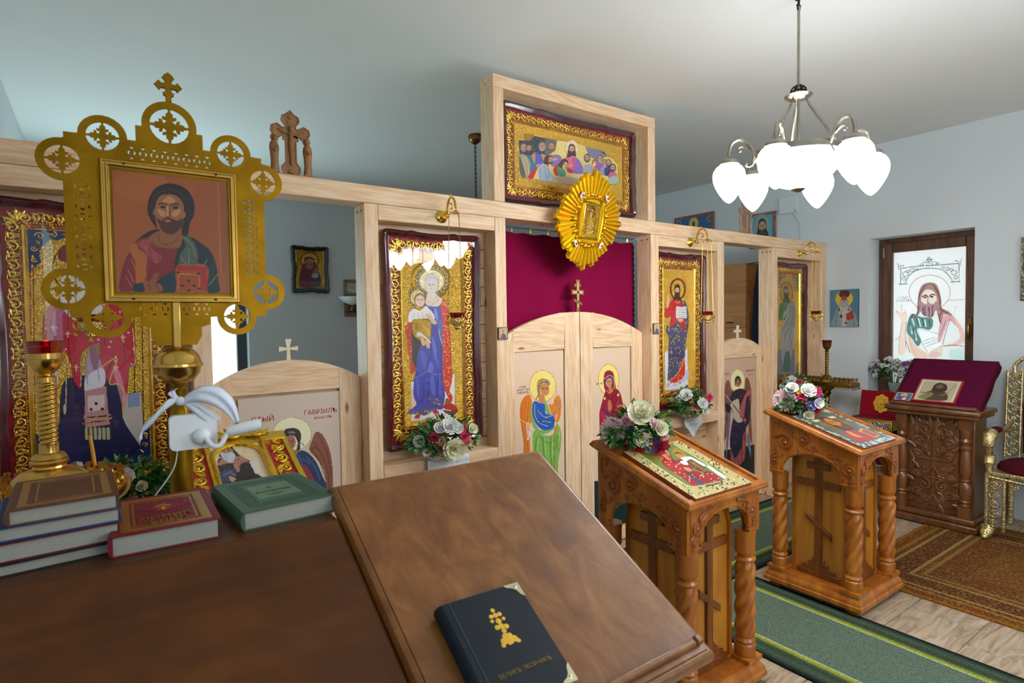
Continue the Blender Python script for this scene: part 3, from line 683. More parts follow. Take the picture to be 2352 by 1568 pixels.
b = MB(); b.box(X0+.03, X1-.03, ybot+.06, yb-.03, 0.06, .84); b.box(X0+.01, X1-.01, ybot+.04, yb-.01, 0, .06); b.box(X0+.03, X1-.03, yk, yb-.03, .84, 1.12)
b.build('cabinet', m_desk, dl, world=True)
def book(name, label, c, w, d, h, rz, cover, z, spine='left', sub=None, group=None, pages=None):
    """closed book lying flat; local x across, y along the spine"""
    t = thing(name, label, 'book', (c[0], c[1], z), rz, group=group); ct = 0.0022
    s = -1 if spine == 'left' else 1
    o = MB(); o.prism([rrect(w, d, .003, 3)], 0, ct, Matrix(((1, 0, 0, 0), (0, 0, 1, 0), (0, 1, 0, 0), (0, 0, 0, 1)))); o.build('back_cover', cover, t)
    fr = MB().prism([rrect(w, d, .003, 3)], h-ct, h, Matrix(((1, 0, 0, 0), (0, 0, 1, 0), (0, 1, 0, 0), (0, 0, 0, 1)))).build('front_cover', cover, t)
    P = [(s*w/2, ct), (s*(w/2+.004), h*.25), (s*(w/2+.005), h/2), (s*(w/2+.004), h*.75), (s*w/2, h-ct), (s*(w/2-.003), h-ct), (s*(w/2-.003), ct)]
    if s > 0: P = P[::-1]
    v = [(p[0], -d/2, p[1]) for p in P]+[(p[0], d/2, p[1]) for p in P]; n = len(P)
    MB().add(v, [tuple(range(n)), tuple(range(2*n-1, n-1, -1))]+[(i, i+n, (i+1) % n+n, (i+1) % n) for i in range(n)]).build('spine', cover, t)
    a, bb = (-w/2+.002, w/2-.006) if s < 0 else (-w/2+.006, w/2-.002)
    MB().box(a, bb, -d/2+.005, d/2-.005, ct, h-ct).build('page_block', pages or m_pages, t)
    return t, fr
cov = lambda n, c: plain('cloth_cover_'+n, c, 0.5, bump=0.2, bscale=700, var=0.08, vscale=30, spec=0.2)
m_tool = metal('gold_tooling', 'b98d3c', 0.4); m_tooln = plain('dark_tooling', '2d3f38', 0.5); m_tool2 = metal('dull_gold_tooling', '8a6a38', 0.45)
ZS = zk
def tool_frame(b, w, d, t, z): b.prism([[(-w/2, -d/2), (w/2, -d/2), (w/2, d/2), (-w/2, d/2)], [(-w/2+t, -d/2+t), (-w/2+t, d/2-t), (w/2-t, d/2-t), (w/2-t, -d/2+t)]], z, z+.0003, Matrix(((1, 0, 0, 0), (0, 0, 1, 0), (0, 1, 0, 0), (0, 0, 0, 1))))
FLAT = Matrix.Identity(4)
# red book
t, fr = book('red_book', 'dark red book with gilt border and lozenge cross cover, between other books', (0.090, 1.325), .172, .245, .037, radians(-1), cov('red', '6e1426'), ZS)
b = MB(); tool_frame(b, .145, .215, .016, .037); tool_frame(b, .105, .165, .004, .037)
for i in range(90):
    a = random.uniform(-.065, .065); c = random.uniform(-.1, .1)
    if abs(a) > .05 or abs(c) > .085 or (abs(c) > .03 and abs(a) < .045 and abs(c) < .075 and c > 0): b.ball((a, c, .0372), .003, 5, 3, (1, 1, .1))
b.build('gilt_border', m_tool, fr, world=False)
b = MB(); b.prism([[(-.05, .02), (-.02, .033), (0, .05), (.02, .033), (.05, .02), (.02, .007), (0, -.01), (-.02, .007)]], .0373, .0376, Matrix(((1, 0, 0, 0), (0, 0, 1, 0), (0, 1, 0, 0), (0, 0, 0, 1)))).build('lozenge', cov('lozenge', '7d1a33'), fr)
MB().box(-.003, .003, .0, .042, .0377, .038).box(-.014, .014, .026, .031, .0377, .038).box(-.008, .008, .035, .038, .0377, .038).box(-.009, .009, .010, .013, .0377, .038).build('cross_stamp', m_goldp, fr)
text('title', 'ЛИНИЯ', m_tool, fr, Matrix.Translation((0, -.045, .0377)), .024); text('title', 'ЮНИЯ', m_tool, fr, Matrix.Translation((0, -.07, .0377)), .022)
# green book
t, fr = book('green_book', 'green book with embossed border and framed title, rightmost on the shelf', (0.296, 1.335), .185, .25, .037, radians(4), cov('green', '3c5a44'), ZS)
b = MB()
for i in range(22):
    for j in range(30):
        x = -.07+.14*i/21; y = -.1+.2*j/29
        if abs(x) > .048 or abs(y) > .075: b.ball((x, y, .0372), .0022, 4, 3, (1, 1, .2))
b.build('embossed_border', m_tooln, fr)
MB().box(-.042, .045, -.055, .055, .0371, .0373).build('title_plate', cov('plate', '5f7a5c'), fr)
text('title', 'ОКТОИХЪ', m_tool2, fr, Matrix.Translation((0, -.005, .0375)), .015)
MB().prism([[(-.02, -.025), (.02, -.025), (0, -.04)]], .0374, .0376, Matrix(((1, 0, 0, 0), (0, 0, 1, 0), (0, 1, 0, 0), (0, 0, 0, 1)))).box(-.002, .002, .018, .036, .0374, .0376).box(-.008, .008, .026, .03, .0374, .0376).build('title_ornament', m_tooln, fr)
# stack of four on the left
book('dark_blue_book', 'thin dark blue book at the bottom of the stack', (-0.085, 1.345), .185, .235, .020, radians(5), cov('dkblue', '16202c'), ZS, 'left')
book('dark_red_book', 'thick dark red book second from the bottom of the stack', (-0.078, 1.35), .178, .235, .032, radians(4), cov('dkred', '5a0f22'), ZS+.0202, 'left')
book('blue_book', 'royal blue book second from the top of the stack', (-0.070, 1.35), .17, .225, .024, radians(3), cov('blue', '1c3566'), ZS+.0524, 'left')
t, fr = book('brown_book', 'brown leather book on top of the stack', (-0.062, 1.35), .152, .225, .026, radians(2), cov('brown', '5b3a28'), ZS+.0766, 'left')
b = MB(); tool_frame(b, .13, .195, .012, .026); tool_frame(b, .085, .15, .003, .026); b.build('blind_tooling', cov('brown2', '8a6238'), fr)
text('title', 'ТРІОДЬ', m_tool2, fr, Matrix.Translation((.01, .04, .0262)), .014)
book('sky_blue_book', 'bright blue book standing at the far left behind the stack', (-0.232, 1.31), .06, .2, .05, radians(4), cov('sky', '2f6fae'), ZS)
# black book on the slope
bk = thing('black_book', 'black cloth book with gold domed cross and metal corners on the sloping board', 'book', (0, 0, 0))
m_blk = cov('black', '141c26'); B = S @ Matrix.Translation((-0.124, -.472, 0)) @ Matrix.Rotation(radians(-1.5), 4, 'Z')
bk.matrix_world = B; w, d, h = .160, .204, .032
Fm = Matrix(((1, 0, 0, 0), (0, 0, 1, 0), (0, 1, 0, 0), (0, 0, 0, 1)))
MB().prism([rrect(w, d, .003, 3)], 0, .0022, Fm).build('back_cover', m_blk, bk)
fr = MB().prism([rrect(w, d, .003, 3)], h-.0022, h, Fm).build('front_cover', m_blk, bk, bevel=0.0008)
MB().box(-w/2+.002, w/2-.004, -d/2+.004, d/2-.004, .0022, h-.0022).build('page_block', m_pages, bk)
v = []; N = 9
for i in range(N): a = pi*i/(N-1); v += [(-w/2-.012*sin(a), -d/2, h/2-cos(a)*h/2), (-w/2-.012*sin(a), d/2, h/2-cos(a)*h/2)]
MB().add(v, [(2*i, 2*i+1, 2*i+3, 2*i+2) for i in range(N-1)]).build('spine', m_blk, bk)
MB().box(-w/2+.012, -w/2+.014, -d/2, d/2, h-.0004, h+.0006).build('hinge_groove', plain('groove_sheen', '2a3644', 0.35), fr)
m_corner = metal('nickel_corner', 'd8cfae', 0.25)
for sx, sy in ((1, 1), (1, -1)):
    c = MB(); x, y = sx*w/2, sy*d/2
    P = [(x, y), (x-sx*.032, y), (x-sx*.026, y-sy*.006), (x-sx*.016, y-sy*.01), (x-sx*.01, y-sy*.016), (x-sx*.006, y-sy*.026), (x, y-sy*.032)]
    c.prism([P if sx*sy > 0 else P[::-1]], h, h+.001, Fm); c.box(x-.0005, x+.001, min(y, y-sy*.032), max(y, y-sy*.032), h-.005, h+.001)
    c.ball((x-sx*.009, y-sy*.009, h+.001), .004, 8, 4, (1, 1, .4)); c.build('metal_corner', m_corner, bk)
g = MB()
for q in ((0, .058, .007), (0, .071, .006), (-.012, .058, .006), (.012, .058, .006), (-.016, .047, .005), (.016, .045, .005), (0, .043, .008), (0, .03, .008), (-.012, .03, .007), (.012, .026, .007), (0, .018, .007), (-.004, .005, .009), (.006, .003, .009), (-.014, -.004, .009), (.015, -.006, .009), (0, -.006, .012), (-.02, -.012, .006), (.022, -.013, .006)): g.ball((q[0]*.72+.004, q[1]*.8+.006, h), q[2]*.72, 7, 4, (1, 1, .06))
g.build('gold_stamp', m_goldp, fr); text('title', 'ВЕЛИКЪ ЗБОРНИКЪ', metal('title_gold', '8a7a48', 0.45), fr, Matrix.Translation((.006, -.052, h+.0002)), .0105)
# ================================================================ processional icon, ribbon, clip bracket
pi_ = thing('processional_icon', 'large brass processional icon with pierced round lobes on a brass pole', 'icon', (0.158, 1.7, 0))
CZ = 1.785
def arc(cx, cz, r, a0, a1, n=12): return [(cx+r*cos(radians(a0+(a1-a0)*i/n)), cz+r*sin(radians(a0+(a1-a0)*i/n))) for i in range(n+1)]
O = [(.214, -.214)]
O += arc(.217, -.147, .049, -90, 90)+arc(.218, .152, .049, -90, 90)+[(.214, .203), (.214, .216), (.2, .216)]
O += arc(.139, .217, .049, 0, 180)+[(.073, .217), (.073, .255), (.0595, .255)]+arc(0, .265, .06, -9, 189, 18)+[(-.073, .255), (-.073, .217)]
O += arc(-.139, .217, .049, 0, 180)+[(-.2, .216), (-.214, .216), (-.214, .203)]+arc(-.218, .152, .049, 90, 270)+arc(-.217, -.147, .049, 90, 270)+[(-.214, -.214)]
O += arc(-.143, -.213, .049, 180, 360)+[(-.078, -.214), (-.078, -.232), (-.056, -.24), (-.056, -.262), (-.045, -.285), (.045, -.285), (.056, -.262), (.056, -.24), (.078, -.232), (.078, -.214)]+arc(.143, -.213, .049, 180, 360)
H = []
CIR = [(0, .265, .043)]+[(s*.139, .217, .033) for s in (-1, 1)]+[(s*.218, .152, .033) for s in (-1, 1)]+[(s*.217, -.147, .033) for s in (-1, 1)]+[(s*.143, -.213, .033) for s in (-1, 1)]
for c in CIR: H.append(circle(*c, 24))
def band(x, z, horiz, n, skip=False):
    for k in range(n):
        t = (k-(n-1)/2)*.0235
        if skip and abs(t) < .015: continue
        f = (lambda a, q: (x+t+a, z+q)) if horiz else (lambda a, q: (x+q, z+t+a))
        H.append([f(-.006, .0145), f(0, .009), f(.006, .0145)]); H.append([f(-.006, -.0155), f(0, -.009), f(.006, -.0155)])
        H.append([f(-.0025, .006), f(-.007, .004), f(-.009, 0), f(-.007, -.004), f(-.0025, -.006), f(-.005, 0)]); H.append([f(.0025, .006), f(.007, .004), f(.009, 0), f(.007, -.004), f(.0025, -.006), f(.005, 0)])
band(0, .187, True, 8); band(-.183, .0, False, 9); band(.183, .0, False, 9); band(0, -.193, True, 7, True)
up = Matrix.Translation((0, 0, CZ))
MB().prism([O]+H, -.003, .003, up).build('pierced_plate', m_brass, pi_)
for cx_, cz_, r in CIR:
    fl = []; k = r/.033
    for q in range(4):
        R = lambda u, w: (cx_+(u*cos(q*pi/2)-w*sin(q*pi/2)), cz_+(u*sin(q*pi/2)+w*cos(q*pi/2)))
        fl += [R(.007*k, -.007*k), R(.010*k, -.0045*k), R(.013*k, -.012*k), R(.018*k, -.012*k), R(.017*k, -.006*k), R(.023*k, -.006*k), R(.026*k, -.0025*k), R(.033*k, -.002*k), R(.033*k, .002*k), R(.026*k, .0025*k), R(.023*k, .006*k), R(.017*k, .006*k), R(.018*k, .012*k), R(.013*k, .012*k), R(.010*k, .0045*k)]
    MB().prism([fl], -.002, .002, up).build('lobe_cross', m_brass, pi_)
fo = [(-.149, -.177), (.149, -.177), (.149, .163), (-.149, .163)]
mo = MB().sweep(fo, [(0, -.003), (0, -.012), (.004, -.018), (.008, -.018), (.010, -.014), (.014, -.014), (.017, -.02), (.021, -.02), (.024, -.006), (.026, -.006)], up).build('icon_moulding', m_brassb, pi_, ang=30)
for x, z in ((-.1, .155), (.1, .155), (-.09, -.169), (.09, -.169)): MB().ball((x, -.018, CZ+z), .003, 6, 4).build('rivet', plain('rivet_dark', '4a3a18', .4, 1), mo)
MB().prism([[(-.006, .325), (.006, .325), (.006, .338), (.011, .341), (.012, .347), (.007, .349), (.007, .358), (.016, .358), (.02, .353), (.024, .357), (.03, .364), (.024, .371), (.02, .375), (.016, .37), (.008, .37), (.008, .378), (.013, .384), (.009, .391), (0, .397), (-.009, .391), (-.013, .384), (-.008, .378), (-.008, .37), (-.016, .37), (-.02, .375), (-.024, .371), (-.03, .364), (-.024, .357), (-.02, .353), (-.016, .358), (-.007, .358), (-.007, .349), (-.012, .347), (-.011, .341), (-.006, .338)]], -.003, .003, up).build('finial_cross', m_brass, pi_, bevel=0.001)
MB().box(-.0085, .0085, -.012, -.004, CZ-.3, CZ-.176).build('strap', m_brassb, pi_, bevel=0.002)
MB().lathe([(.004, 1.498), (.02, 1.496), (.038, 1.487), (.049, 1.472), (.053, 1.456), (.057, 1.453), (.057, 1.447), (.053, 1.444), (.049, 1.428), (.038, 1.413), (.022, 1.404), (.016, 1.402)], 32).build('pole_knop', m_brassb, pi_)
MB().lathe([(.016, 1.402), (.014, 1.395), (.02, 1.388), (.018, 1.38), (.017, 1.37), (.017, 1.345), (.021, 1.34), (.021, 1.33), (.023, 1.326), (.023, 1.318), (.0265, 1.315), (.0265, .02), (.04, .0), ], 24).build('pole', m_brass, pi_)
# pole foot stand
MB().lathe([(.13, 0), (.13, .02), (.11, .03), (.06, .045), (.045, .08), (.034, .10), (.034, .3), (.028, .31)], 28).build('stand_foot', m_brass, pi_)

# ribbon
rb = thing('ribbon', 'white satin ribbon tied round the brass pole below its knop', 'ribbon', (0.158, 1.7, 1.36))
m_satin = plain('white_satin', 'd6deec', 0.42)
def strip(path, widths, wdir, name, curl_=0.006):
    P = smooth(path, False, 6); n = len(P); v = []; f = []; W_ = np.interp(np.linspace(0, 1, n), np.linspace(0, 1, len(widths)), widths)
    for i, p in enumerate(P):
        for j in range(9):
            s = (j-4)/4; fo_ = .0035*sin(5.5*s+i*.22)*min(1, i/6); v.append((p[0]+wdir[0]*s*W_[i]/2+fo_*.5, p[1]+wdir[1]*s*W_[i]/2-curl_*(1-s*s)+fo_, p[2]+wdir[2]*s*W_[i]/2))
    for i in range(n-1):
        for j in range(8): f.append((i*9+j, i*9+j+1, (i+1)*9+j+1, (i+1)*9+j))
    o = MB().add(v, f).build(name, m_satin, rb, ang=80); o.modifiers.new('thick', 'SOLIDIFY').thickness = 0.0012
strip([(-.012, -.03, 0), (-.035, -.045, -.008), (-.06, -.05, -.035), (-.085, -.045, -.062), (-.088, -.04, -.085)], [.014, .034, .036, .03, .012], (.35, 0, .94), 'ribbon_tail')
strip([(.008, -.03, .002), (.04, -.05, .016), (.08, -.055, .006), (.115, -.05, -.03), (.128, -.045, -.066)], [.018, .04, .048, .044, .03], (.25, .1, .96), 'ribbon_loop', .005)
strip([(.01, -.028, -.005), (.035, -.04, -.022), (.062, -.035, -.045), (.085, -.03, -.06)], [.014, .03, .034, .02], (.3, 0, .95), 'ribbon_tail')
strip([(-.006, -.025, .004), (-.02, -.03, .022), (-.012, -.03, .03)], [.012, .02, .014], (.9, 0, .3), 'ribbon_loop')
MB().ball((0, -.03, 0), .013, 10, 6, (1, .8, .9)).build('knot', m_satin, rb)
MB().lathe([(.019, -.006), (.021, 0), (.019, .007)], 20, caps=False).build('ribbon_wrap', m_satin, rb)

# clip bracket
cb = thing('clip_bracket', 'white plastic clip-on light with bent arm and round barrel on the brass pole', 'clip light', (0.158, 1.68, 1.28))
MB().prism([rrect(.107, .088, .014, 5, .026, .001)], -.022, .006).build('clip_plate', m_white, cb, bevel=0.003)
MB().ball((.043, -.03, -.012), .021, 14, 8, (1, .8, 1)).build('swivel_ball', m_white, cb)
MB().tube(smooth([(.05, -.045, -.016), (.062, -.06, -.034), (.08, -.062, -.033), (.092, -.058, -.014), (.102, -.055, -.002)], False), .0065, 10).build('bent_arm', m_white, cb)
br = MB().tube([(.098, -.055, -.003), (.104, -.056, -.002), (.168, -.066, .008), (.176, -.067, .009)], [.011, .0135, .0145, .013], 18).build('barrel', m_white, cb)
MB().tube([(.1762, -.067, .009), (.1775, -.0672, .0092)], .009, 18).build('barrel_lens', plain('lens_grey', '9aa0a8', 0.3), br)
MB().tube(smooth([(-.01, -.01, -.04), (-.02, -.005, -.09), (-.06, .0, -.15), (-.1, .0, -.2)], False), .0016, 6).build('cable', m_white, cb)
# ================================================================ chandelier
m_nick = metal('brushed_nickel', 'a9a294', 0.28); m_iron = metal('dark_iron', '3a3632', 0.45)
def shade_mat():
    # frosted acorn: the bulb sits low, so the glass glows most below its shoulder
    t = NT('lit_opal_glass'); co = t.add('ShaderNodeTexCoord'); sp = t.add('ShaderNodeSeparateXYZ', {0: (co, 'Object')})
    mr = t.add('ShaderNodeMapRange', {'Value': (sp, 'Z'), 'From Min': 0.07, 'From Max': 0.135, 'To Min': LAMP, 'To Max': LAMP*0.12}); t.ln(mr, 'Emission Strength')
    t.b.inputs['Emission Color'].default_value = (0.93, 0.97, 1.0, 1); t.b.inputs['Base Color'].default_value = (.9, .93, .96, 1); return t.m
m_shade = shade_mat()
m_bowl = plain('lit_opal_bowl', (0.93, 0.97, 1.0), 0.3, emit=LAMP*0.22)
ch = thing('chandelier', 'nickel chandelier with six lit acorn glass shades and a glass bowl', 'chandelier', (2.72, 1.475, 2.14))
Z0 = 2.14
def zl(*p): return [(r, z-Z0) for r, z in p]
MB().lathe(zl((.016, 3.04), (.016, 3.034), (.006, 3.03), (.005, 3.0)), 14).tube([(.014, 0, 3.01-Z0), (.008, 0, 2.985-Z0), (-.008, 0, 2.985-Z0), (-.014, 0, 3.008-Z0)], .004, 6).build('ceiling_hook', m_iron, ch)
MB().lathe(zl((.0065, 3.0), (.0065, 2.34)), 10).build('stem', m_nick, ch)
MB().lathe(zl((.02, 2.598), (.05, 2.594), (.062, 2.588), (.05, 2.576), (.022, 2.568), (.008, 2.566)), 26).build('upper_dish', m_nick, ch)
cr = MB()
for k in range(6):
    a = k*pi/3; cr.tube([(cos(a)*.036, sin(a)*.036, 2.597-Z0), (cos(a)*.03, sin(a)*.03, 2.62-Z0), (cos(a)*.02, sin(a)*.02, 2.632-Z0), (cos(a)*.01, sin(a)*.01, 2.634-Z0)], .004, 6)
cr.lathe([(.03, 2.612-Z0), (.034, 2.608-Z0), (.03, 2.604-Z0)], 18, caps=False).build('openwork_crown', m_iron, ch)
PH = radians(12)
for k in range(3):
    a = PH+radians(30)+k*2*pi/3; d = (cos(a), sin(a))
    MB().tube([(d[0]*.03, d[1]*.03, 2.57-Z0), (d[0]*.042, d[1]*.042, 2.55-Z0), (d[0]*.05, d[1]*.05, 2.535-Z0), (d[0]*.178, d[1]*.178, 2.325-Z0)], [.006, .004, .0075, .0075], 8).build('stay_rod', m_nick, ch)
MB().lathe(zl((.176, 2.335), (.188, 2.333), (.192, 2.322), (.190, 2.305), (.178, 2.300), (.176, 2.31), (.176, 2.335)), 40, caps=False).build('bowl_ring', m_nick, ch)
MB().lathe(zl((.18, 2.302), (.178, 2.27), (.165, 2.235), (.14, 2.205), (.105, 2.18), (.06, 2.163), (.015, 2.156)), 40).build('glass_bowl', m_bowl, ch)
MB().lathe(zl((.012, 2.16), (.03, 2.157), (.033, 2.151), (.02, 2.143), (.006, 2.138)), 18).build('bowl_finial', m_nick, ch)
for k in range(6):
    a = PH+k*pi/3; M = Matrix.Rotation(a, 4, 'Z')
    arm = MB().tube(smooth([(.185, 0, 2.315-Z0), (.20, 0, 2.345-Z0), (.225, 0, 2.385-Z0), (.262, 0, 2.405-Z0), (.295, 0, 2.39-Z0), (.31, 0, 2.35-Z0), (.31, 0, 2.318-Z0)], False), .0085, 8, M=M).build('arm', m_nick, ch)
    c = MB(); c.tube([M @ Vector(p) for p in smooth([(.212, 0, 2.35-Z0), (.235, 0, 2.365-Z0), (.255, 0, 2.37-Z0), (.268, 0, 2.36-Z0), (.264, 0, 2.348-Z0), (.254, 0, 2.35-Z0)], False)], .004, 6)
    c.tube([M @ Vector(p) for p in smooth([(.19, 0, 2.31-Z0), (.20, 0, 2.285-Z0), (.215, 0, 2.272-Z0), (.232, 0, 2.278-Z0), (.23, 0, 2.29-Z0)], False)], .004, 6)
    c.build('arm_scroll', m_nick, arm)
    MB().lathe(zl((.012, 2.325), (.02, 2.318), (.036, 2.312), (.046, 2.302), (.047, 2.29), (.043, 2.286)), 20, Matrix.Translation((cos(a)*.31, sin(a)*.31, 0))).build('shade_cap', m_nick, ch)
    MB().lathe(zl((.042, 2.288), (.058, 2.278), (.071, 2.258), (.076, 2.235), (.073, 2.208), (.062, 2.178), (.045, 2.148), (.026, 2.122), (.012, 2.109), (.002, 2.104)), 22, Matrix.Translation((cos(a)*.31, sin(a)*.31, 0))).build('lamp_shade', m_shade, ch)
ch2 = copy_tree(ch); ch2.location = (2.72, 0.2, 2.14); ch2['label'] = 'second nickel chandelier, seen mirrored in the glass of the mother and child icon'
# chain and rose of the lamp that hangs in the sanctuary
sl_ = thing('sanctuary_lamp', 'black chain with bronze ceiling rose behind the tall frame', 'hanging lamp', (2.1, 4.55, 1.95))
pt = at_y(1091, 310, 4.0); sc_ = (3.04-1.55)/(pt.z-1.55); sp = CAM+(pt-CAM)*sc_; sl_.location = (sp.x, sp.y, 1.75); H0 = 3.04-1.75
MB().lathe([(.05, H0), (.055, H0-.02), (.045, H0-.05), (.02, H0-.07), (.008, H0-.075)], 20).build('ceiling_rose', m_bronze, sl_)
cn = MB()
for k in range(26):
    z = H0-.085-k*.034; r_ = Matrix.Rotation(radians(90*(k % 2)), 4, 'Z'); cn.tube([r_ @ Vector((.008*cos(t*pi/4), 0, z+.021*sin(t*pi/4))) for t in range(8)], .0028, 5, closed=True)
cn.build('chain', m_iron, sl_)
MB().lathe([(.01, .36), (.03, .34), (.12, .25), (.15, .12), (.1, .03), (.02, 0)], 24).build('lamp_bowl', m_brassb, sl_)

# ================================================================ hanging oil lamps on brackets
def make_bracket(label, x, z, grp):
    t = thing('lamp_bracket', label, 'bracket', (x, YI, z), group=grp)
    R = Matrix.Rotation(radians(90), 4, 'X')
    MB().lathe([(.034, 0), (.034, .004), (.028, .01), (.022, .012), (.016, .018), (.009, .024)], 22, R).build('rosette', m_gold0, t)
    MB().tube(smooth([(0, -.02, 0), (0, -.045, .004), (0, -.06, .02), (0, -.066, .05), (0, -.085, .078), (0, -.115, .082), (0, -.14, .062), (0, -.15, .03), (0, -.15, .018)], False), [.007, .006]*28+[.006]*1 if False else .0062, 8).build('arm', m_gold0, t)
    g = MB(); g.tube(smooth([(0, -.062, .03), (0, -.075, .05), (0, -.098, .055), (0, -.115, .042), (0, -.112, .026), (0, -.1, .026)], False), .004, 6)
    g.tube(smooth([(0, -.045, .004), (0, -.055, -.01), (0, -.07, -.012), (0, -.075, 0), (0, -.066, .004)], False), .0045, 6)
    g.ball((0, -.1, .092), .006); g.ball((0, -.1, .101), .004); g.ball((0, -.05, .012), .011); g.build('scroll', m_gold0, t); return t
def make_lamp(label, x, y, z, grp, drop=.53):
    """z: height of the hook; the cup hangs drop below"""
    t = thing('hanging_oil_lamp', label, 'oil lamp', (x, y, z-drop-.085), group=grp); T0 = drop+.085
    MB().tube(smooth([(0, 0, T0+.014), (.006, 0, T0+.005), (0, 0, T0-.003)], False), .0022, 6).build('hook', m_gold0, t)
    cp = MB(); cp.lathe([(.004, T0), (.01, T0-.006), (.02, T0-.014), (.022, T0-.018), (.006, T0-.016)], 14)
    for k in range(3): a = radians(30+120*k); cp.tube([(0, 0, T0-.006), (cos(a)*.02, sin(a)*.02, T0-.012), (cos(a)*.034, sin(a)*.034, T0-.026)], .004, 6); cp.ball((cos(a)*.034, sin(a)*.034, T0-.03), .0045, 6, 4)
    cp.build('canopy', m_gold0, t)
    for k in range(3):
        a = radians(30+120*k); c = MB(); n = 60
        for i in range(n):
            u = i/(n-1); r = .034+.014*u; c.ball((cos(a)*r, sin(a)*r, (T0-.03)*(1-u)+.07*u), .0028, 4, 3, (1, 1, 1.6))
        tag(c.build('chain', m_chain, t), kind='stuff')
    MB().lathe([(.002, -.012), (.007, -.008), (.006, 0), (.014, .006), (.02, .012), (.017, .02), (.031, .03), (.037, .044), (.037, .062), (.035, .064)], 22).build('filigree_cup', metal('gilt_filigree', 'ffe294', 0.22, 0.7, 180), t)
    for k in range(3):
        s = MB(); a = radians(30+120*k); M = Matrix.Rotation(a, 4, 'Z')
        s.tube([M @ Vector(p) for p in smooth([(.036, 0, .045), (.052, 0, .04), (.056, 0, .056), (.046, 0, .068), (.05, 0, .08)], False)], .004, 6)
        s.tube([M @ Vector(p) for p in smooth([(.034, 0, .036), (.05, 0, .03), (.052, 0, .016), (.042, 0, .016)], False)], .0035, 6); s.ball((cos(a)*.045, sin(a)*.045, .012), .005, 6, 4); s.build('cup_handle', m_gold0, t)
    MB().lathe([(.02, .03), (.033, .05), (.036, .066), (.044, .088), (.046, .09), (.042, .088), (.034, .066)], 24, caps=False).build('ruby_glass_cup', m_rglass, t)
    return t
for nm, x, y in (('blue-robed mother', 1.503, 2.606), ('red-robed figure with the open book', 3.577, 2.606), ('green-robed figure by the right wall', 5.105, 2.606), ('bishop behind the brass icon', -0.03, 2.606)):
    make_bracket('gilt scroll bracket on the beam over the %s icon' % nm, x, 2.108, 'lamp brackets on the icon screen')
    make_lamp('gilt oil lamp with ruby cup hanging before the %s icon' % nm, x, y, 2.108+.012, 'hanging oil lamps')
# ================================================================ candle stands
def cup_mesh():
    return MB().lathe([(.008, 0), (.0085, .004), (.0055, .008), (.006, .022), (.0085, .03), (.0085, .034), (.0065, .034), (.005, .012)], 10)
cs_ = thing('candle_stand', 'brass candle stand with round tray and ruby oil lamp beside the books', 'candle stand', (-0.137, 2.2, 0))
ZT = 1.075
MB().lathe([(.19, ZT-.045), (.2, ZT-.03), (.203, ZT-.012), (.2, ZT), (.19, ZT-.004), (.06, ZT-.002)], 44).build('tray', m_brassb, cs_)
pr_ = None
for ring, nn in ((.178, 26), (.145, 20), (.112, 14)):
    for k in range(nn):
        a = 2*pi*(k+.3*(ring > .15))/nn
        if pr_ is None: pr_ = cup_mesh().build('candle_cup', m_brassb, cs_); o = pr_
        else: o = pr_.copy(); COL.objects.link(o); o.parent = cs_
        o.location = (ring*cos(a), ring*sin(a), ZT-.003)
MB().lathe([(.1, ZT), (.098, ZT+.012), (.09, ZT+.032), (.07, ZT+.05), (.042, ZT+.06), (.04, ZT+.066), (.046, ZT+.07), (.048, ZT+.078), (.042, ZT+.084), (.044, ZT+.088), (.036, ZT+.1), (.028, ZT+.104)], 32).build('dome', m_brassb, cs_)
def rope(b, r, z0, z1, turns, n=60, amp=.1):
    v = []; f = []; nt = 18
    for i in range(n+1):
        t = i/n
        for k in range(nt):
            a = 2*pi*k/nt; rr = r*(1+amp*cos(2*(a)-2*pi*turns*t)); v.append((rr*cos(a), rr*sin(a), z0+(z1-z0)*t))
    for i in range(n):
        for k in range(nt): f.append((i*nt+k, i*nt+(k+1) % nt, (i+1)*nt+(k+1) % nt, (i+1)*nt+k))
    b.add(v, f)
b = MB(); rope(b, .0225, ZT+.13, ZT+.312, 13, 150); b.lathe([(.026, ZT+.1), (.025, ZT+.104), (.025, ZT+.13), (.022, ZT+.131)], 20); b.lathe([(.022, ZT+.311), (.025, ZT+.313), (.025, ZT+.328), (.018, ZT+.332)], 20); b.build('twisted_column', m_brassb, cs_)
MB().lathe([(.018, ZT+.33), (.014, ZT+.336), (.02, ZT+.34), (.034, ZT+.353), (.042, ZT+.373), (.043, ZT+.382), (.0445, ZT+.383), (.0445, ZT+.399), (.042, ZT+.401)], 28).build('lamp_bowl', m_brassb, cs_)
MB().lathe([(.03, ZT+.38), (.041, ZT+.398), (.046, ZT+.433), (.0475, ZT+.435), (.043, ZT+.433), (.038, ZT+.4), (.026, ZT+.382)], 28, caps=False).build('ruby_glass_cup', m_rglass, cs_)
MB().lathe([(.001, ZT+.424), (.04, ZT+.423)], 24, caps=False).ball((.004, 0, ZT+.43), .006, 8, 5, (1, 1, 1.5)).build('flame_and_oil', plain('glowing_red_oil', (1.0, .05, .03), .2, emit=1.6), cs_)
b = MB(); rope(b, .03, .3, ZT-.06, 10, 120); b.lathe([(.2, 0), (.2, .03), (.17, .05), (.09, .07), (.06, .1), (.045, .16), (.06, .2), (.05, .26), (.035, .3)], 30); b.lathe([(.03, ZT-.07), (.06, ZT-.06), (.12, ZT-.05), (.185, ZT-.044)], 30); b.build('foot_column', m_brassb, cs_)
cnd = MB().tube([(0, 0, 0), (-.004, .002, .05), (-.010, .003, .105)], [.0062, .006, .0058], 10).build('candle', plain('beeswax', 'd89a2c', .45), loc=(-0.15+.112*cos(0.2), 2.2+.145*sin(-.55), ZT+.012))
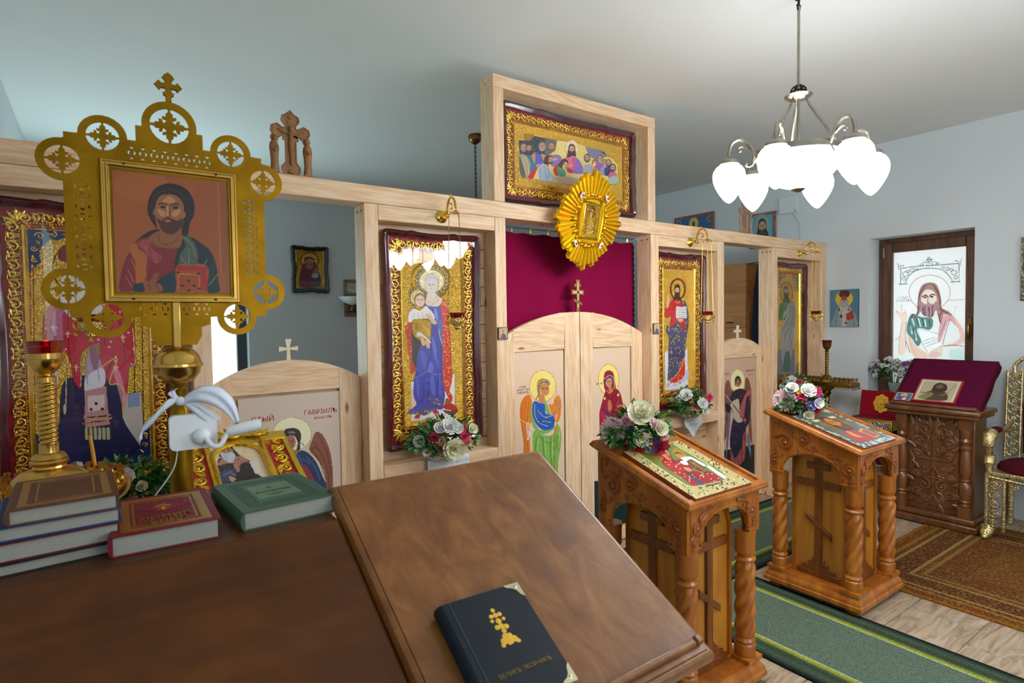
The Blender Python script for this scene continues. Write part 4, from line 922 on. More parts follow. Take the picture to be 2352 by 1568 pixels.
cp_ = at_z(218, 1072, ZT+.012); cnd.location = (cp_.x, cp_.y, ZT+.012)
tag(cnd, 'thin yellow beeswax candle leaning in the round tray', 'candle')
# side stand by the right wall
c2 = thing('candle_stand', 'brass candle stand with oblong tray against the right wall', 'candle stand', (5.215, 2.565, 0)); ZT = .975
m_br2 = metal('worn_brass', '9c7a3a', 0.35)
MB().box(-.085, .085, -.24, .24, ZT-.04, ZT).build('tray', m_br2, c2, bevel=0.006)
g = MB()
for k in range(15):
    y = -.22+.44*k/14
    for s in (-1, 1): g.tube([(s*.088, y-.012, ZT-.045), (s*.09, y, ZT-.056), (s*.088, y+.012, ZT-.045)], .003, 5)
for k in range(5):
    x = -.07+.14*k/4
    for s in (-1, 1): g.tube([(x-.012, s*.243, ZT-.045), (x, s*.245, ZT-.056), (x+.012, s*.243, ZT-.045)], .003, 5)
g.build('tray_fringe', m_br2, c2)
pr_ = None
for i in range(4):
    for j in range(13):
        x = -.066+.132*i/3; y = -.22+.44*j/12
        if x*x+y*y < .055**2: continue
        if pr_ is None: pr_ = cup_mesh().build('candle_cup', m_br2, c2); o = pr_
        else: o = pr_.copy(); COL.objects.link(o); o.parent = c2
        o.location = (x, y, ZT)
MB().lathe([(.065, ZT), (.06, ZT+.02), (.035, ZT+.045), (.024, ZT+.055), (.018, ZT+.06)], 24).build('dome', m_br2, c2)
b = MB(); rope(b, .014, ZT+.06, ZT+.265, 9, 100, .14); b.build('twisted_column', m_br2, c2)
MB().lathe([(.014, ZT+.262), (.018, ZT+.27), (.012, ZT+.276), (.026, ZT+.29), (.035, ZT+.31), (.037, ZT+.335), (.041, ZT+.34), (.034, ZT+.34)], 22).build('lamp_bowl', m_br2, c2)
MB().lathe([(.03, ZT+.33), (.04, ZT+.352), (.042, ZT+.362), (.037, ZT+.36), (.028, ZT+.333)], 22, caps=False).build('ruby_glass_cup', m_rglass, c2)
b = MB(); rope(b, .022, .25, ZT-.12, 8, 100, .12); b.lathe([(.16, 0), (.16, .02), (.1, .05), (.05, .12), (.035, .25)], 24); b.lathe([(.022, ZT-.13), (.04, ZT-.1), (.03, ZT-.085), (.07, ZT-.05), (.08, ZT-.04)], 20); b.build('foot_column', m_br2, c2)
# ================================================================ painted icons
GOLD = 'fccf56'
def face(A, x, y, s, skin='e2b890', line='5a3020', beard=None, tilt=0, asp=1.3, lip='b0604a', hair=None, eye=None):
    """s: half-width of the face"""
    c, n = cos(radians(tilt)), sin(radians(tilt)); R = lambda u, w: (x+(u*c-w*n)*s, y+(u*n+w*c)*s)
    if hair: A.ell(hair, *R(0, -.18), s*1.3, s*asp*1.18, tilt)
    A.ell(skin, x, y, s, s*asp, tilt)
    if beard: A.poly(beard, [R(-.92, .25), R(-.5, .5), R(0, .42), R(.5, .5), R(.92, .25), R(.8, 1.0), R(.3, 1.5), R(-.3, 1.5), R(-.8, 1.0)]); A.ell(skin, *R(0, .62), s*.3, s*.17, tilt)
    for sg in (-1, 1):
        A.line(line, [R(sg*.15, -.32), R(sg*.42, -.44), R(sg*.75, -.3)], s*.11); A.ell(eye or line, *R(sg*.42, -.14), s*.17, s*.09, tilt)
        A.line(line, [R(sg*.22, -.12), R(sg*.42, -.2), R(sg*.64, -.1)], s*.05)
    A.line(line, [R(.06, -.3), R(.1, .2), R(-.02, .3)], s*.08, a=.7); A.ell(lip, *R(0, .58), s*.24, s*.09, tilt)
def kiot(name, label, cx, cz, w, h, bw, art, frame=m_burg, yb=2.872, a=.007, lq=.036, beads=True, ground=m_red, gname='glass', glass=True):
    t = thing(name, label, 'icon', (cx, yb, cz-h/2)); U = Matrix.Translation((0, 0, h/2))
    out = kiot_outline(w, h, .028, a)
    MB().sweep(out, [(.004, 0), (0, -.01), (0, -.034), (.004, -.043), (.012, -.048), (lq*.55, -.046), (lq*.8, -.038), (lq, -.036), (lq, -.008)], U).build('picture_case', frame, t, ang=40)
    iw, ih = w-2*lq-.004, h-2*lq-.004
    bxo('case_ground', ground, -iw/2-.006, iw/2+.006, -.008, -.004, h/2-ih/2-.006, h/2+ih/2+.006, t, world=False)
    acanthus_border(iw, ih, bw, -.016).build('carved_border', m_gold, t, ang=70)
    g = MB(); g.v = [tuple(U @ Vector(p)) for p in []]
    for o in t.children:
        if o.name.startswith('carved_border'): o.location.z = h/2
    fw, fh = iw-2*bw, ih-2*bw
    MB().sweep([(-fw/2, -fh/2), (fw/2, -fh/2), (fw/2, fh/2), (-fw/2, fh/2)], [(-.004, -.008), (-.002, -.02), (.003, -.022), (.008, -.018), (.012, -.012), (.014, -.012)], U).build('inner_moulding', m_goldp, t, ang=30)
    if beads: o = tag(beading(fw+.014, fh+.014, .0042, -.017).build('bead_row', m_gold0, t), kind='stuff'); o.location.z = h/2
    W3 = lambda x, z: Vector((cx+x, yb-.0125, cz+z))
    p00, p10, p01 = W3(-fw/2+.012, fh/2-.012), W3(fw/2-.012, fh/2-.012), W3(-fw/2+.012, -fh/2+.012)
    art(t, p00, p10, p01)
    if glass:
        MB().add([(-iw/2-.003, -.034, h/2-ih/2-.003), (iw/2+.003, -.034, h/2-ih/2-.003), (iw/2+.003, -.034, h/2+ih/2+.003), (-iw/2-.003, -.034, h/2+ih/2+.003)], [(0, 1, 2, 3)]).build(gname, m_glass, t)
    return t
m_pg = print_mat('gilded_icon_print', 0.35, 0.9, 200, grough=0.2)
# ---- mother and child
def art_mother(t, p00, p10, p01):
    A = Art(150, 380, photomap(p00, p10, p01, (910, 590, 7.127))); A.bg(GOLD, .78)
    D = 1425
    for k in range(5): A.ring('b98a2a', 560, 380, 300+k*7, 290+k*7, 3, 1)
    A.poly('e9e2dc', [(240, 620+D), (960, 480+D), (962, 1190+D), (250, 1265+D)], sm=False); A.poly('e0b090', [(240, 740+D), (330, 700+D), (330, 1000+D), (250, 1060+D)], a=.7)
    A.ell('fbe9b4', 580, 390, 268, 256, m=.6); A.ring('5a2a14', 580, 390, 236, 224, 26)
    for k in range(22): a = k*2*pi/22; A.ell('f6dc90', 580+236*cos(a), 390+224*sin(a), 16, 10, degrees_(a), m=.5)
    A.ell('f7e6ae', 580, 400, 200, 190, m=.4); A.ring('8a6a2a', 580, 390, 264, 252, 6); A.ring('8a6a2a', 580, 395, 204, 194, 5)
    A.ell('f6e2a0', 350, 665, 152, 165, m=.5); A.ring('5a2a14', 350, 665, 128, 138, 20)
    for k in range(16): a = k*2*pi/16; A.ell('f6dc90', 350+128*cos(a), 665+138*sin(a), 11, 7, degrees_(a), m=.5)
    A.ell('f3dc90', 350, 670, 105, 112, m=.5); A.ring('8a6a2a', 350, 665, 150, 162, 5)
    # red mantle
    A.poly('d8301e', [(745, 680), (810, 720), (850, 850), (850, 1000), (880, 1200), (895, 1500), (900, 250+D), (920, 560+D), (875, 760+D), (920, 850+D), (905, 950+D), (830, 830+D), (770, 650+D), (760, 300+D), (760, 1400), (750, 1050), (725, 850)])
    A.poly('c8281c', [(250, 1060), (180, 1100), (150, 1200), (190, 1400), (195, 100+D), (230, 300+D), (240, 500+D), (320, 390+D), (260, 260+D), (265, 1400), (250, 1200)])
    A.poly('3a3a30', [(250, 1150), (300, 1300), (420, 1400), (380, 1520), (340, 380+D), (265, 250+D), (270, 1400)])
    A.poly('c42a1c', [(770, 1010+D), (900, 965+D), (1000, 1060+D), (900, 1080+D), (800, 1060+D)]); A.poly('6e4634', [(760, 1080+D), (870, 1090+D), (1010, 1070+D), (960, 1150+D), (880, 1165+D)]); A.poly('8a6238', [(790, 980+D), (830, 880+D), (900, 950+D), (830, 985+D)])
    A.speck('e8a040', [(745, 680), (850, 850), (880, 1200), (900, 250+D), (920, 560+D), (875, 760+D), (920, 850+D), (830, 830+D), (760, 300+D), (750, 1050)], 130, 11, 3); A.speck('8a1410', [(745, 680), (850, 850), (880, 1200), (900, 250+D), (920, 560+D), (875, 760+D), (830, 830+D), (760, 300+D), (750, 1050)], 60, 10, 8)
    A.speck('e8903c', [(180, 1100), (150, 1200), (195, 100+D), (230, 300+D), (320, 390+D), (260, 260+D), (250, 1200)], 40, 9, 4)
    # blue robe
    A.poly('4a4aa8', [(455, 780), (600, 815), (715, 790), (745, 1000), (760, 1400), (765, 600+D), (800, 780+D), (780, 1000+D), (760, 1060+D), (620, 1080+D), (480, 1165+D), (330, 1150+D), (180, 1140+D), (240, 1070+D), (330, 980+D), (285, 850+D), (290, 600+D), (330, 380+D), (370, 1530), (560, 1300), (570, 1100), (540, 900)])
    for p, c in (([(620, 840), (640, 1000), (690, 1030), (660, 860)], '8a9ad8'), ([(580, 1300), (600, 1500), (640, 250+D), (700, 400+D), (680, 200+D), (640, 1400)], '6a78cc'), ([(560, 300+D), (520, 420+D), (600, 450+D), (600, 330+D)], '6a78cc'), ([(400, 100+D), (420, 300+D), (480, 420+D), (500, 200+D)], '5a62bc'), ([(330, 560+D), (340, 800+D), (380, 880+D), (370, 620+D)], '6066c0'), ([(560, 560+D), (580, 800+D), (640, 820+D), (620, 560+D)], '6a70c8'), ([(690, 560+D), (700, 800+D), (740, 850+D), (730, 560+D)], '5c60bc')): A.poly(c, p, a=.8)
    A.lines('2c2a78', 9, [(570, 1350), (560, 200+D), (480, 400+D)], [(740, 1100), (735, 200+D), (745, 600+D)], [(660, 1400), (680, 300+D), (690, 700+D)], [(540, 620+D), (520, 800+D), (540, 960+D)], [(430, 640+D), (450, 800+D), (420, 960+D)], [(340, 980+D), (420, 920+D)], [(660, 620+D), (680, 900+D)])
    A.line('9a96d0', [(285, 570+D), (420, 500+D), (530, 440+D), (600, 490+D), (740, 500+D)], 10, a=.7)
    A.poly('6a5a58', [(180, 1140+D), (330, 1085+D), (420, 1050+D), (600, 1040+D), (750, 1075+D), (620, 1085+D), (480, 1165+D), (330, 1150+D)], a=.6); A.poly('6a5a68', [(545, 940+D), (570, 850+D), (680, 920+D), (760, 950+D), (755, 1030+D), (660, 990+D)], a=.7)
    A.speck('e0b050', [(180, 1140+D), (330, 1085+D), (420, 1050+D), (600, 1040+D), (750, 1075+D), (480, 1165+D)], 40, 9, 5); A.speck('e0b070', [(545, 940+D), (570, 850+D), (760, 950+D), (755, 1030+D)], 26, 9, 6)
    A.ell('b81c3c', 345, 1190+D, 50, 32, -25); A.ell('b81c3c', 650, 1115+D, 52, 34, 25); A.ell('f0a060', 325, 1215+D, 14, 10); A.ell('f0a060', 668, 1135+D, 14, 10)
    A.poly('5a68b8', [(650, 1050), (740, 1030), (760, 1200), (765, 1400), (720, 1300), (690, 1130)]); A.line('d0b070', [(700, 1180), (720, 1320), (755, 1420)], 14)
    # child
    A.poly('c89a2c', [(290, 1040), (400, 1010), (560, 1060), (565, 1180), (550, 1380), (470, 1300), (390, 1240), (340, 1250), (260, 1180)]); A.poly('e0b83c', [(380, 1060), (540, 1150), (545, 1300), (450, 1230), (400, 1130)], a=.8)
    A.lines('8a6018', 8, [(300, 1080), (420, 1100), (545, 1160)], [(400, 1120), (470, 1220), (540, 1330)], [(330, 1100), (330, 1200)])
    A.poly('f0e4dc', [(340, 1240), (400, 1235), (560, 1385), (540, 1400), (430, 1300), (340, 1310)])
    A.poly('e0b08c', [(390, 1300), (450, 1310), (480, 1420), (450, 1450), (415, 1420)]); A.poly('e0b08c', [(480, 1340), (540, 1390), (550, 1480), (520, 1495), (490, 1450)])
    A.poly('f2ece8', [(290, 840), (380, 870), (480, 800), (540, 850), (620, 950), (620, 1040), (560, 1040), (520, 1010), (300, 1020), (260, 1060), (200, 1060), (200, 950), (240, 870)])
    A.lines('c8b8b8', 7, [(300, 900), (270, 1010)], [(420, 900), (450, 1000)], [(530, 880), (600, 980)], [(350, 900), (370, 1000)]); A.line('e0c060', [(300, 830), (390, 880), (470, 810)], 9)
    face(A, 390, 720, 75, 'ecc8b0', '6a4030', hair='8a5a40', asp=1.25)
    A.poly('e8c0a0', [(480, 930), (560, 950), (600, 1000), (660, 1060), (650, 1100), (590, 1090), (550, 1030), (500, 990)])
    # mother's veil, scarf, face
    A.poly('cfc8d4', [(470, 430), (482, 330), (530, 288), (590, 280), (650, 310), (688, 390), (690, 470), (655, 570), (625, 640), (560, 640), (510, 590), (475, 510)]); A.poly('e6d2b8', [(520, 590), (640, 600), (700, 650), (750, 680), (715, 790), (600, 812), (480, 770), (490, 680)])
    A.lines('9a8ab0', 8, [(560, 800), (640, 740), (690, 700), (640, 640)], [(480, 380), (540, 340), (620, 335), (685, 390)]); A.line('d8b890', [(500, 720), (560, 740), (640, 680)], 8)
    face(A, 578, 475, 72, 'e8ccbc', '8a6a64', asp=1.45, lip='c8807a')
    A.poly('8a2014', [(430, 1285+D), (700, 1250+D), (700, 1320+D), (430, 1350+D)], sm=False)
    A.mesh('painting', m_pg, t, p00, p10, p01, True)
    text('caption', 'БОГОМАТЕРЬ', plain('caption_white', 'e8e0d8', .5), t, Matrix.Translation((0, -.0135, .115)) @ FRONT, .022)
def degrees_(a): return a*180/pi
kiot('mother_and_child_icon', 'tall gilded icon of a blue-robed mother with child in a wavy burgundy case', 1.4955, 1.452, .592, 1.165, .068, art_mother)
# ---- full figure with an open book
def art_teacher(t, p00, p10, p01):
    A = Art(110, 320, photomap(p00, p10, p01, (1510, 620, 5.227))); A.bg(GOLD, .78)
    A.poly('e6e4ee', [(85, 990), (130, 950), (360, 950), (368, 1410), (95, 1445)], sm=False); A.poly('b8a8d8', [(260, 1260), (368, 1200), (368, 1300), (180, 1400)], a=.6)
    A.ring('8a1c14', 245, 230, 86, 122, 22); 
    for k in range(16): a = k*2*pi/16; A.ell('e8c060', 245+86*cos(a), 230+122*sin(a), 6, 6, m=1)
    A.poly('d02020', [(180, 360), (225, 350), (290, 370), (300, 420), (330, 600), (330, 740), (290, 700), (250, 620), (150, 690), (160, 560), (110, 580), (85, 540), (100, 450), (150, 390)])
    A.poly('d8301c', [(300, 1030), (325, 1060), (325, 1260), (240, 1340), (150, 1355), (200, 1280), (270, 1180)]); A.speck('f0c040', [(325, 1180), (325, 1260), (240, 1340), (150, 1355), (240, 1280)], 26, 6, 2)
    R = [(275, 370), (330, 380), (355, 440), (380, 560), (370, 700), (340, 870), (330, 1040), (300, 1060), (270, 1180), (200, 1290), (150, 1330), (120, 1310), (130, 1150), (130, 950), (140, 830), (105, 740), (120, 660), (150, 690), (250, 620), (290, 700), (330, 740), (335, 600), (300, 430)]
    A.poly('4a4a70', R); A.speck('c8a84a', R, 190, 8, 5); A.speck('2c2c78', R, 90, 6, 9)
    A.lines('3a3550', 6, [(150, 690), (260, 640), (280, 700)], [(280, 700), (260, 900), (230, 1100), (150, 1290)], [(240, 760), (200, 950), (160, 1200)], [(320, 760), (300, 950), (290, 1060)], [(140, 830), (190, 800), (270, 690)]); A.line('d8c080', [(130, 1320), (200, 1290), (280, 1180), (320, 1060)], 7)
    A.lines('8a1010', 5, [(200, 420), (170, 560), (160, 650)], [(250, 420), (240, 560)], [(310, 640), (310, 720)]); A.line('e8b040', [(215, 375), (245, 395), (275, 375)], 8)
    A.poly('e6b48c', [(110, 460), (105, 400), (118, 310), (135, 310), (145, 360), (135, 440)]); A.poly('ecebe6', [(225, 435), (288, 442), (350, 436), (352, 580), (290, 572), (222, 580)], sm=False); A.line('8a8a8a', [(288, 442), (290, 572)], 4)
    for k in range(5):
        for x in (235, 298): A.line('9a9aa0', [(x, 462+k*24), (x+42, 462+k*24)], 5)
    A.poly('e6b48c', [(240, 590), (300, 580), (310, 610), (270, 625)]); A.ell('e0b090', 130, 1380, 18, 32, 15); A.ell('e0b090', 265, 1345, 14, 30, -35)
    A.poly('3a2a24', [(205, 220), (215, 180), (240, 172), (265, 185), (275, 240), (270, 310), (290, 370), (240, 355), (185, 360), (208, 300)]); face(A, 237, 250, 27, 'ddb494', '3a2a20', beard='4a3226', asp=1.45)
    A.poly('7a1c14', [(160, 1455), (330, 1440), (330, 1480), (160, 1495)], sm=False)
    A.mesh('painting', m_pg, t, p00, p10, p01, True); text('caption', 'СПАСИТЕЛЬ', plain('caption_white', 'e8e0d8', .5), t, Matrix.Translation((0, -.0135, .115)) @ FRONT, .022)
kiot('teacher_icon', 'tall gilded icon of a red-robed figure with an open white book in a burgundy case', 3.5765, 1.452, .592, 1.165, .068, art_teacher)
# ---- figure in green by the wall
m_enam = plain('blue_enamel', '1c2a6a', 0.25); m_enamd = plain('grey_enamel', '4c545c', 0.35)
def corner_plates(t, fw, fh, h, mat, L):
    for sx in (-1, 1):
        for sz in (-1, 1):
            P = [(0, 0), (-L, 0), (-L*.93, -L*.2), (-L*.75, -L*.3), (-L*.55, -L*.25), (-L*.45, -L*.42), (-L*.3, -L*.55), (-L*.26, -L*.8), (-L*.3, -L*1.0), (-L*.18, -L*1.15), (0, -L*1.35)]
            Q = [(sx*(fw/2-.016+p[0]), h/2+sz*(fh/2-.016+p[1])) for p in P]
            if sx*sz < 0: Q = Q[::-1]
            o = MB().prism([Q[::-1]], -.016, -.0126).build('corner_plate', mat, t)
            g = MB(); M = Matrix.Translation((sx*(fw/2-.016), 0, h/2+sz*(fh/2-.016))) @ Matrix.Diagonal((sx, 1, sz, 1))
            for c in ((-.3, -.2, .13, 0), (-.65, -.13, .1, 90), (-.14, -.6, .1, 180), (-.13, -.95, .09, 200)): curl(g, c[0]*L, c[1]*L, c[2]*L, c[3], 1.3, .018*L+.0006, -.017, 1, 14, M=M, ns=5)
            for c in ((-.2, -.35, 215), (-.48, -.12, 170), (-.1, -.8, 260), (-.85, -.1, 180), (-.08, -1.1, 260)): leaf(g, c[0]*L, c[1]*L, c[2], .16*L, .07*L, -.017, M)
            g.build('gilt_scrolls', m_gold, o)
def art_forerunner(t, p00, p10, p01):
    A = Art(90, 260, photomap(p00, p10, p01, (1780, 600, 5.6))); A.bg('ecbc58', .78)
    A.poly('5a6474', [(20, 1130), (255, 1130), (255, 1440), (20, 1440)], sm=False); A.ell('a08050', 140, 1470, 120, 40, a=.7)
    A.ring('a07c30', 145, 400, 75, 135, 12, 1); A.ell('d8b050', 145, 400, 60, 115, m=1)
    A.poly('3f6a2c', [(60, 560), (110, 525), (180, 520), (215, 560), (230, 700), (90, 760), (45, 740), (50, 640)])
    A.poly('8d8a80', [(150, 590), (190, 535), (245, 520), (265, 560), (262, 840), (245, 860), (250, 1000), (220, 1180), (190, 1300), (120, 1330), (80, 1200), (75, 900), (110, 800), (140, 700)])
    A.lines('5c5a56', 6, [(200, 560), (170, 760), (90, 900)], [(235, 560), (220, 760), (120, 960)], [(230, 800), (180, 1000), (110, 1180)], [(150, 900), (110, 1050)], [(215, 1000), (190, 1200)]); A.lines('b8b09c', 7, [(180, 600), (150, 740), (100, 830)], [(110, 940), (95, 1100)], [(160, 960), (140, 1120)])
    A.poly('2e5040', [(130, 1180), (190, 1180), (190, 1380), (110, 1400)]); A.poly('a8a878', [(100, 720), (130, 640), (150, 650), (110, 740)]); A.ell('b8805a', 235, 460, 14, 30)
    A.poly('3a2c22', [(112, 380), (125, 330), (150, 325), (170, 370), (172, 450), (185, 520), (105, 520), (115, 450)]); face(A, 142, 390, 26, 'a88068', '2a2018', beard='4a3a2a', asp=1.45); A.ell('8a5a3c', 90, 1470, 30, 18, -20); A.ell('8a5a3c', 165, 1460, 26, 18, 20)
    A.mesh('painting', m_pg, t, p00, p10, p01, True)
tj = kiot('forerunner_icon', 'tall gilded icon of a green-robed figure in a burgundy case next to the right wall', 5.115, 1.452, .55, 1.165, .05, art_forerunner)
corner_plates(tj, .55-.076-.1, 1.165-.076-.1, 1.165, m_enamd, .11)
# ---- bishop saint on the left
def art_bishop(t, p00, p10, p01):
    A = Art(210, 500, photomap(p00, p10, p01, (60, 500, 2.6139))); A.bg(GOLD, .78)
    for x in (20, 40, 640, 690): A.line('a87c24', [(x, 60), (x+18, 1500)], 5, 1)
    A.poly('c8b8b0', [(600, 1060), (690, 1040), (720, 1480), (520, 1500)], sm=False); A.poly('8a98b8', [(610, 1060), (680, 1045), (684, 1130), (612, 1140)], sm=False)
    A.ring('b08428', 330, 300, 170, 160, 8, 1)
    A.poly('1c1c4a', [(220, 1000), (330, 950), (560, 950), (580, 1200), (690, 1400), (540, 1470), (200, 1500), (200, 1250)]); A.poly('24225a', [(190, 1250), (300, 1180), (330, 1500), (180, 1490)])
    A.poly('c41838', [(120, 560), (220, 480), (420, 470), (560, 520), (640, 640), (660, 880), (620, 900), (600, 1080), (560, 1000), (500, 980), (440, 900), (440, 760), (330, 820), (330, 1020), (280, 960), (270, 880), (230, 800), (190, 830), (180, 1200), (160, 1000), (140, 760), (100, 720)])
    A.poly('d07aa0', [(165, 570), (215, 560), (220, 820), (190, 860), (170, 720)], a=.8); A.poly('c82848', [(440, 850), (540, 840), (600, 1040), (560, 1000), (500, 980)], a=.9); A.poly('e090a8', [(520, 900), (560, 920), (600, 1080), (585, 1150), (560, 1060)], a=.7)
    A.speck('e8d8d8', [(120, 560), (220, 480), (560, 520), (660, 880), (560, 1000), (440, 760), (230, 800), (100, 720)], 60, 6, 4)
    A.poly('c09ab0', [(372, 800), (415, 790), (475, 960), (430, 1040), (352, 1050)]); A.poly('e0dce6', [(360, 960), (460, 900), (472, 1000), (400, 1045), (355, 1045)]); A.lines('9a98b8', 6, [(360, 840), (370, 1000)], [(420, 830), (440, 980)]); A.poly('8a5068', [(380, 780), (440, 760), (430, 900), (400, 900)], a=.8)
    A.poly('c08a90', [(350, 1040), (480, 1010), (500, 1240), (355, 1260)], sm=False); A.poly('e0c8c8', [(370, 1070), (470, 1060), (472, 1150), (372, 1165)], sm=False)
    A.ell('2a2430', 420, 1115, 11, 9); A.ell('2a2430', 390, 1150, 10, 9); A.ell('2a2430', 458, 1148, 10, 9); A.line('3a2024', [(370, 1200), (480, 1188)], 9); A.line('3a2024', [(372, 1228), (480, 1216)], 8); A.speck('d8a050', [(352, 1180), (495, 1170), (500, 1240), (355, 1258)], 30, 5, 7)
    for k in range(6): A.line('b8b48c', [(362+k*26, 1265), (364+k*26, 1325)], 17, sm=False); A.line('5a583c', [(374+k*26, 1265), (376+k*26, 1325)], 4, sm=False)
    A.line('d8b860', [(450, 900), (520, 850), (545, 860), (500, 990), (560, 1000), (605, 1070)], 7); A.line('d8c8a8', [(240, 860), (240, 1080), (232, 1170)], 6); A.ell('c8b8b0', 232, 1150, 9, 30)
    A.poly('e6ddd8', [(200, 400), (260, 330), (420, 330), (470, 430), (460, 560), (360, 640), (230, 560)]); A.poly('7a1828', [(230, 170), (430, 170), (450, 260), (210, 260)]); face(A, 330, 330, 70, 'd8a888', '4a2c20', beard='d8d0c8', asp=1.3)
    A.lines('c88ab0', 7, [(270, 480), (200, 600)], [(420, 480), (520, 600)])
    A.lines('7a0c24', 7, [(150, 620), (150, 780)], [(250, 560), (260, 860)], [(480, 560), (470, 760)], [(560, 600), (600, 860)], [(300, 830), (290, 960)], [(520, 860), (480, 940)]); A.lines('e8c888', 5, [(120, 570), (110, 720)], [(640, 660), (655, 870), (620, 895)], [(230, 800), (190, 835), (175, 1000)], [(335, 830), (328, 1010)])
    for x, y in ((160, 660), (250, 700), (500, 640), (580, 720), (300, 900), (540, 900)): A.line('f0d8a0', [(x, y-18), (x, y+18)], 6); A.line('f0d8a0', [(x-13, y-4), (x+13, y-4)], 5)
    A.mesh('painting', m_pg, t, p00, p10, p01, True)
tn = kiot('bishop_icon', 'large gilded icon of a bishop in red vestments behind the brass processional icon', -0.030, 1.452, .592, 1.165, .058, art_bishop)
corner_plates(tn, .592-.076-.116, 1.165-.076-.116, 1.165, m_enam, .12)
# ---- supper
def art_supper(t, p00, p10, p01):
    A = Art(330, 160, photomap(p00, p10, p01, (1180, 280, 9.046))); A.bg(GOLD, .78)
    A.poly('c09a3c', [(230, 240), (430, 280), (390, 400), (230, 380)], m=.7)
    Q = [(110, 380), (200, 385), (340, 400), (430, 295), (900, 385), (1130, 410), (1300, 440), (1700, 575), (1880, 620), (1930, 720), (2060, 760), (2160, 900), (2165, 1280), (1500, 1330), (900, 1270), (160, 1140), (115, 1080)]
    A.poly('e8cf7a', Q, sm=False); A.poly('2c3442', [(110, 380), (340, 400), (430, 295), (660, 340), (660, 700), (120, 700)], sm=False); A.poly('4a5268', [(640, 335), (900, 385), (860, 600), (700, 700), (640, 700)], sm=False, a=.9); A.poly('f0dc90', [(900, 385), (1080, 400), (1080, 700), (940, 680)], sm=False, a=.6); A.poly('6a70a0', [(1480, 510), (1880, 620), (1930, 720), (1720, 800), (1560, 700)], sm=False, a=.9); A.poly('2a3a86', [(1800, 600), (1880, 620), (1930, 720)], sm=False); A.poly('8088a8', [(1700, 575), (1740, 600), (1740, 780), (1700, 780)], sm=False, a=.6)
    for x, y, r in ((500, 490, 140), (1790, 740, 95), (1540, 700, 120), (720, 730, 110)): A.ring('9a9a80', x, y, r*.8, r, 3)
    A.ell('f2e0b0', 1205, 545, 140, 165); A.ring('c86a5a', 1205, 545, 142, 168, 5)
    for q in ([(1180, 390), (1180, 470)], [(1225, 390), (1225, 470)], [(1070, 490), (1140, 500)], [(1070, 600), (1140, 600)], [(1280, 500), (1345, 520)], [(1280, 620), (1345, 620)]): A.line('c86a5a', q, 5)
    def man(x, y, s, robe, body, skin='c8946a', hair='4a3a30', beard='5a4638', tilt=0):
        A.poly(robe, body); A.lines('3a3440', 6, *[[(body[0][0]*.5+x*.5+k*s*.5, y+s*1.6), (body[0][0]*.5+x*.5+k*s*.7, y+s*3.4)] for k in (-1, 0, 1)], a=.35); face(A, x, y, s, skin, '3a2418', beard=beard, hair=hair, asp=1.4, tilt=tilt)
    man(205, 540, 55, 'b0a080', [(120, 690), (230, 680), (330, 830), (350, 1000), (300, 1150), (160, 1140), (120, 900)], hair='6a6a70', beard='8a8478'); A.poly('3a3a48', [(120, 700), (190, 900), (250, 1140), (160, 1135), (118, 1000)], a=.8); A.lines('d8c8a0', 9, [(230, 720), (300, 900), (310, 1120)], [(180, 760), (230, 960), (260, 1120)])
    man(315, 560, 52, '3a7898', [(270, 700), (350, 700), (450, 800), (470, 930), (400, 1000), (340, 1050), (340, 860)], hair='4a3c34', beard='4c3c34')
    man(590, 520, 58, '5a58c8', [(440, 640), (540, 680), (620, 700), (640, 820), (520, 880), (440, 860)], hair='8a8a88', beard='a8a098'); A.poly('c89a40', [(380, 700), (440, 640), (440, 860), (400, 800)]); A.poly('c89a40', [(570, 660), (650, 700), (630, 830), (600, 760)])
    man(785, 520, 60, '8a70b8', [(700, 720), (850, 680), (960, 700), (1005, 800), (930, 880), (820, 930), (780, 900)], hair='6a4c38', beard='7a5a44'); A.ell('d8a880', 860, 775, 60, 22, -10)
    A.poly('e06a8c', [(1070, 740), (1160, 700), (1290, 720), (1290, 900), (1240, 1060), (1120, 1040), (1100, 880)]); A.poly('8a6ac0', [(1270, 740), (1360, 790), (1440, 950), (1440, 1070), (1240, 1060), (1270, 900)]); A.poly('c01c3c', [(1120, 960), (1230, 1000), (1220, 1060), (1110, 1030)]); A.line('d82858', [(1235, 750), (1245, 920)], 22); A.poly('4a3428', [(1130, 560), (1160, 470), (1220, 455), (1270, 500), (1285, 620), (1290, 720), (1220, 700), (1110, 740)]); face(A, 1208, 575, 54, 'd8a884', '3a2418', beard='5a4030', asp=1.5); A.ell('d8a880', 1190, 905, 55, 24, -15)
    A.poly('a8a8b8', [(1450, 940), (1480, 890), (1600, 880), (1640, 960), (1600, 1060), (1450, 1050)]); face(A, 1525, 760, 52, 'c8a084', '3a2c24', beard='6a5a50', hair='4c4038', asp=1.5)
    for x, y, s, c, h in ((1690, 870, 50, 'b0a080', '3c342e'), (1790, 770, 46, '9068c0', '6a4a30'), (1890, 850, 42, '98a0a0', '5a4030'), (1970, 860, 50, '4a38a0', '6a645c'), (2060, 960, 52, 'd06a90', '2c2420')):
        A.poly(c, [(x-70, y+90), (x+60, y+90), (x+90, y+260), (x-80, y+240)]); face(A, x, y, s, 'd0a080', '2c1c14', hair=h, beard=None if s < 48 else '4a3c34', asp=1.4)
    A.poly('a8c0b8', [(1970, 1200), (2040, 1130), (2150, 1140), (2165, 1280), (1970, 1260)]); A.poly('3c3a50', [(1900, 1080), (1960, 1000), (2000, 1040), (1960, 1110)])
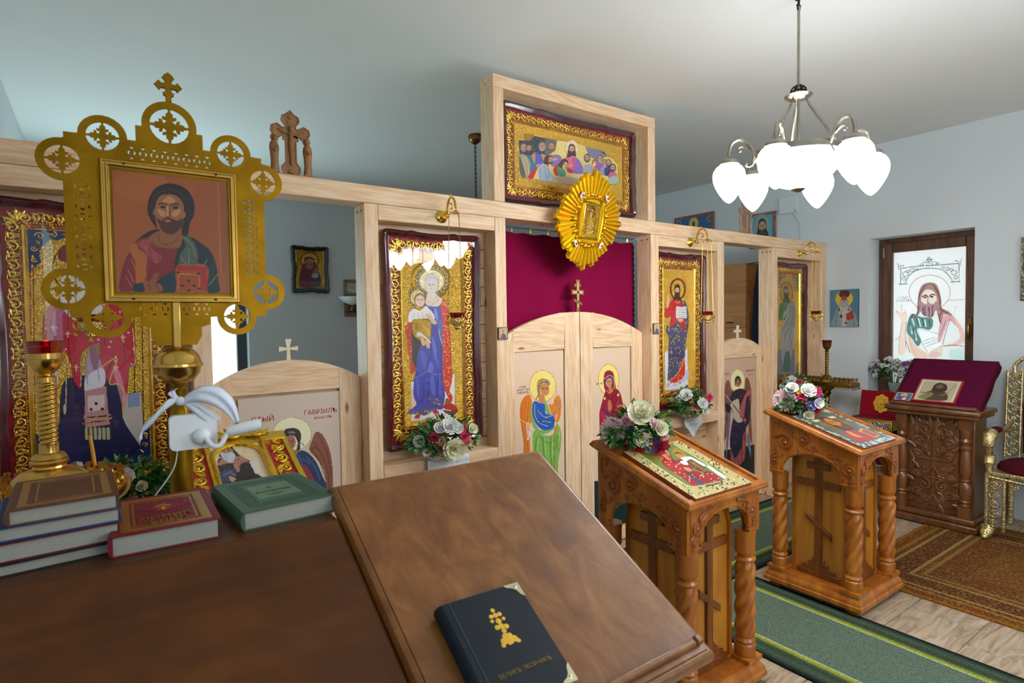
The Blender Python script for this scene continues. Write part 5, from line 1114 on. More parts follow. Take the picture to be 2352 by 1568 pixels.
    A.poly('c82030', [(290, 1150), (400, 1000), (560, 870), (600, 860), (500, 950), (400, 1170)]); A.poly('a8b8d0', [(520, 940), (600, 880), (700, 920), (780, 1060), (860, 1190), (820, 1240), (560, 1210), (510, 1060)]); A.lines('6a7898', 8, [(560, 960), (540, 1180)], [(640, 930), (680, 1180)], [(720, 960), (720, 1200)]); A.poly('4a3028', [(620, 860), (650, 720), (740, 690), (800, 720), (770, 800), (720, 920), (760, 1080), (700, 900)]); face(A, 770, 800, 50, 'c89470', '3a2418', beard='4a3024', asp=1.5, hair=None)
    A.poly('c82434', [(820, 980), (900, 880), (960, 900), (920, 1110), (850, 1090)]); A.poly('4aa070', [(910, 900), (1000, 940), (1080, 1030), (1060, 1140), (930, 1110)]); A.poly('3c2c24', [(920, 900), (1000, 790), (1060, 760), (1120, 800), (1130, 870), (1080, 980), (1030, 880), (1000, 960)]); face(A, 1075, 890, 44, 'd8a884', '4a3020', asp=1.4, tilt=12)
    A.poly('d0b49c', [(850, 1150), (1080, 1130), (1500, 1200), (2100, 1290), (1500, 1330), (930, 1270)], sm=False)
    A.mesh('painting', m_pg, t, p00, p10, p01, True)
    text('caption', 'Тайная Вечеря', metal('caption_copper', 'b0661c', .3), t, Matrix.Translation((-.13, -.0135, .122)) @ FRONT, .03)
kiot('supper_icon', 'wide gilded icon of a supper with thirteen figures in the raised timber frame', 2.523, 2.552, 1.135, .585, .058, art_supper)
# ================================================================ printed door panels, window print and small icons
m_pp = print_mat('matt_print', 0.45, 0); m_pv = print_mat('varnished_print', 0.3, 0.25, 120, coat=0.25)
m_ink = plain('red_brown_ink', '8a3a34', .6); m_inkr = plain('crimson_ink', 'b02038', .6)
def panel(t, x0, x1, z0, z1, y, nx, nz, view, art, mat=None, name='icon_panel', th=.006, edge=None):
    """printed board standing in the screen plane, a part of t"""
    p00, p10, p01 = Vector((x0, y, z1)), Vector((x1, y, z1)), Vector((x0, y, z0))
    o = bxo(name, edge or plain('panel_edge', 'd8c4ae', .5), x0, x1, y+.0004, y+th, z0, z1, t)
    A = Art(nx, nz, photomap(p00, p10, p01, view)); art(A); A.mesh('print', mat or m_pp, o, p00-t.location, p10-t.location, p01-t.location)
    return o
def wing(A, pts, base, dark, light, strokes):
    A.poly(base, pts); A.lines(dark, 5, *strokes); 
    for q in strokes: A.line(light, [(p[0]+7, p[1]) for p in q], 3, a=.7)
# royal doors, angel
def a_angel(A):
    A.bg('e3c3a6')
    wing(A, [(300, 390), (250, 385), (205, 450), (190, 560), (205, 700), (225, 830), (235, 1100), (290, 1100), (292, 900), (300, 700), (320, 560)], 'd8741c', 'a0480c', 'f4b040', [[(230, 460), (215, 600), (230, 800)], [(260, 430), (240, 600), (250, 850)], [(285, 440), (270, 600), (270, 900)]]); A.lines('f6e8e0', 7, [(262, 650), (268, 830)], [(280, 650), (282, 820)], [(296, 660), (290, 800)]); A.line('f4d040', [(200, 620), (240, 650), (300, 690)], 6)
    wing(A, [(480, 480), (520, 470), (540, 410), (575, 380), (602, 420), (605, 540), (580, 640), (540, 640)], 'e0801c', 'a0480c', 'f4b040', [[(550, 430), (560, 560)], [(580, 420), (590, 560)]]); A.lines('f6e8e0', 6, [(560, 560), (552, 620)], [(545, 570), (540, 620)])
    A.ell('f2d878', 420, 290, 132, 158); A.ring('c0402c', 420, 290, 132, 158, 4)
    A.poly('7fae50', [(330, 740), (320, 930), (340, 1100), (380, 1300), (560, 1380), (575, 1060), (605, 860), (600, 730), (560, 660), (520, 770), (430, 780)]); A.lines('4c7a2c', 8, [(360, 800), (350, 940), (400, 1050)], [(420, 800), (430, 950), (450, 1150)], [(500, 800), (500, 960), (520, 1160)], [(570, 780), (560, 900), (590, 930)], [(380, 780), (470, 860), (540, 830)]); A.lines('b8e08a', 5, [(375, 810), (370, 930)], [(440, 820), (455, 980)], [(520, 820), (515, 1000)], [(585, 740), (590, 830)])
    A.poly('7fa858', [(340, 440), (310, 480), (300, 600), (340, 720), (430, 770), (540, 700), (500, 560), (440, 420), (440, 520), (470, 600), (400, 730), (330, 620), (320, 500)])
    A.poly('1e56b0', [(340, 440), (400, 460), (440, 470), (450, 560), (520, 570), (545, 540), (540, 640), (520, 710), (440, 730), (370, 690), (325, 600), (318, 500)]); A.lines('0c2c78', 6, [(350, 500), (400, 560), (430, 600)], [(340, 580), (400, 650), (490, 640)], [(380, 480), (430, 520)]); A.lines('e8e05a', 4, [(345, 475), (340, 560), (380, 650), (470, 690)], [(370, 530), (440, 600), (520, 580)], [(420, 640), (500, 650)])
    A.line('8a9aa8', [(560, 300), (556, 560)], 3); A.line('5a7ac8', [(545, 312), (572, 312)], 4); A.line('8a5020', [(545, 760), (535, 1150)], 6)
    A.poly('c87c4c', [(525, 580), (555, 520), (555, 450), (575, 420), (600, 440), (595, 480), (570, 540), (540, 610)]); A.ell('c87c4c', 550, 730, 17, 35); A.poly('c8804c', [(395, 370), (440, 390), (430, 460), (380, 440)])
    A.poly('9a7a3c', [(360, 290), (380, 230), (430, 215), (480, 235), (490, 280), (400, 300), (395, 370), (360, 420), (345, 420), (370, 370)]); A.lines('e0c878', 4, [(365, 280), (400, 240), (470, 232)], [(362, 310), (400, 270), (485, 262)]); A.lines('5a3a14', 3, [(370, 300), (410, 255), (480, 248)]); face(A, 442, 325, 46, 'cf8450', '4a2410', asp=1.35, tilt=-4); A.ell('5a90c0', 452, 245, 26, 10); A.ell('c03030', 452, 245, 8, 10)
panel(dl1, 2.032, 2.418, .115, 1.357, YR+.008, 130, 330, (1150, 820, 4.3545), a_angel)
ti = lambda t, b, x, z, y, s, m: text('inscription', b, m, t, Matrix.Translation((x-t.location.x, y-.0006-t.location.y, z-t.location.z)) @ FRONT, s, .0003)
ti(dl1, 'СТЫЙ\nАРХАГГЛЪ\nГАВРІИЛЪ', 2.092, 1.125, YR+.008, .0175, m_ink)
def a_virgin(A):
    A.bg('e3c3a6'); A.poly('0e2a30', [(930, 1240), (1300, 1220), (1300, 2200), (930, 2200)], sm=False)
    A.ell('f2d878', 1080, 225, 103, 155); A.ring('c0402c', 1080, 225, 103, 155, 4)
    A.poly('1f2c8c', [(1040, 600), (1180, 600), (1190, 1200), (1020, 1150), (1030, 850)]); A.poly('2c46c0', [(1090, 700), (1140, 660), (1160, 880), (1100, 880)], a=.8)
    A.poly('8e1430', [(1060, 320), (1140, 310), (1200, 370), (1235, 560), (1240, 760), (1180, 800), (1180, 660), (1110, 640), (1060, 690), (1040, 840), (1030, 1000), (1000, 840), (985, 600), (1000, 500), (1030, 390)]); A.poly('b02040', [(990, 560), (1040, 570), (1040, 830), (1005, 840)], a=.8)
    A.lines('4a0818', 6, [(1060, 380), (1100, 420), (1180, 330)], [(1000, 520), (1060, 550), (1100, 560)], [(1160, 420), (1120, 560), (1110, 640)], [(1200, 480), (1190, 620)], [(1010, 600), (1005, 800)]); A.lines('d04c60', 4, [(1020, 560), (1020, 780)], [(1180, 420), (1150, 540)])
    for x, y in ((1040, 413), (1176, 378), (1066, 172)): A.ell('e8c850', x, y, 10, 14)
    A.poly('d8842c', [(1165, 490), (1215, 480), (1230, 560), (1180, 550), (1200, 520)]); A.poly('c07048', [(1075, 440), (1095, 430), (1112, 490), (1095, 550), (1072, 520)]); A.line('1f2c8c', [(1055, 550), (1075, 580)], 16); A.line('e8b030', [(1048, 585), (1068, 600)], 6)
    A.poly('8e1430', [(1030, 220), (1045, 150), (1085, 133), (1125, 155), (1140, 230), (1150, 330), (1085, 360), (1040, 320)]); A.poly('28308c', [(1040, 240), (1060, 195), (1100, 190), (1130, 230), (1115, 290), (1060, 300)]); A.line('e0a030', [(1040, 215), (1085, 185), (1125, 205), (1136, 300), (1090, 358), (1060, 330)], 7); A.poly('c07048', [(1080, 290), (1110, 290), (1110, 340), (1085, 345)]); face(A, 1083, 252, 32, 'cf8858', '4a2410', asp=1.45, tilt=12)
    A.poly('d06a3a', [(1125, 770), (1150, 740), (1150, 790), (1100, 805)]); A.ell('e05a20', 1098, 785, 15, 20); A.poly('c83020', [(945, 850), (990, 840), (975, 920), (950, 920)])
panel(dl2, 2.677, 3.031, .115, 1.357, YR+.008, 110, 330, (1150, 820, 4.3545), a_virgin)
ti(dl2, 'МР  ѲУ', 2.735, 1.115, YR+.008, .019, m_ink)
# archangel with blue robe, left side door
def a_arch1(A):
    A.bg('d3beab'); A.ell('efe6bc', 1625, 505, 232, 200); A.ring('6a6a4a', 1625, 505, 232, 200, 4)
    A.poly('8a4c34', [(1870, 560), (1900, 490), (1950, 480), (2010, 540), (2070, 680), (2105, 850), (2115, 1100), (2090, 1700), (2010, 1600), (2030, 1100), (1990, 900), (1900, 780), (1830, 690)]); A.lines('3a2018', 8, [(1880, 600), (1990, 760), (2060, 1000), (2080, 1400)], [(1940, 520), (2040, 720), (2095, 1000)], [(1860, 680), (1960, 850), (2030, 1050)], [(1840, 690), (1900, 660), (1940, 700)]); A.line('d8c8b0', [(1930, 850), (1960, 960), (1990, 1050)], 20, a=.6)
    A.poly('1e3058', [(1600, 780), (1660, 740), (1740, 700), (1830, 740), (1920, 850), (1990, 1010), (2035, 1110), (2020, 1300), (1950, 1600), (1400, 1700), (1500, 1200), (1560, 950)]); A.lines('5a78b0', 7, [(1700, 760), (1760, 900), (1820, 1040)], [(1800, 780), (1900, 900), (1960, 1060)], [(1900, 1080), (1960, 1120), (1960, 1200)], [(1740, 800), (1840, 860)]); A.lines('0a1430', 9, [(1680, 800), (1740, 960), (1860, 1110)], [(1880, 960), (1900, 1100), (1980, 1060)])
    A.poly('8a2c34', [(1730, 900), (1790, 880), (1890, 1040), (1900, 1100), (1850, 1120), (1780, 1000)]); A.poly('a87048', [(1620, 700), (1700, 700), (1680, 750), (1640, 755)])
    A.poly('30181c', [(1515, 520), (1540, 450), (1620, 430), (1700, 450), (1735, 520), (1720, 620), (1720, 690), (1680, 700), (1690, 600), (1640, 520), (1560, 540), (1530, 580)]); A.ell('6a7a90', 1620, 485, 48, 14, 4); A.line('5a7aa0', [(1700, 630), (1740, 615), (1770, 640)], 8); face(A, 1612, 600, 56, 'a86c48', '2c140c', asp=1.5)
panel(dd1, .497, .962, .115, 1.212, YD+.006, 170, 330, (360, 900, 5.226), a_arch1)
ti(dd1, 'ГАВРІИЛЪ', .868, 1.118, YD+.006, .031, m_inkr); ti(dd1, 'АРХАГГЛЪ', .878, 1.088, YD+.006, .0165, m_inkr); ti(dd1, 'СТЫЙ', .60, 1.108, YD+.006, .034, m_inkr)
# archangel with purple robe, right side door
def a_arch2(A):
    A.bg('cda88c'); A.poly('0e2226', [(-200, 1150), (60, 1110), (380, 1045), (380, 1800), (-200, 1800)], sm=False)
    A.ell('efe2a6', 180, 290, 82, 138)
    wing(A, [(130, 420), (100, 380), (85, 300), (60, 275), (30, 320), (20, 480), (30, 700), (15, 1000), (60, 900), (80, 700), (120, 560)], '8a5040', '3a201c', 'b88068', [[(60, 320), (45, 500), (40, 760)], [(85, 400), (60, 560), (55, 800)]]); wing(A, [(240, 400), (262, 380), (270, 270), (290, 242), (320, 290), (345, 420), (340, 640), (345, 800), (355, 1040), (310, 900), (300, 600)], '8a5040', '3a201c', 'b88068', [[(300, 300), (320, 500), (325, 800)], [(285, 340), (300, 500)]]); A.poly('6a7890', [(300, 900), (330, 1000), (340, 1200), (310, 1100), (290, 1000)]); A.poly('5a6888', [(70, 640), (95, 640), (80, 900), (40, 1230), (45, 1000)])
    A.poly('2c2238', [(110, 430), (160, 390), (240, 380), (300, 430), (330, 560), (320, 760), (280, 860), (280, 950), (240, 1000), (170, 1090), (100, 1100), (85, 1000), (110, 800), (130, 700), (80, 560), (90, 480)]); A.lines('5a4c74', 6, [(120, 480), (180, 520)], [(240, 420), (200, 500)], [(130, 800), (220, 850)], [(110, 900), (200, 960)], [(120, 1020), (190, 1040)], [(260, 700), (270, 850)])
    A.poly('c0b098', [(90, 560), (180, 500), (200, 560), (210, 680), (240, 760), (190, 785), (140, 740), (120, 640)]); A.poly('1a2434', [(100, 1100), (240, 960), (265, 960), (260, 1020), (150, 1210), (110, 1180)]); A.poly('8a3c40', [(95, 1110), (150, 1210), (230, 1090), (240, 1250), (160, 1320), (100, 1310)]); A.poly('8a3c40', [(240, 940), (285, 920), (265, 1210), (235, 1230)]); A.lines('d09080', 4, [(120, 1200), (125, 1310)], [(160, 1230), (165, 1315)], [(200, 1180), (205, 1280)], [(255, 1000), (250, 1210)])
    A.poly('1c2430', [(30, 560), (70, 560), (100, 620), (75, 670), (40, 640)]); A.line('8a98a0', [(35, 455), (130, 575)], 14); A.line('8a2030', [(130, 580), (260, 745)], 14); A.poly('b05a58', [(350, 430), (330, 400), (280, 430), (240, 520), (215, 600), (205, 720), (250, 715), (270, 600), (290, 480)]); A.lines('7a3034', 3, [(235, 560), (262, 580)], [(225, 610), (255, 630)], [(222, 660), (250, 675)]); A.ell('a06848', 265, 755, 18, 22)
    A.poly('2c1c1c', [(145, 280), (160, 235), (190, 225), (218, 260), (218, 330), (200, 300), (170, 290), (150, 350)]); face(A, 185, 315, 28, 'a87450', '2a140c', asp=1.5); A.ell('5a6a80', 182, 262, 20, 7); A.ell('8a4c44', 215, 1340, 14, 45, -25); A.ell('8a4c44', 105, 1330, 12, 26)
panel(dd2, 4.08, 4.587, .115, 1.208, YD+.006, 90, 280, (1660, 820, 5.226), a_arch2)
ti(dd2, 'СТЫЙ', 4.17, 1.085, YD+.006, .027, m_ink); ti(dd2, 'МИХАИЛЪ', 4.51, 1.092, YD+.006, .025, m_ink); ti(dd2, 'АРХАГГЛЪ', 4.515, 1.06, YD+.006, .014, m_ink)
# processional icon's painting
def a_proc(A):
    A.bg('9a5024'); A.ell('a85c28', 400, 250, 330, 180, a=.5); A.ell('8a4424', 1200, 800, 300, 600, a=.4); A.line('b06a34', [(1310, 230), (1330, 800), (1350, 1300)], 22, a=.5)
    A.poly('142424', [(330, 900), (480, 790), (600, 765), (600, 800), (480, 850), (300, 960)]); A.poly('7c1c28', [(330, 900), (470, 850), (600, 800), (760, 950), (840, 990), (800, 1120), (780, 1260), (640, 1340), (440, 1420), (300, 1500), (130, 1500), (150, 1280), (220, 1080), (300, 960)]); A.poly('a04a44', [(350, 930), (470, 890), (520, 1000), (640, 1100), (560, 1180), (450, 1050)], a=.7); A.poly('a85a20', [(240, 990), (330, 930), (360, 1010), (440, 1080), (440, 1400), (330, 1420), (320, 1180), (290, 1100)]); A.lines('6a1420', 9, [(480, 950), (520, 1180), (480, 1360)], [(580, 1000), (620, 1200)], [(220, 1100), (180, 1300), (150, 1460)]); A.lines('b06058', 9, [(270, 1120), (320, 1250)], [(200, 1330), (280, 1460)], [(230, 1250), (300, 1400)], [(440, 960), (460, 1200)])
    A.poly('17262a', [(880, 880), (990, 860), (1160, 970), (1240, 1060), (1290, 1200), (1320, 1400), (1330, 1510), (1180, 1510), (1180, 1210), (820, 1200), (800, 1510), (560, 1510), (600, 1360), (780, 1260), (790, 1150), (830, 1000)]); A.poly('4a5448', [(880, 840), (960, 850), (1040, 960), (1070, 1080), (1050, 1190), (960, 1190), (870, 1180), (840, 1180), (860, 1060), (920, 960)]); A.lines('7a8470', 8, [(900, 860), (1000, 960), (1040, 1100)], [(870, 1100), (930, 1190)], [(960, 1000), (960, 1190)], [(1180, 1130), (1140, 1200)], [(1200, 1440), (1310, 1300)]); A.poly('1a2c38', [(640, 1360), (780, 1280), (800, 1510), (650, 1510)])
    A.poly('a01c20', [(810, 1230), (840, 1200), (1180, 1215), (1185, 1510), (1110, 1510), (1110, 1270), (820, 1260)], sm=False); A.poly('9a4020', [(815, 1265), (1110, 1280), (1110, 1500), (805, 1505)], sm=False); A.lines('c88a3c', 8, [(840, 1300), (1080, 1310)], [(1085, 1310), (1085, 1490)], [(840, 1300), (830, 1490)]); 
    for q in ((958, 1385), (885, 1440), (1025, 1445), (960, 1500), (835, 1285), (1080, 1300), (1085, 1475)): A.ell('14181a', *q, 22, 13)
    A.poly('8a5030', [(590, 790), (860, 780), (880, 900), (820, 1000), (600, 990), (520, 940), (470, 890)]); A.lines('5a301c', 10, [(590, 830), (620, 920), (720, 950), (840, 880)], [(510, 910), (600, 985), (820, 995)])
    A.poly('2a1c20', [(465, 560), (480, 400), (560, 270), (700, 215), (830, 230), (950, 300), (1020, 430), (1025, 580), (970, 700), (950, 830), (880, 830), (880, 640), (900, 480), (820, 370), (700, 345), (600, 380), (555, 500), (560, 640), (580, 760), (510, 660)]); A.lines('4c2c2c', 10, [(500, 500), (560, 360), (700, 290), (840, 320), (940, 440)], [(960, 500), (990, 600)], [(520, 560), (530, 640)])
    A.poly('8f5a38', [(560, 520), (590, 420), (700, 345), (820, 370), (890, 460), (900, 620), (880, 720), (820, 800), (700, 810), (610, 740), (570, 640)]); A.poly('4a2820', [(575, 640), (640, 660), (720, 630), (820, 660), (890, 640), (870, 740), (800, 810), (720, 825), (640, 780)]); A.poly('c08a58', [(640, 430), (720, 370), (800, 420), (760, 450), (690, 450)], a=.7); A.poly('c08a58', [(585, 520), (680, 560), (660, 620), (610, 590)], a=.7); A.poly('c08a58', [(760, 560), (855, 520), (840, 590), (780, 620)], a=.7); A.lines('2a1610', 14, [(600, 465), (650, 452), (695, 468)], [(745, 478), (800, 460), (840, 470)]); A.ell('2a1a14', 648, 498, 30, 17); A.ell('2a1a14', 800, 505, 34, 18); A.line('c89060', [(708, 490), (704, 610)], 16); A.line('4a2820', [(725, 480), (735, 590), (700, 615)], 8); A.lines('3a1c18', 12, [(650, 645), (710, 625), (770, 660)]); A.ell('b05a48', 708, 665, 36, 15); A.ell('a05c3c', 905, 590, 18, 34); A.ell('a05c3c', 545, 560, 12, 36)
    A.poly('17262a', [(300, 1430), (420, 1410), (430, 1510), (300, 1510)]); A.poly('8a4c30', [(440, 1500), (430, 1340), (480, 1400), (560, 1290), (600, 1310), (540, 1400), (620, 1420), (640, 1510)]); A.lines('3a1c14', 7, [(470, 1420), (500, 1500)], [(560, 1410), (600, 1500)])
pp = [Vector((.158+x, 1.7-.0072, CZ+z)) for x, z in ((-.124, .139), (.124, .139), (-.124, -.152))]
A = Art(220, 260, photomap(*pp, (250, 380, 5.2276))); a_proc(A); A.mesh('painting', m_pv, pi_, *pp, world=True)
MB().box(-.125, .125, -.0068, -.003, CZ-.153, CZ+.14).build('painting_board', m_carv, pi_)
# translucent print on the window
def a_window(A):
    A.bg('eef6f7'); g = '4c6a6c'
    A.lines(g, 7, [(540, 560), (700, 540), (900, 530), (1080, 515)], [(530, 560), (530, 705)], [(1085, 515), (1085, 690)], [(515, 712), (595, 708)], [(1005, 692), (1095, 686)], sm=False); A.line(g, [(575, 700), (620, 620), (700, 575), (810, 560), (920, 575), (990, 630), (1025, 690)], 7)
    for s in range(2):
        X = (lambda x: x) if s == 0 else (lambda x: 1612-x)
        for c in ((575, 615, 26), (560, 660, 18), (640, 580, 18), (600, 590, 14), (680, 565, 14)): A.ring(g, X(c[0]), c[1]-s*14, c[2], c[2]*.8, 6)
        A.lines('46565a', 6, [(X(500), 515-s*45), (X(520), 540-s*40), (X(565), 532-s*45)], [(X(510), 545-s*40), (X(515), 575-s*40)])
    for c in ((760, 520, 22), (850, 515, 22), (730, 530, 14), (880, 520, 14), (790, 490, 12), (820, 488, 12)): A.ring(g, *c[:2], c[2], c[2]*.8, 6)
    A.lines('46565a', 5, [(800, 450), (800, 535)], [(770, 478), (835, 472)], [(785, 462), (815, 460)], [(790, 505), (812, 512)], sm=False)
    A.ring('b87878', 805, 790, 195, 165, 6)
    A.poly('e6f2f0', [(470, 1240), (600, 1170), (640, 1000), (1000, 1000), (1100, 1090), (1140, 1200), (1140, 1440), (470, 1440)]); A.poly('5c8886', [(600, 1060), (640, 990), (720, 1020), (830, 1040), (830, 1120), (760, 1180), (700, 1300), (640, 1230), (590, 1160)]); A.lines('c8eae4', 14, [(640, 1040), (660, 1100)], [(700, 1040), (720, 1110)], [(760, 1050), (770, 1110)], [(620, 1110), (640, 1180)], [(660, 1160), (680, 1240)]); A.lines('2c4c54', 7, [(620, 1040), (650, 1000)], [(680, 1030), (700, 1100)], [(740, 1040), (750, 1110)], [(800, 1050), (810, 1110)], [(610, 1080), (630, 1150)], [(650, 1130), (670, 1220)])
    A.poly('d8a8b0', [(920, 1030), (1020, 1010), (1080, 1080), (1130, 1180), (1000, 1060), (960, 1120), (900, 1270), (880, 1240)]); A.poly('e8c4b8', [(1040, 1040), (1110, 1110), (1140, 1230), (1080, 1290), (940, 1300), (1090, 1220)], a=.9); A.lines('a07078', 7, [(960, 1060), (900, 1200)], [(900, 1300), (1040, 1290), (1130, 1300)], [(1000, 1040), (960, 1160), (930, 1280)], [(480, 1240), (560, 1180)], [(600, 1180), (640, 1320), (700, 1440)], [(560, 1190), (620, 1360)]); A.poly('e6c2a8', [(600, 1190), (680, 1300), (780, 1370), (760, 1430), (640, 1380)], a=.8); A.poly('bfe6e0', [(1000, 1330), (1110, 1330), (1120, 1430), (1000, 1430)], a=.8)
    A.poly('ecd8cc', [(545, 1060), (590, 1010), (585, 1150), (580, 1330), (550, 1385), (510, 1370), (525, 1200)]); A.lines('b08a88', 5, [(545, 1070), (520, 1220), (510, 1360)], [(590, 1020), (580, 1160), (580, 1330)], [(495, 960), (520, 1010), (550, 1060)], [(540, 910), (545, 950), (520, 990)], [(580, 960), (560, 980)]); A.poly('eedcd0', [(500, 990), (490, 960), (520, 990), (535, 920), (550, 930), (545, 980), (590, 980), (590, 1060), (550, 1070)]); A.lines('a88480', 4, [(500, 990), (495, 960)], [(530, 920), (545, 910)], [(545, 990), (585, 985)])
    A.poly('f2fafa', [(690, 1130), (880, 1180), (860, 1230), (920, 1290), (860, 1310), (790, 1360), (740, 1270)]); A.lines('7a9aa0', 5, [(690, 1130), (880, 1180)], [(690, 1130), (730, 1260), (790, 1360)]); 
    for k in range(3): A.line('6a8890', [(745+k*12, 1250+k*26), (855+k*10, 1215+k*24)], 8, a=.7)
    A.poly('e8d4c8', [(780, 1400), (820, 1340), (880, 1310), (930, 1320), (910, 1400), (840, 1415)]); A.lines('a88480', 5, [(800, 1390), (850, 1350)], [(820, 1400), (880, 1355)], [(850, 1405), (900, 1370)])
    A.poly('a88684', [(695, 830), (720, 740), (770, 700), (850, 700), (890, 750), (915, 850), (920, 930), (990, 970), (1020, 1010), (940, 1000), (910, 1080), (880, 1000), (860, 960), (740, 960), (680, 1030), (650, 1040), (690, 960)]); A.lines('7a5c60', 6, [(700, 840), (740, 740), (830, 715), (890, 790), (900, 900)], [(690, 960), (720, 900)], [(880, 940), (960, 980), (1010, 1005)], [(890, 990), (900, 1070)], [(670, 1030), (700, 960)], [(780, 710), (770, 750)]); A.lines('5c4046', 8, [(720, 780), (700, 860), (690, 940)], [(880, 780), (905, 870), (915, 950), (980, 985)], [(760, 720), (730, 790)], [(840, 715), (880, 790)], [(930, 960), (900, 1020), (910, 1080)], [(660, 1035), (690, 990), (705, 930)]); A.poly('ecdcd4', [(725, 840), (760, 770), (830, 770), (870, 830), (860, 920), (800, 940), (740, 920)]); A.poly('a88890', [(720, 880), (760, 900), (790, 890), (840, 900), (866, 870), (860, 960), (830, 1030), (780, 1020), (730, 990)]); A.lines('5c4048', 9, [(760, 920), (760, 1010)], [(800, 930), (800, 1020)], [(835, 920), (830, 1010)], [(740, 930), (745, 990)]); A.lines('3c2c2e', 10, [(735, 830), (765, 815), (785, 828)], [(805, 825), (830, 808), (858, 815)]); A.ell('3a3032', 762, 836, 16, 8); A.ell('3a3032', 826, 831, 16, 8); A.line('8a6c68', [(792, 830), (786, 880), (800, 888)], 8); A.ell('c09898', 785, 902, 20, 7)
    A.line('b8a8b0', [(1070, 895), (1025, 1010)], 4); A.line('b8a8b0', [(1020, 920), (1095, 940)], 4)
q0 = WP; pz = [Vector((q0['x'], q0['y0'], q0['zt'])), Vector((q0['x'], q0['y1'], q0['zt'])), Vector((q0['x'], q0['y0'], q0['zb']))]
A = Art(180, 340, photomap(*pz, (1940, 480, 4.126))); a_window(A); A.mesh('printed_pane', print_mat('backlit_window_film', 0.25, 0, emit=0.5), w1, *pz, world=True)
m_inkw = plain('faint_violet_ink', '9a8494', .6, emit=.4)
SIDE = Matrix(((0, 0, -1, 0), (-1, 0, 0, 0), (0, 1, 0, 0), (0, 0, 0, 1)))    # text facing -x
def tw(b, px, py, s, al='CENTER'):
    p = at_x(px, py, q0['x']-.001); text('inscription', b, m_inkw, w1, Matrix.Translation(p-w1.location) @ SIDE, s, .0002, al)
tw('СТЫИ\nІОАННЪ', 2074, 687, .027); tw('ПРЕДТЕЧА', 2196, 689, .0205)
# ================================================================ icons on walls, posts and lecterns
def flat_icon(name, label, p00, p10, p01, nx, nz, view, art, th=.02, edge=None, mat=None, base=None, cat='icon', group=None, rim=0.0, rimmat=None):
    """board icon: a real slab with the print on its face; corners in room coordinates"""
    p00, p10, p01 = Vector(p00), Vector(p10), Vector(p01); p11 = p10+p01-p00
    n = (p01-p00).cross(p10-p00).normalized()
    c = (p00+p10+p01+p11)/4; back = -n*th
    t = thing(name, label, cat, tuple((p01+p11)/2+back), group=group); L = t.location
    V = [p+back-L for p in (p00, p10, p11, p01)]+[p-n*.0004-L for p in (p00, p10, p11, p01)]
    MB().add(V, [(0, 1, 2, 3), (7, 6, 5, 4), (0, 4, 5, 1), (1, 5, 6, 2), (2, 6, 7, 3), (3, 7, 4, 0)]).build('board', edge or m_carv, t, bevel=.0012, seg=1)
    A = Art(nx, nz, photomap(p00, p10, p01, view) if view else unitmap); art(A); A.mesh('painting', mat or m_pv, t, p00-L, p10-L, p01-L)
    if rim:
        u = (p10-p00).normalized(); v = (p01-p00).normalized(); W_, H_ = (p10-p00).length, (p01-p00).length
        def P(a, b, d): return p00-L+u*a+v*b+n*d
        vv = []; prof = [(-.003, -th*.5), (-.003, .006), (rim*.4, .010), (rim, .003), (rim, 0)]
        for i, d in prof: vv += [P(i, i, d), P(W_-i, i, d), P(W_-i, H_-i, d), P(i, H_-i, d)]
        MB().add(vv, [(j*4+k, j*4+(k+1) % 4, (j+1)*4+(k+1) % 4, (j+1)*4+k) for j in range(len(prof)-1) for k in range(4)]).build('frame', rimmat or m_carv, t)
    return t
onW = lambda px, py, x=XR-.022: at_x(px, py, x)
def rect_x(x, y0, y1, z0, z1): return (x, y0, z1), (x, y1, z1), (x, y0, z0)      # on a wall facing -x; y0 > y1
# bishop icon on the right wall
def a_bish(A):
    A.bg('4f7d92'); A.ell('e0b83c', .5, .25, .31, .22); A.poly('8a9aa0', [(.08, 1.0), (.12, .75), (.25, .5), (.4, .42), (.65, .42), (.85, .6), (.95, .8), (.98, 1.02)]); A.poly('b8bcb8', [(.3, .5), (.42, .44), (.6, .44), (.72, .55), (.6, .98), (.42, .98)]); A.lines('6a7680', .03, [(.25, .6), (.2, .95)], [(.8, .65), (.86, .95)], [(.4, .55), (.4, .9)])
    A.poly('a8402c', [(.56, .66), (.82, .56), (.86, .78), (.6, .84)], sm=False); 
    for x, y in ((.32, .53), (.66, .54), (.58, .9)): A.line('7a1c1c', [(x, y-.04), (x, y+.045)], .03); A.line('7a1c1c', [(x-.05, y), (x+.05, y)], .022)
    A.ell('6a3a2c', .4, .72, .06, .05); A.poly('5c1c20', [(.36, .2), (.34, .06), (.5, .02), (.68, .06), (.66, .2)]); A.poly('a8a098', [(.37, .26), (.63, .26), (.64, .4), (.5, .5), (.36, .4)]); face(A, .5, .25, .105, '9a6a48', '3a2014', asp=.8, beard='b0a89e')
flat_icon('bishop_panel_icon', 'small blue panel icon of a grey-bearded bishop on the right wall', *rect_x(XR-.022, 2.706, 2.46, 1.449, 1.79), 40, 56, None, a_bish, edge=plain('dark_teal_edge', '1e3038', .5))
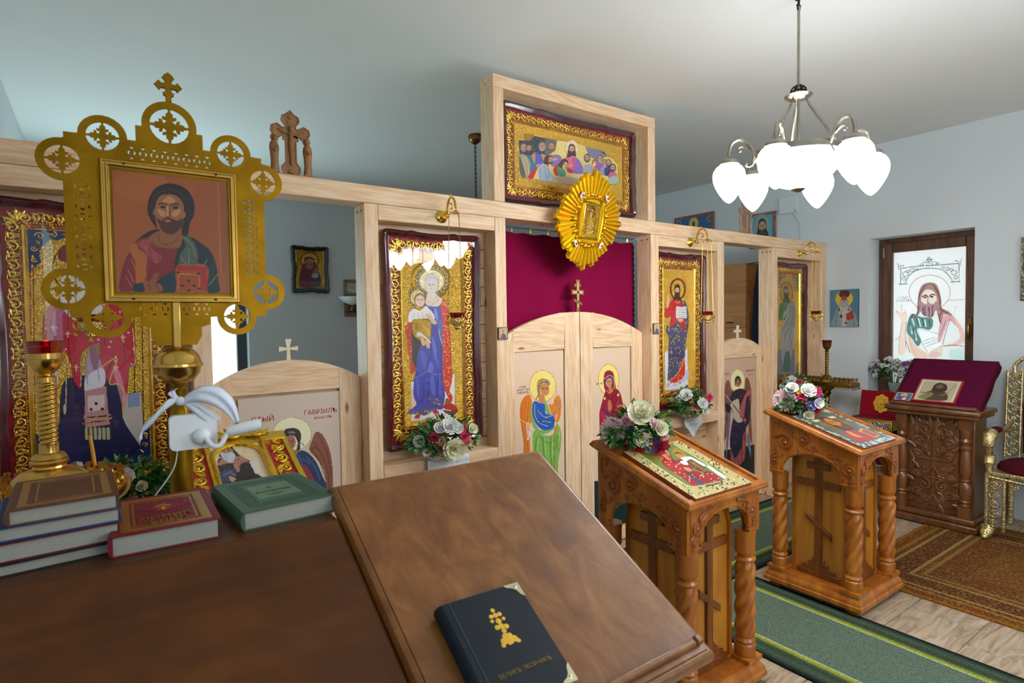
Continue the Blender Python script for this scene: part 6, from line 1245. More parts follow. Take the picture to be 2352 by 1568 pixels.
# pictures high on the right wall, behind the screen
def a_blue(A):
    A.bg('3a6aa0'); A.poly('2c4c88', [(.05, .95), (.2, .5), (.5, .35), (.8, .5), (.95, .95)]); A.line('8a9a50', [(.05, .9), (.25, .5), (.5, .4), (.75, .5), (.95, .9)], .03); A.ell('e0c86a', .5, .28, .12, .2); A.ell('7a4a30', .5, .3, .04, .1); A.ring('c8a850', .1, .2, .05, .09, .02); A.ring('c8a850', .9, .2, .05, .09, .02); A.poly('6a5a40', [(.4, .98), (.6, .8), (.95, .98)])
flat_icon('blue_picture', 'blue framed picture high on the right wall behind the screen', *rect_x(XR-.022, 4.491, 3.97, 2.38, 2.72), 60, 40, None, a_blue, rim=.03, rimmat=wood('thin_brown_frame', '6a4a34', '84624a', '98765c'))
def a_chr(A):
    A.bg('5fa6bc'); A.ell('8fa890', .48, .35, .3, .26); A.poly('1c6a78', [(.08, 1.0), (.2, .78), (.4, .66), (.65, .68), (.85, .84), (.92, 1.0)]); A.poly('a83a48', [(.36, .72), (.62, .72), (.64, 1.0), (.36, 1.0)]); A.poly('3a2c28', [(.33, .4), (.36, .22), (.5, .14), (.64, .24), (.66, .44), (.74, .7), (.3, .7)]); face(A, .5, .4, .13, 'c8a080', '3a2018', asp=1.3, beard='4a342a')
flat_icon('blue_ground_icon', 'icon of a bearded man on light blue ground above the beam at right', *rect_x(XR-.022, 3.528, 3.25, 2.26, 2.608), 40, 50, None, a_chr, rim=.026, rimmat=wood('thin_brown_frame', '6a4a34', '84624a', '98765c'))
# framed picture cut by the right edge of the view
def a_edge(A): A.bg('b89a50', .8); A.ell('6a4a34', .5, .4, .25, .25); A.poly('5a2c34', [(.1, 1), (.3, .6), (.7, .6), (.9, 1)])
flat_icon('silver_framed_icon', 'icon in an ornate silvery frame on the right wall, cut by the picture edge', *rect_x(XR-.02, 1.33, .98, 1.645, 2.105), 20, 26, None, a_edge, rim=.05, rimmat=metal('tarnished_silver', '8a8474', .35, .7, 70))
# wall box with cable
wb = thing('wall_box', 'flat white wall box with a thin cable, above the beam at right', 'wall box', (XR, 3.11, 2.565)); 
MB().box(-.035, 0, -.093, .093, 0, .162).build('box', plain('box_white', 'd9dde0', .5), wb, bevel=.005)
MB().tube(smooth([(-.01, -.04, 0), (-.008, -.06, -.05), (-.006, -.09, -.1), (-.006, -.1, -.2), (-.006, -.11, -.34)], False), .004, 6).build('cable', plain('cable_grey', 'b8bcc0', .5), wb)
MB().box(-.0355, -.035, -.085, -.06, .012, .018).build('label_strip', plain('label_grey', '6a7078', .5), wb)
# pictures on the sanctuary's back wall
YW = YB-.004
kz = thing('black_framed_icon', 'gilded mother and child icon in a wavy black case on the grey back wall', 'icon', (0, 0, 0))
c0, c1 = at_y(668, 563, YB-.03), at_y(756, 673, YB-.03); kw, kh = c1.x-c0.x, c0.z-c1.z; kz.location = ((c0.x+c1.x)/2, YW, c1.z); U = Matrix.Translation((0, 0, kh/2))
MB().sweep(kiot_outline(kw, kh, .02, .008), [(.004, 0), (0, -.01), (0, -.035), (.012, -.045), (.03, -.04), (.045, -.03), (.045, -.008)], U).build('picture_case', plain('black_lacquer', '14201e', .25, coat=.5), kz)
MB().sweep([(-kw/2+.043, -kh/2+.043), (kw/2-.043, -kh/2+.043), (kw/2-.043, kh/2-.043), (-kw/2+.043, kh/2-.043)], [(0, -.01), (.003, -.024), (.012, -.026), (.02, -.014)], U).build('gilt_fillet', m_goldp, kz)
p3 = [Vector((kz.location.x+sx*(kw/2-.05), YW-.012, kz.location.z+kh/2+sz*(kh/2-.05))) for sx, sz in ((-1, 1), (1, 1), (-1, -1))]
def a_kaz(A):
    A.bg('d8a848', 1); A.poly('e8c060', [(190, 1290), (210, 1050), (300, 940), (400, 1000), (435, 1100), (425, 1290)], m=1); A.ring('a88040', 310, 1040, 90, 85, 22, 1); A.poly('5a2434', [(215, 1300), (220, 1140), (255, 1060), (265, 1010), (310, 1000), (360, 1030), (370, 1110), (330, 1190), (380, 1240), (400, 1300)]); A.line('e0b050', [(262, 1060), (310, 1030), (358, 1050)], 8); face(A, 310, 1085, 34, '8a6048', '2a1810', asp=1.25, tilt=10); A.poly('3a3c50', [(330, 1290), (340, 1190), (375, 1150), (415, 1180), (420, 1290)]); A.ell('4a3428', 380, 1120, 24, 26); face(A, 380, 1130, 20, '8a6048', '2a1810', asp=1.2); A.poly('c8ccd4', [(330, 1200), (370, 1160), (400, 1180), (380, 1210)], a=.6)
A = Art(60, 80, photomap(*p3, (640, 360, 4.3556))); a_kaz(A); A.mesh('painting', m_pg, kz, *p3, world=True)
MB().add([(-kw/2+.04, -.032, .04), (kw/2-.04, -.032, .04), (kw/2-.04, -.032, kh-.04), (-kw/2+.04, -.032, kh-.04)], [(0, 1, 2, 3)]).build('glass', m_glass, kz)
c0, c1 = at_y(790, 642, YB-.02), at_y(840, 725, YB-.02)
def a_land(A): A.bg('5a6a5a'); A.poly('a8a898', [(0, 0), (1, 0), (1, .4), (0, .35)], sm=False); A.poly('8a4a2c', [(0, .6), (.5, .55), (1, .65), (1, 1), (0, 1)]); A.poly('2c3428', [(.1, 1), (.3, .6), (.6, .7), (.7, 1)]); A.line('d0d0c8', [(.1, .25), (.5, .3), (.9, .22)], .03)
flat_icon('landscape_picture', 'small framed landscape picture half hidden behind the pine post', (c0.x, YB-.02, c0.z), (c1.x, YB-.02, c0.z), (c0.x, YB-.02, c1.z), 30, 40, None, a_land, rim=.035, cat='picture', rimmat=wood('thin_brown_frame', '6a4a34', '84624a', '98765c'))
c0 = at_y(806, 690, YB-.12); sc2 = thing('wall_sconce', 'white glass bowl wall light with brass arm behind the pine post', 'wall light', (c0.x, YB, c0.z))
MB().lathe([(.005, -.05), (.03, -.045), (.09, -.02), (.14, .025), (.145, .04), (.135, .035), (.08, -.01), (.004, -.035)], 28, Matrix.Translation((0, -.16, 0))).build('glass_bowl', plain('opal_glass', 'e8eeee', .3), sc2)
MB().tube(smooth([(0, 0, -.09), (0, -.06, -.1), (0, -.12, -.1), (0, -.16, -.06)], False), .012, 8).ball((0, -.005, -.09), .035, 12, 6, (1, .4, 1)).build('brass_arm', m_brassb, sc2)
# small icons on the posts beside the royal doors
for nm, x0, x1, z0, z1, c in (('tiny red-robed icon on the post left of the royal doors', 1.849, 1.915, 1.443, 1.513, 'c84a3c'), ('tiny dark icon on the post right of the royal doors', 3.160, 3.226, 1.443, 1.516, 'a03030')):
    def a_t(A, c=c):
        A.bg('b0a890'); A.line('6a5a3a', [(.02, .02), (.98, .02), (.98, .98), (.02, .98), (.02, .02)], .12, sm=False); A.ell('e0c050', .5, .35, .24, .22); A.poly(c, [(.25, .95), (.3, .6), (.5, .5), (.7, .6), (.75, .95)]); A.poly('3a5a90', [(.45, .95), (.5, .6), (.7, .62), (.72, .95)]); face(A, .5, .36, .1, 'c89070', '3a2014', hair='4a2c20', asp=1.2)
    flat_icon('post_icon', nm, (x0, YI-.013, z1), (x1, YI-.013, z1), (x0, YI-.013, z0), 22, 26, None, a_t, th=.0128, edge=wood('tiny_edge', '4a3018', '5c3c1e', '6e4a28'))
# icons lying on the carved lecterns
thA = atan2(.15, .49)
def on_top(an, x, s, off): M = Matrix.Translation(an.location) @ SA; return M @ Vector((x, s, off))
def a_lecA(A):
    A.bg('c8b478', .25)
    for k in range(3): A.speck('2a3a24', [(0, 0), (2352, 0), (2352, 1098), (0, 1098)], 160, 13+k*3, 20+k)
    A.speck('f0e4a8', [(0, 0), (2352, 0), (2352, 1098), (0, 1098)], 300, 12, 31, m=.3)
    A.poly('6c7c3c', [(330, 150), (940, 60), (1100, 110), (1850, 560), (1930, 690), (1860, 730), (1560, 800), (1280, 830), (1150, 770), (420, 280)]); A.line('e8d890', [(330, 150), (420, 280), (1150, 770), (1280, 830)], 16); A.line('e8d890', [(1000, 70), (1600, 430), (1930, 690)], 14)
    A.ell('b8943c', 700, 210, 250, 130, 35, m=.4); A.ell('b8943c', 1100, 240, 140, 75, 30, m=.4)
    A.poly('9e141e', [(580, 190), (640, 140), (760, 135), (860, 170), (940, 270), (1020, 360), (1150, 350), (1250, 430), (1330, 500), (1330, 560), (1630, 560), (1850, 715), (1630, 770), (1480, 800), (1400, 825), (1300, 800), (1100, 640), (980, 560), (820, 460), (780, 380), (810, 330), (700, 260)]); A.poly('c02028', [(820, 420), (960, 380), (1180, 520), (1180, 580), (1050, 620), (880, 500)], a=.7); A.speck('e8c898', [(820, 380), (1150, 400), (1330, 560), (1630, 560), (1830, 710), (1480, 800), (1300, 800), (1050, 620)], 60, 11, 3); A.lines('5a0810', 8, [(860, 480), (1000, 560), (1180, 570)], [(1300, 600), (1500, 700), (1640, 760)], [(900, 320), (1000, 420), (1180, 540)])
    A.poly('1c4a6a', [(1210, 575), (1300, 590), (1320, 640), (1470, 740), (1560, 800), (1480, 805), (1400, 740)]); A.poly('1c4a6a', [(950, 355), (990, 350), (1020, 385), (970, 375)])
    A.poly('d8ccc0', [(700, 210), (780, 170), (870, 190), (920, 260), (900, 290), (800, 290)]); A.poly('d0854c', [(730, 215), (800, 190), (880, 215), (920, 270), (900, 300), (840, 290), (780, 275)]); A.lines('4a2010', 7, [(760, 215), (810, 208)], [(840, 215), (880, 240)], [(820, 235), (880, 270)]); A.ell('b05a3a', 890, 290, 20, 7, 30); A.poly('c8834c', [(830, 300), (900, 310), (960, 350), (900, 360)])
    A.poly('4a2c20', [(1010, 230), (1060, 220), (1130, 240), (1160, 290), (1110, 250), (1030, 260)]); A.poly('cf8a58', [(1030, 260), (1090, 245), (1140, 265), (1165, 300), (1120, 310), (1060, 290)]); A.lines('4a2010', 6, [(1060, 265), (1090, 270)], [(1100, 262), (1130, 280)])
    A.poly('eae6e2', [(1130, 320), (1260, 300), (1340, 350), (1300, 380), (1200, 380), (1150, 350)]); A.poly('eae6e2', [(1110, 390), (1180, 375), (1260, 410), (1250, 450), (1170, 440)]); A.poly('f0eeec', [(1280, 310), (1330, 315), (1560, 440), (1540, 470), (1480, 460)]); A.poly('5a3418', [(1240, 380), (1320, 350), (1440, 420), (1540, 480), (1620, 580), (1560, 600), (1450, 570), (1350, 520), (1270, 440)]); A.lines('d8b070', 6, [(1280, 390), (1400, 460), (1560, 570)], [(1320, 370), (1450, 460), (1600, 560)], [(1300, 440), (1400, 540), (1540, 590)], [(1360, 400), (1400, 500)])
    A.poly('cf8a58', [(1170, 490), (1270, 500), (1320, 540), (1290, 570), (1220, 545)]); A.poly('eae6f0', [(1590, 480), (1640, 475), (1920, 640), (1920, 680), (1890, 690)]); 
    for k in range(6): A.line('9a8aa8', [(1690+k*38, 530+k*24), (1650+k*38, 548+k*24)], 5)
    A.poly('2c3c34', [(1560, 825), (1860, 755), (1880, 770), (1580, 845)], sm=False)
tl, tr, bl = (on_top(anA, x, s, .0315) for x, s in ((-.212, .125), (.150, .125), (-.212, -.262)))
flat_icon('lying_icon', 'icon of a red-veiled mother with child lying on the lectern nearest the desk', tl, tr, bl, 190, 190, (1420, 1010, 7.84), a_lecA, th=.018, edge=wood('lying_edge', '6a2c14', '84401f', '965026'), mat=m_pv)
def a_lecB(A):
    A.bg('3c4c44'); A.speck('a8b4b4', [(0, 0), (1, 0), (1, .09), (0, .09)], 40, .02, 3); A.speck('a8b4b4', [(0, 0), (.09, 0), (.09, 1), (0, 1)], 40, .02, 4); A.speck('a8b4b4', [(.91, 0), (1, 0), (1, 1), (.91, 1)], 40, .02, 5); A.speck('b8c4c4', [(0, .9), (1, .9), (1, 1), (0, 1)], 40, .025, 6)
    A.line('1c6a5c', [(.1, .1), (.9, .1), (.9, .9), (.1, .9), (.1, .1)], .02, sm=False); A.poly('5a5440', [(.12, .12), (.88, .12), (.88, .88), (.12, .88)], sm=False); A.ell('8a6a2c', .5, .34, .3, .26, m=.3); A.poly('a02420', [(.16, .88), (.2, .7), (.38, .56), (.62, .56), (.66, .88)]); A.poly('1c5a50', [(.6, .58), (.8, .66), (.86, .88), (.62, .88)]); A.poly('c88a3c', [(.6, .66), (.82, .6), (.86, .86), (.64, .88)], sm=False); A.poly('a8342c', [(.64, .69), (.8, .64), (.82, .83), (.67, .85)], sm=False); A.poly('4a2410', [(.36, .36), (.4, .2), (.52, .15), (.64, .22), (.68, .4), (.66, .58), (.36, .58)]); face(A, .52, .37, .12, 'c87838', '3a1808', beard='5a2c14', asp=1.3); A.poly('c87c40', [(.3, .74), (.36, .6), (.42, .62), (.42, .8)]); A.poly('d8cca8', [(.2, .2), (.36, .2), (.36, .26), (.2, .26)], sm=False); A.poly('d8cca8', [(.66, .2), (.82, .2), (.82, .26), (.66, .26)], sm=False)
tl, tr, bl = (on_top(anB, x, s, .0315) for x, s in ((-.225, .13), (.150, .13), (-.225, -.262)))
flat_icon('lying_icon', 'icon of a bearded man on dark ground lying on the farther honey wood lectern', tl, tr, bl, 70, 70, None, a_lecB, th=.018, edge=wood('lying_edge', '6a2c14', '84401f', '965026'))
# ================================================================ hanging sunburst icon
sb = thing('sunburst_icon', 'gilded sunburst icon with jewelled frame hanging before the beam over the royal doors', 'icon', (2.5, 2.69, 2.165), rot=(radians(12.5), 0, 0))
m_ray = metal('sunburst_gilt', 'ffd024', 0.2, var=0.1, mt=0.85); m_ruby = plain('ruby_stone', 'b0102c', .1, coat=.6); m_pearl = plain('white_paste_stone', 'e6e4e8', .15, coat=.5); m_rline = plain('red_enamel_line', 'b8281c', .35)
NR = 48
for k in range(NR):
    a = 2*pi*k/NR; ca, sa = cos(a), sin(a)
    e = 1/sqrt((ca/.285)**2+(sa/.315)**2); q = abs(((a*180/pi) % 90)-45)/45       # tips longest on the axes
    R1 = e*(.87+.13*q**1.4)*(1-.06*((k*7) % 3 == 1)-.03*(k % 2)); R0 = .115
    w0, w1 = .0100, .0185; d = Vector((ca, 0, sa)); s = Vector((-sa, 0, ca)); o_ = lambda r, w, y: d*r+s*w+Vector((0, y, 0))
    v = [o_(R0, -w0, 0), o_(R0, -w0*.4, -.02), o_(R0, w0*.4, -.02), o_(R0, w0, 0), o_(R1*.955, -w1, 0), o_(R1*.955, -w1*.4, -.022), o_(R1*.955, w1*.4, -.022), o_(R1*.955, w1, 0), o_(R1, -w1*.5, -.004), o_(R1, w1*.5, -.004), o_(R1*.95, 0, .003), o_(R0, 0, .003)]
    MB().add(v, [(0, 4, 5, 1), (1, 5, 6, 2), (2, 6, 7, 3), (4, 8, 5), (5, 8, 9, 6), (6, 9, 7), (0, 11, 10, 4), (11, 3, 7, 10), (4, 10, 8), (10, 9, 8), (10, 7, 9), (0, 1, 2, 3, 11)]).build('ray', m_ray, sb, ang=20)
    if k % 5 == 2: MB().tube([d*(R0+.03)+s*(w0+.003)+Vector((0, -.006, 0)), d*(R1*.93)+s*(w1+.001)+Vector((0, -.006, 0))], .0018, 5).build('enamel_line', m_rline, sb)
bk_ = []
for i in range(72):
    a = 2*pi*i/72; bk_.append((cos(a)*.16, sin(a)*.18))
MB().prism([bk_], -.004, .006).build('backing_plate', m_ray, sb)
fo = []
for i in range(64):
    t_ = i/64; s4 = int(t_*4); u = t_*4-s4; w_, h_ = .095, .135; wv = -.006*cos(2*pi*u)+.003
    fo.append({0: (-w_+2*w_*u, -h_-wv), 1: (w_+wv, -h_+2*h_*u), 2: (w_-2*w_*u, h_+wv), 3: (-w_-wv, h_-2*h_*u)}[s4])
MB().sweep(fo, [(0, -.004), (0, -.028), (.006, -.032), (.013, -.026), (.016, -.022), (.03, -.022)], cap=True).build('inner_frame', m_ray, sb)
fr2 = MB(); fr2.tube([(p[0]*.96, -.031, p[1]*.97) for p in fo], .0016, 5, closed=True); fr2.build('enamel_outline', m_rline, sb)
for k in range(26):
    a = 2*pi*k/26; b = MB(); r_ = .0165 if k % 2 else .012; b.ball((cos(a)*.128, -.022, sin(a)*.158), r_, 9, 6, (1, .8, 1)); b.build('gilt_boss', m_ray, sb)
    if k % 3 == 0: MB().ball((cos(a)*.128, -.022-r_*.75, sin(a)*.158), .004, 7, 4).build('small_ruby', m_ruby, sb)
for sx, sz in ((-1, 1), (1, 1), (-1, -1), (1, -1)):
    R = Matrix.Translation((sx*.105, -.034, sz*.145)) @ Matrix.Rotation(radians(-35*sx*sz), 4, 'Y')
    o = MB().ball((0, 0, 0), .021, 16, 6, (.62, .3, 1.15), R).build('paste_setting', m_pearl, sb); MB().ball((0, -.006, 0), .0085, 10, 6, (.7, .6, 1.1), R).build('ruby', m_ruby, o)
A = Art(60, 80, unitmap); A.bg('e0b84c', 1); A.line('b08428', [(.2, .92), (.2, .4), (.32, .14), (.5, .06), (.68, .14), (.8, .4), (.8, .92)], .03, 1); A.ell('b89048', .55, .24, .2, .16, m=1); A.poly('f0cc60', [(.3, .9), (.28, .6), (.38, .42), (.5, .36), (.65, .44), (.76, .64), (.74, .9)], m=1); A.poly('e8b850', [(.36, .35), (.38, .2), (.5, .13), (.6, .2), (.58, .34)], m=1); A.ell('5a3a24', .48, .28, .09, .08); face(A, .48, .31, .065, 'd8a080', '3a2014', asp=1.25, tilt=14); A.ell('d8a080', .42, .66, .06, .03, -20); A.ell('d8a080', .56, .7, .06, .03, 25)
A.mesh('painting', m_pg, sb, (-.062, -.0235, .1), (.062, -.0235, .1), (-.062, -.0235, -.1))
MB().sweep([(-.066, -.104), (.066, -.104), (.066, .104), (-.066, .104)], [(0, -.022), (0, -.03), (.004, -.031), (.007, -.024)]).build('picture_fillet', m_goldp, sb)
MB().ball((-.005, .01, .335), .008, 8, 6, (1, 1, 1.4)).build('signal_lamp', plain('red_glow', (1, .06, .02), .2, emit=6), sb)
MB().tube([(-.14, .0, .2), (-.1, -.012, .225)], .0015, 5).tube([(0, .005, .15), (0, .01, .2), (0, .055, .06)], .0015, 5).build('hanging_wire', m_chain, sb)

# ================================================================ carved wooden crucifix groups on the beam
m_cw = wood('carved_walnut', '6e4420', '956432', 'b08048', 'z', .5, .1, .8)
def crucifix(name, label, loc, sc, mat):
    t = thing(name, label, 'crucifix', loc)
    MB().box(-.105*sc, .105*sc, -.035, .03, 0, .012*sc).build('base', mat, t, bevel=.002)
    tre = [(-.022, .012), (-.04, .03), (-.042, .05), (-.03, .065), (-.024, .075), (-.024, .17), (-.034, .175), (-.034, .195), (-.05, .185), (-.075, .19), (-.088, .21), (-.085, .232), (-.06, .245), (-.04, .232), (-.026, .228), (-.022, .24), (-.04, .265), (-.036, .285), (-.02, .292), (0, .312)]
    P = tre+[(-x, z) for x, z in tre[::-1][1:]]; P = [(x*sc, z*sc) for x, z in P[::-1]]
    c = MB().prism([P], -.004, .008).build('trefoil_cross', mat, t, bevel=.001)
    MB().tube([(x*sc, -.005, z*sc) for x, z in P], .0035*sc, 5, closed=True).build('raised_edge', mat, c)
    b = MB(); Y = -.008
    b.tube([(0, Y, .06*sc), (.002*sc, Y, .1*sc), (-.002*sc, Y-.003, .135*sc), (0, Y, .165*sc), (0, Y-.001, .195*sc), (0, Y, .215*sc)], [.006*sc, .008*sc, .009*sc, .010*sc, .012*sc, .008*sc], 8)
    b.ball((0, Y-.004, .226*sc), .010*sc, 8, 6, (1, 1, 1.2)); b.tube([(-.06*sc, Y, .222*sc), (-.03*sc, Y, .208*sc), (0, Y, .206*sc), (.03*sc, Y, .208*sc), (.06*sc, Y, .222*sc)], [.003*sc, .005*sc, .006*sc, .005*sc, .003*sc], 6); b.ball((0, Y+.003, .228*sc), .017*sc, 14, 4, (1, .15, 1)); b.build('corpus', mat, t)
    MB().box(-.012*sc, .012*sc, -.008, -.004, .252*sc, .262*sc).ball((0, -.006, .282*sc), .012*sc, 8, 5, (1, .4, .8)).ball((0, -.006, .03*sc), .014*sc, 8, 5, (1.3, .4, .7)).build('carved_emblems', mat, c)
    for s in (-1, 1):
        f = MB(); x = s*.075*sc; n = 14
        v = []; g = []; prof = ((.016, 0), (.024, .012), (.021, .05), (.023, .09), (.026, .12), (.022, .14), (.012, .152), (.006, .156))
        for r, z in prof:
            for k in range(n): a = 2*pi*k/n; rr = r*(1+.10*sin(5*a+z*40)); v.append((x+rr*cos(a)*sc*.8, -.008+rr*sin(a)*sc*.55, (.012+z)*sc))
        for i in range(len(prof)-1):
            for k in range(n): g.append((i*n+k, i*n+(k+1) % n, (i+1)*n+(k+1) % n, (i+1)*n+k))
        f.add(v, g); f.ball((x-s*.003*sc, -.01, .176*sc), .0115*sc, 9, 6, (1, 1, 1.2)); f.tube([(x+s*.016*sc, -.012, .13*sc), (x, -.024, .115*sc), (x-s*.012*sc, -.024, .135*sc)], .0055*sc, 6); f.build('mourner', mat, t, ang=60)
        MB().ball((x-s*.003*sc, -.003, .178*sc), .02*sc, 14, 4, (1, .15, 1)).build('halo', mat, t); MB().box(x-.02*sc, x+.02*sc, -.022, .008, .011*sc, .02*sc).build('plinth', mat, t)
    return t
crucifix('crucifix_group', 'carved walnut crucifix with two mourners standing on the beam at left', (.752, 2.83, 2.2297), 1.0, m_cw)
crucifix('crucifix_group', 'pale carved crucifix with mourners on the beam under the chandelier', (4.40, 2.835, 2.2297), .94, wood('carved_limewood', '866650', 'a2806a', 'b4947e', 'z', .5, .1, .8))
# ================================================================ flowers
m_leaf = NT('artificial_leaf'); _o = m_leaf.add('ShaderNodeNewGeometry'); m_leaf.ln(m_leaf.ramp((_o, 'Random Per Island'), [(0, '16401a'), (.5, '2c6a28'), (1, '5c9440')]), 'Base Color'); m_leaf.b.inputs['Roughness'].default_value = .45; m_leaf = m_leaf.m
def petal_mat(k, c):
    m = plain('petal_'+k, c, .6); b = m.node_tree.nodes['Principled BSDF']; b.inputs['Subsurface Weight'].default_value = .6; b.inputs['Subsurface Radius'].default_value = (.02, .02, .02); b.inputs['Subsurface Scale'].default_value = 1.0; return m
FC = {k: petal_mat(k, c) for k, c in dict(white='f0f0ec', cream='f3ecc8', pink='f6aec0', hot='e0306a', blush='ffd2da', red='b8122a', violet='6a5cc0', indigo='3a2a7a', peach='f4a890', lilac='b468b8', yellow='f0d020').items()}
def petal(b, M, L, w, cup, n=3):
    v = []; f = []
    for i in range(n+1):
        t = i/n; ww = w*(.35+1.1*t-.75*t**3); z = cup*t*t*L
        for j in (-1, 0, 1): v.append((L*t, j*ww/2, z+abs(j)*w*.13))
    for i in range(n):
        for j in range(2): f.append((i*3+j, (i+1)*3+j, (i+1)*3+j+1, i*3+j+1))
    b.add(v, f, M)
def flower(name, parent, pos, nrm, r, kind, col, rg, cmat=None):
    z = Vector(nrm).normalized(); M0 = Matrix.Translation(pos) @ z.to_track_quat('Z', 'Y').to_matrix().to_4x4(); b = MB()
    if kind == 'gerbera':
        for ring, n, L, tl in ((0, 22, 1.0, 8), (1, 18, .78, 22), (2, 14, .45, 40)):
            for k in range(n): petal(b, M0 @ Matrix.Rotation(2*pi*(k+.5*ring)/n+rg.uniform(-.04, .04), 4, 'Z') @ Matrix.Translation((r*.1, 0, .002*ring)) @ Matrix.Rotation(-radians(tl+rg.uniform(-5, 5)), 4, 'Y'), r*L*.92, r*.27, .05)
    elif kind == 'rose':
        for ring, n, L, tl in ((0, 7, 1.0, 12), (1, 6, .85, 38), (2, 5, .68, 60), (3, 4, .56, 76), (4, 3, .5, 84)):
            for k in range(n): petal(b, M0 @ Matrix.Rotation(2*pi*(k+.37*ring)/n, 4, 'Z') @ Matrix.Rotation(-radians(tl+rg.uniform(-6, 6)), 4, 'Y'), r*L, r*.95*L, .35)
        b.ball((0, 0, r*.3), r*.24, 8, 6, (1, 1, 1.1), M0)
    elif kind == 'peony':
        for ring, n, L, tl in ((0, 9, 1.0, 5), (1, 8, .9, 24), (2, 7, .72, 44), (3, 6, .5, 62)):
            for k in range(n): petal(b, M0 @ Matrix.Rotation(2*pi*(k+.4*ring)/n+rg.uniform(-.1, .1), 4, 'Z') @ Matrix.Rotation(-radians(tl+rg.uniform(-9, 9)), 4, 'Y'), r*L, r*.72*L, .25)
    elif kind == 'carnation':
        for ring in range(5):
            for k in range(9): petal(b, M0 @ Matrix.Rotation(2*pi*(k+.5*ring)/9+rg.uniform(-.2, .2), 4, 'Z') @ Matrix.Rotation(-radians(8+ring*17+rg.uniform(-12, 12)), 4, 'Y'), r*(1-.1*ring), r*.42, rg.uniform(-.3, .5), 2)
    else:
        for k in range(6): petal(b, M0 @ Matrix.Rotation(2*pi*k/6, 4, 'Z') @ Matrix.Rotation(-radians(20), 4, 'Y'), r, r*.8, .2)
    o = b.build(name, FC[col], parent, ang=80)
    if kind in ('gerbera', 'peony', 'daisy'):
        c = MB().ball(tuple(Vector(pos)+z*r*.16), r*.16, 8, 5); c.build('flower_centre', plain('gerbera_eye', '5a2a10', .7) if kind == 'gerbera' else FC['yellow'], o)
    return o
def foliage(b, c, R, n, rg, L=.035, droop=.4, up=(0, 0, 1), wide=.28):
    for i in range(n):
        d = Vector((rg.gauss(0, 1), rg.gauss(0, 1), rg.gauss(0, .7))); d.normalize()
        if d.z < -.35: d.z *= -.4
        p = Vector((c[0]+d.x*R[0]*rg.uniform(.45, .92), c[1]+d.y*R[1]*rg.uniform(.45, .92), c[2]+d.z*R[2]*rg.uniform(.4, .9)))
        q = (d+Vector((0, 0, -droop*rg.random()))+Vector((rg.uniform(-.4, .4), rg.uniform(-.4, .4), rg.uniform(-.4, .4)))).normalized(); s = q.cross(Vector((rg.uniform(-1, 1), rg.uniform(-1, 1), 1))).normalized(); l = L*rg.uniform(.7, 1.3); w = l*wide; k = s.cross(q)*w*.3
        b.add([p, p+q*l*.5+s*w+k, p+q*l, p+q*l*.5-s*w+k, p+q*l*.5], [(0, 1, 4), (1, 2, 4), (2, 3, 4), (3, 0, 4)])
def bouquet(name, label, base, R, blooms, seed, n=260, holder=None, view=None, L=.035, cat='flowers', extra=8, k=1.0):
    """blooms: (u, v, kind, colour, size): u to the right, v up, as seen from the nave; they sit on the dome of foliage"""
    rg = random.Random(seed); t = thing(name, label, cat, base); B = Vector(base); R = tuple(q*k for q in R); blooms = [(a*k, c*k, d, e, r*k) for a, c, d, e, r in blooms]; L *= k**.5
    vd = Vector((CAM.x-B.x, CAM.y-B.y, 0)).normalized() if view is None else Vector(view); rt = Vector((0, 0, 1)).cross(vd); cz = R[2]
    fb = MB(); foliage(fb, (0, 0, cz*.7), (R[0]*1.2, R[1]*1.1, R[2]*1.02), int(n*1.25), rg, L); tag(fb.build('foliage', m_leaf, t, ang=0), kind='stuff')
    for u, v, kind, col, r in blooms:
        q = max(0.02, 1-(u/R[0])**2*.8-((v-cz*.75)/R[2])**2*.5); dep = sqrt(q)*R[1]*.95
        p = rt*u+vd*dep+Vector((0, 0, v)); nr = rt*(u/R[0]*.8)+vd*1.0+Vector((0, 0, (v-cz*.6)/R[2]*.9)); flower(kind, t, p, nr, r, kind, col, rg)
    for i in range(extra):
        a = rg.uniform(.25, .75)*pi; p = rt*cos(a)*R[0]*.7-vd*sin(a)*R[1]*.8+Vector((0, 0, cz*rg.uniform(.7, 1.5))); flower('daisy', t, p, p-Vector((0, 0, cz*.4)), .018, 'carnation', rg.choice(['white', 'pink', 'hot', 'cream']), rg)
    if holder == 'tray':
        MB().lathe([(.06, 0), (.07, .004), (R[0]*.55, .03), (R[0]*.58, .034), (R[0]*.5, .03), (.02, .01)], 24, Matrix.Diagonal((1, .75, 1, 1))).build('foil_tray', m_foil, t)
    elif holder == 'foil':
        b = MB(); N = 18
        for i in range(7):
            for k in range(N): a = 2*pi*k/N; rr = (.045+.03*sin(i/6*pi))*(1+rg.uniform(-.12, .12)); b.v.append((rr*cos(a), rr*sin(a), .075*i/6))
        for i in range(6):
            for k in range(N): b.f.append((i*N+k, i*N+(k+1) % N, (i+1)*N+(k+1) % N, (i+1)*N+k))
        b.build('foil_wrap', m_foil, t, ang=10)
    return t
m_foil = metal('crumpled_foil', 'd8dce0', .18, .9, 60)
mo_b = [(-.085, .085, 'rose', 'white', .026), (-.1, .052, 'rose', 'white', .016), (-.035, .098, 'carnation', 'hot', .024), (-.008, .084, 'carnation', 'peach', .02), (-.015, .058, 'carnation', 'hot', .017), (.022, .135, 'peony', 'white', .036), (-.012, .13, 'rose', 'white', .026), (.05, .125, 'rose', 'white', .024), (.035, .055, 'peony', 'cream', .043), (.075, .098, 'carnation', 'hot', .023), (.09, .075, 'carnation', 'peach', .02), (.105, .12, 'rose', 'cream', .022), (.075, .13, 'carnation', 'hot', .014), (-.062, .045, 'daisy', 'white', .018), (-.05, .04, 'daisy', 'yellow', .008)]
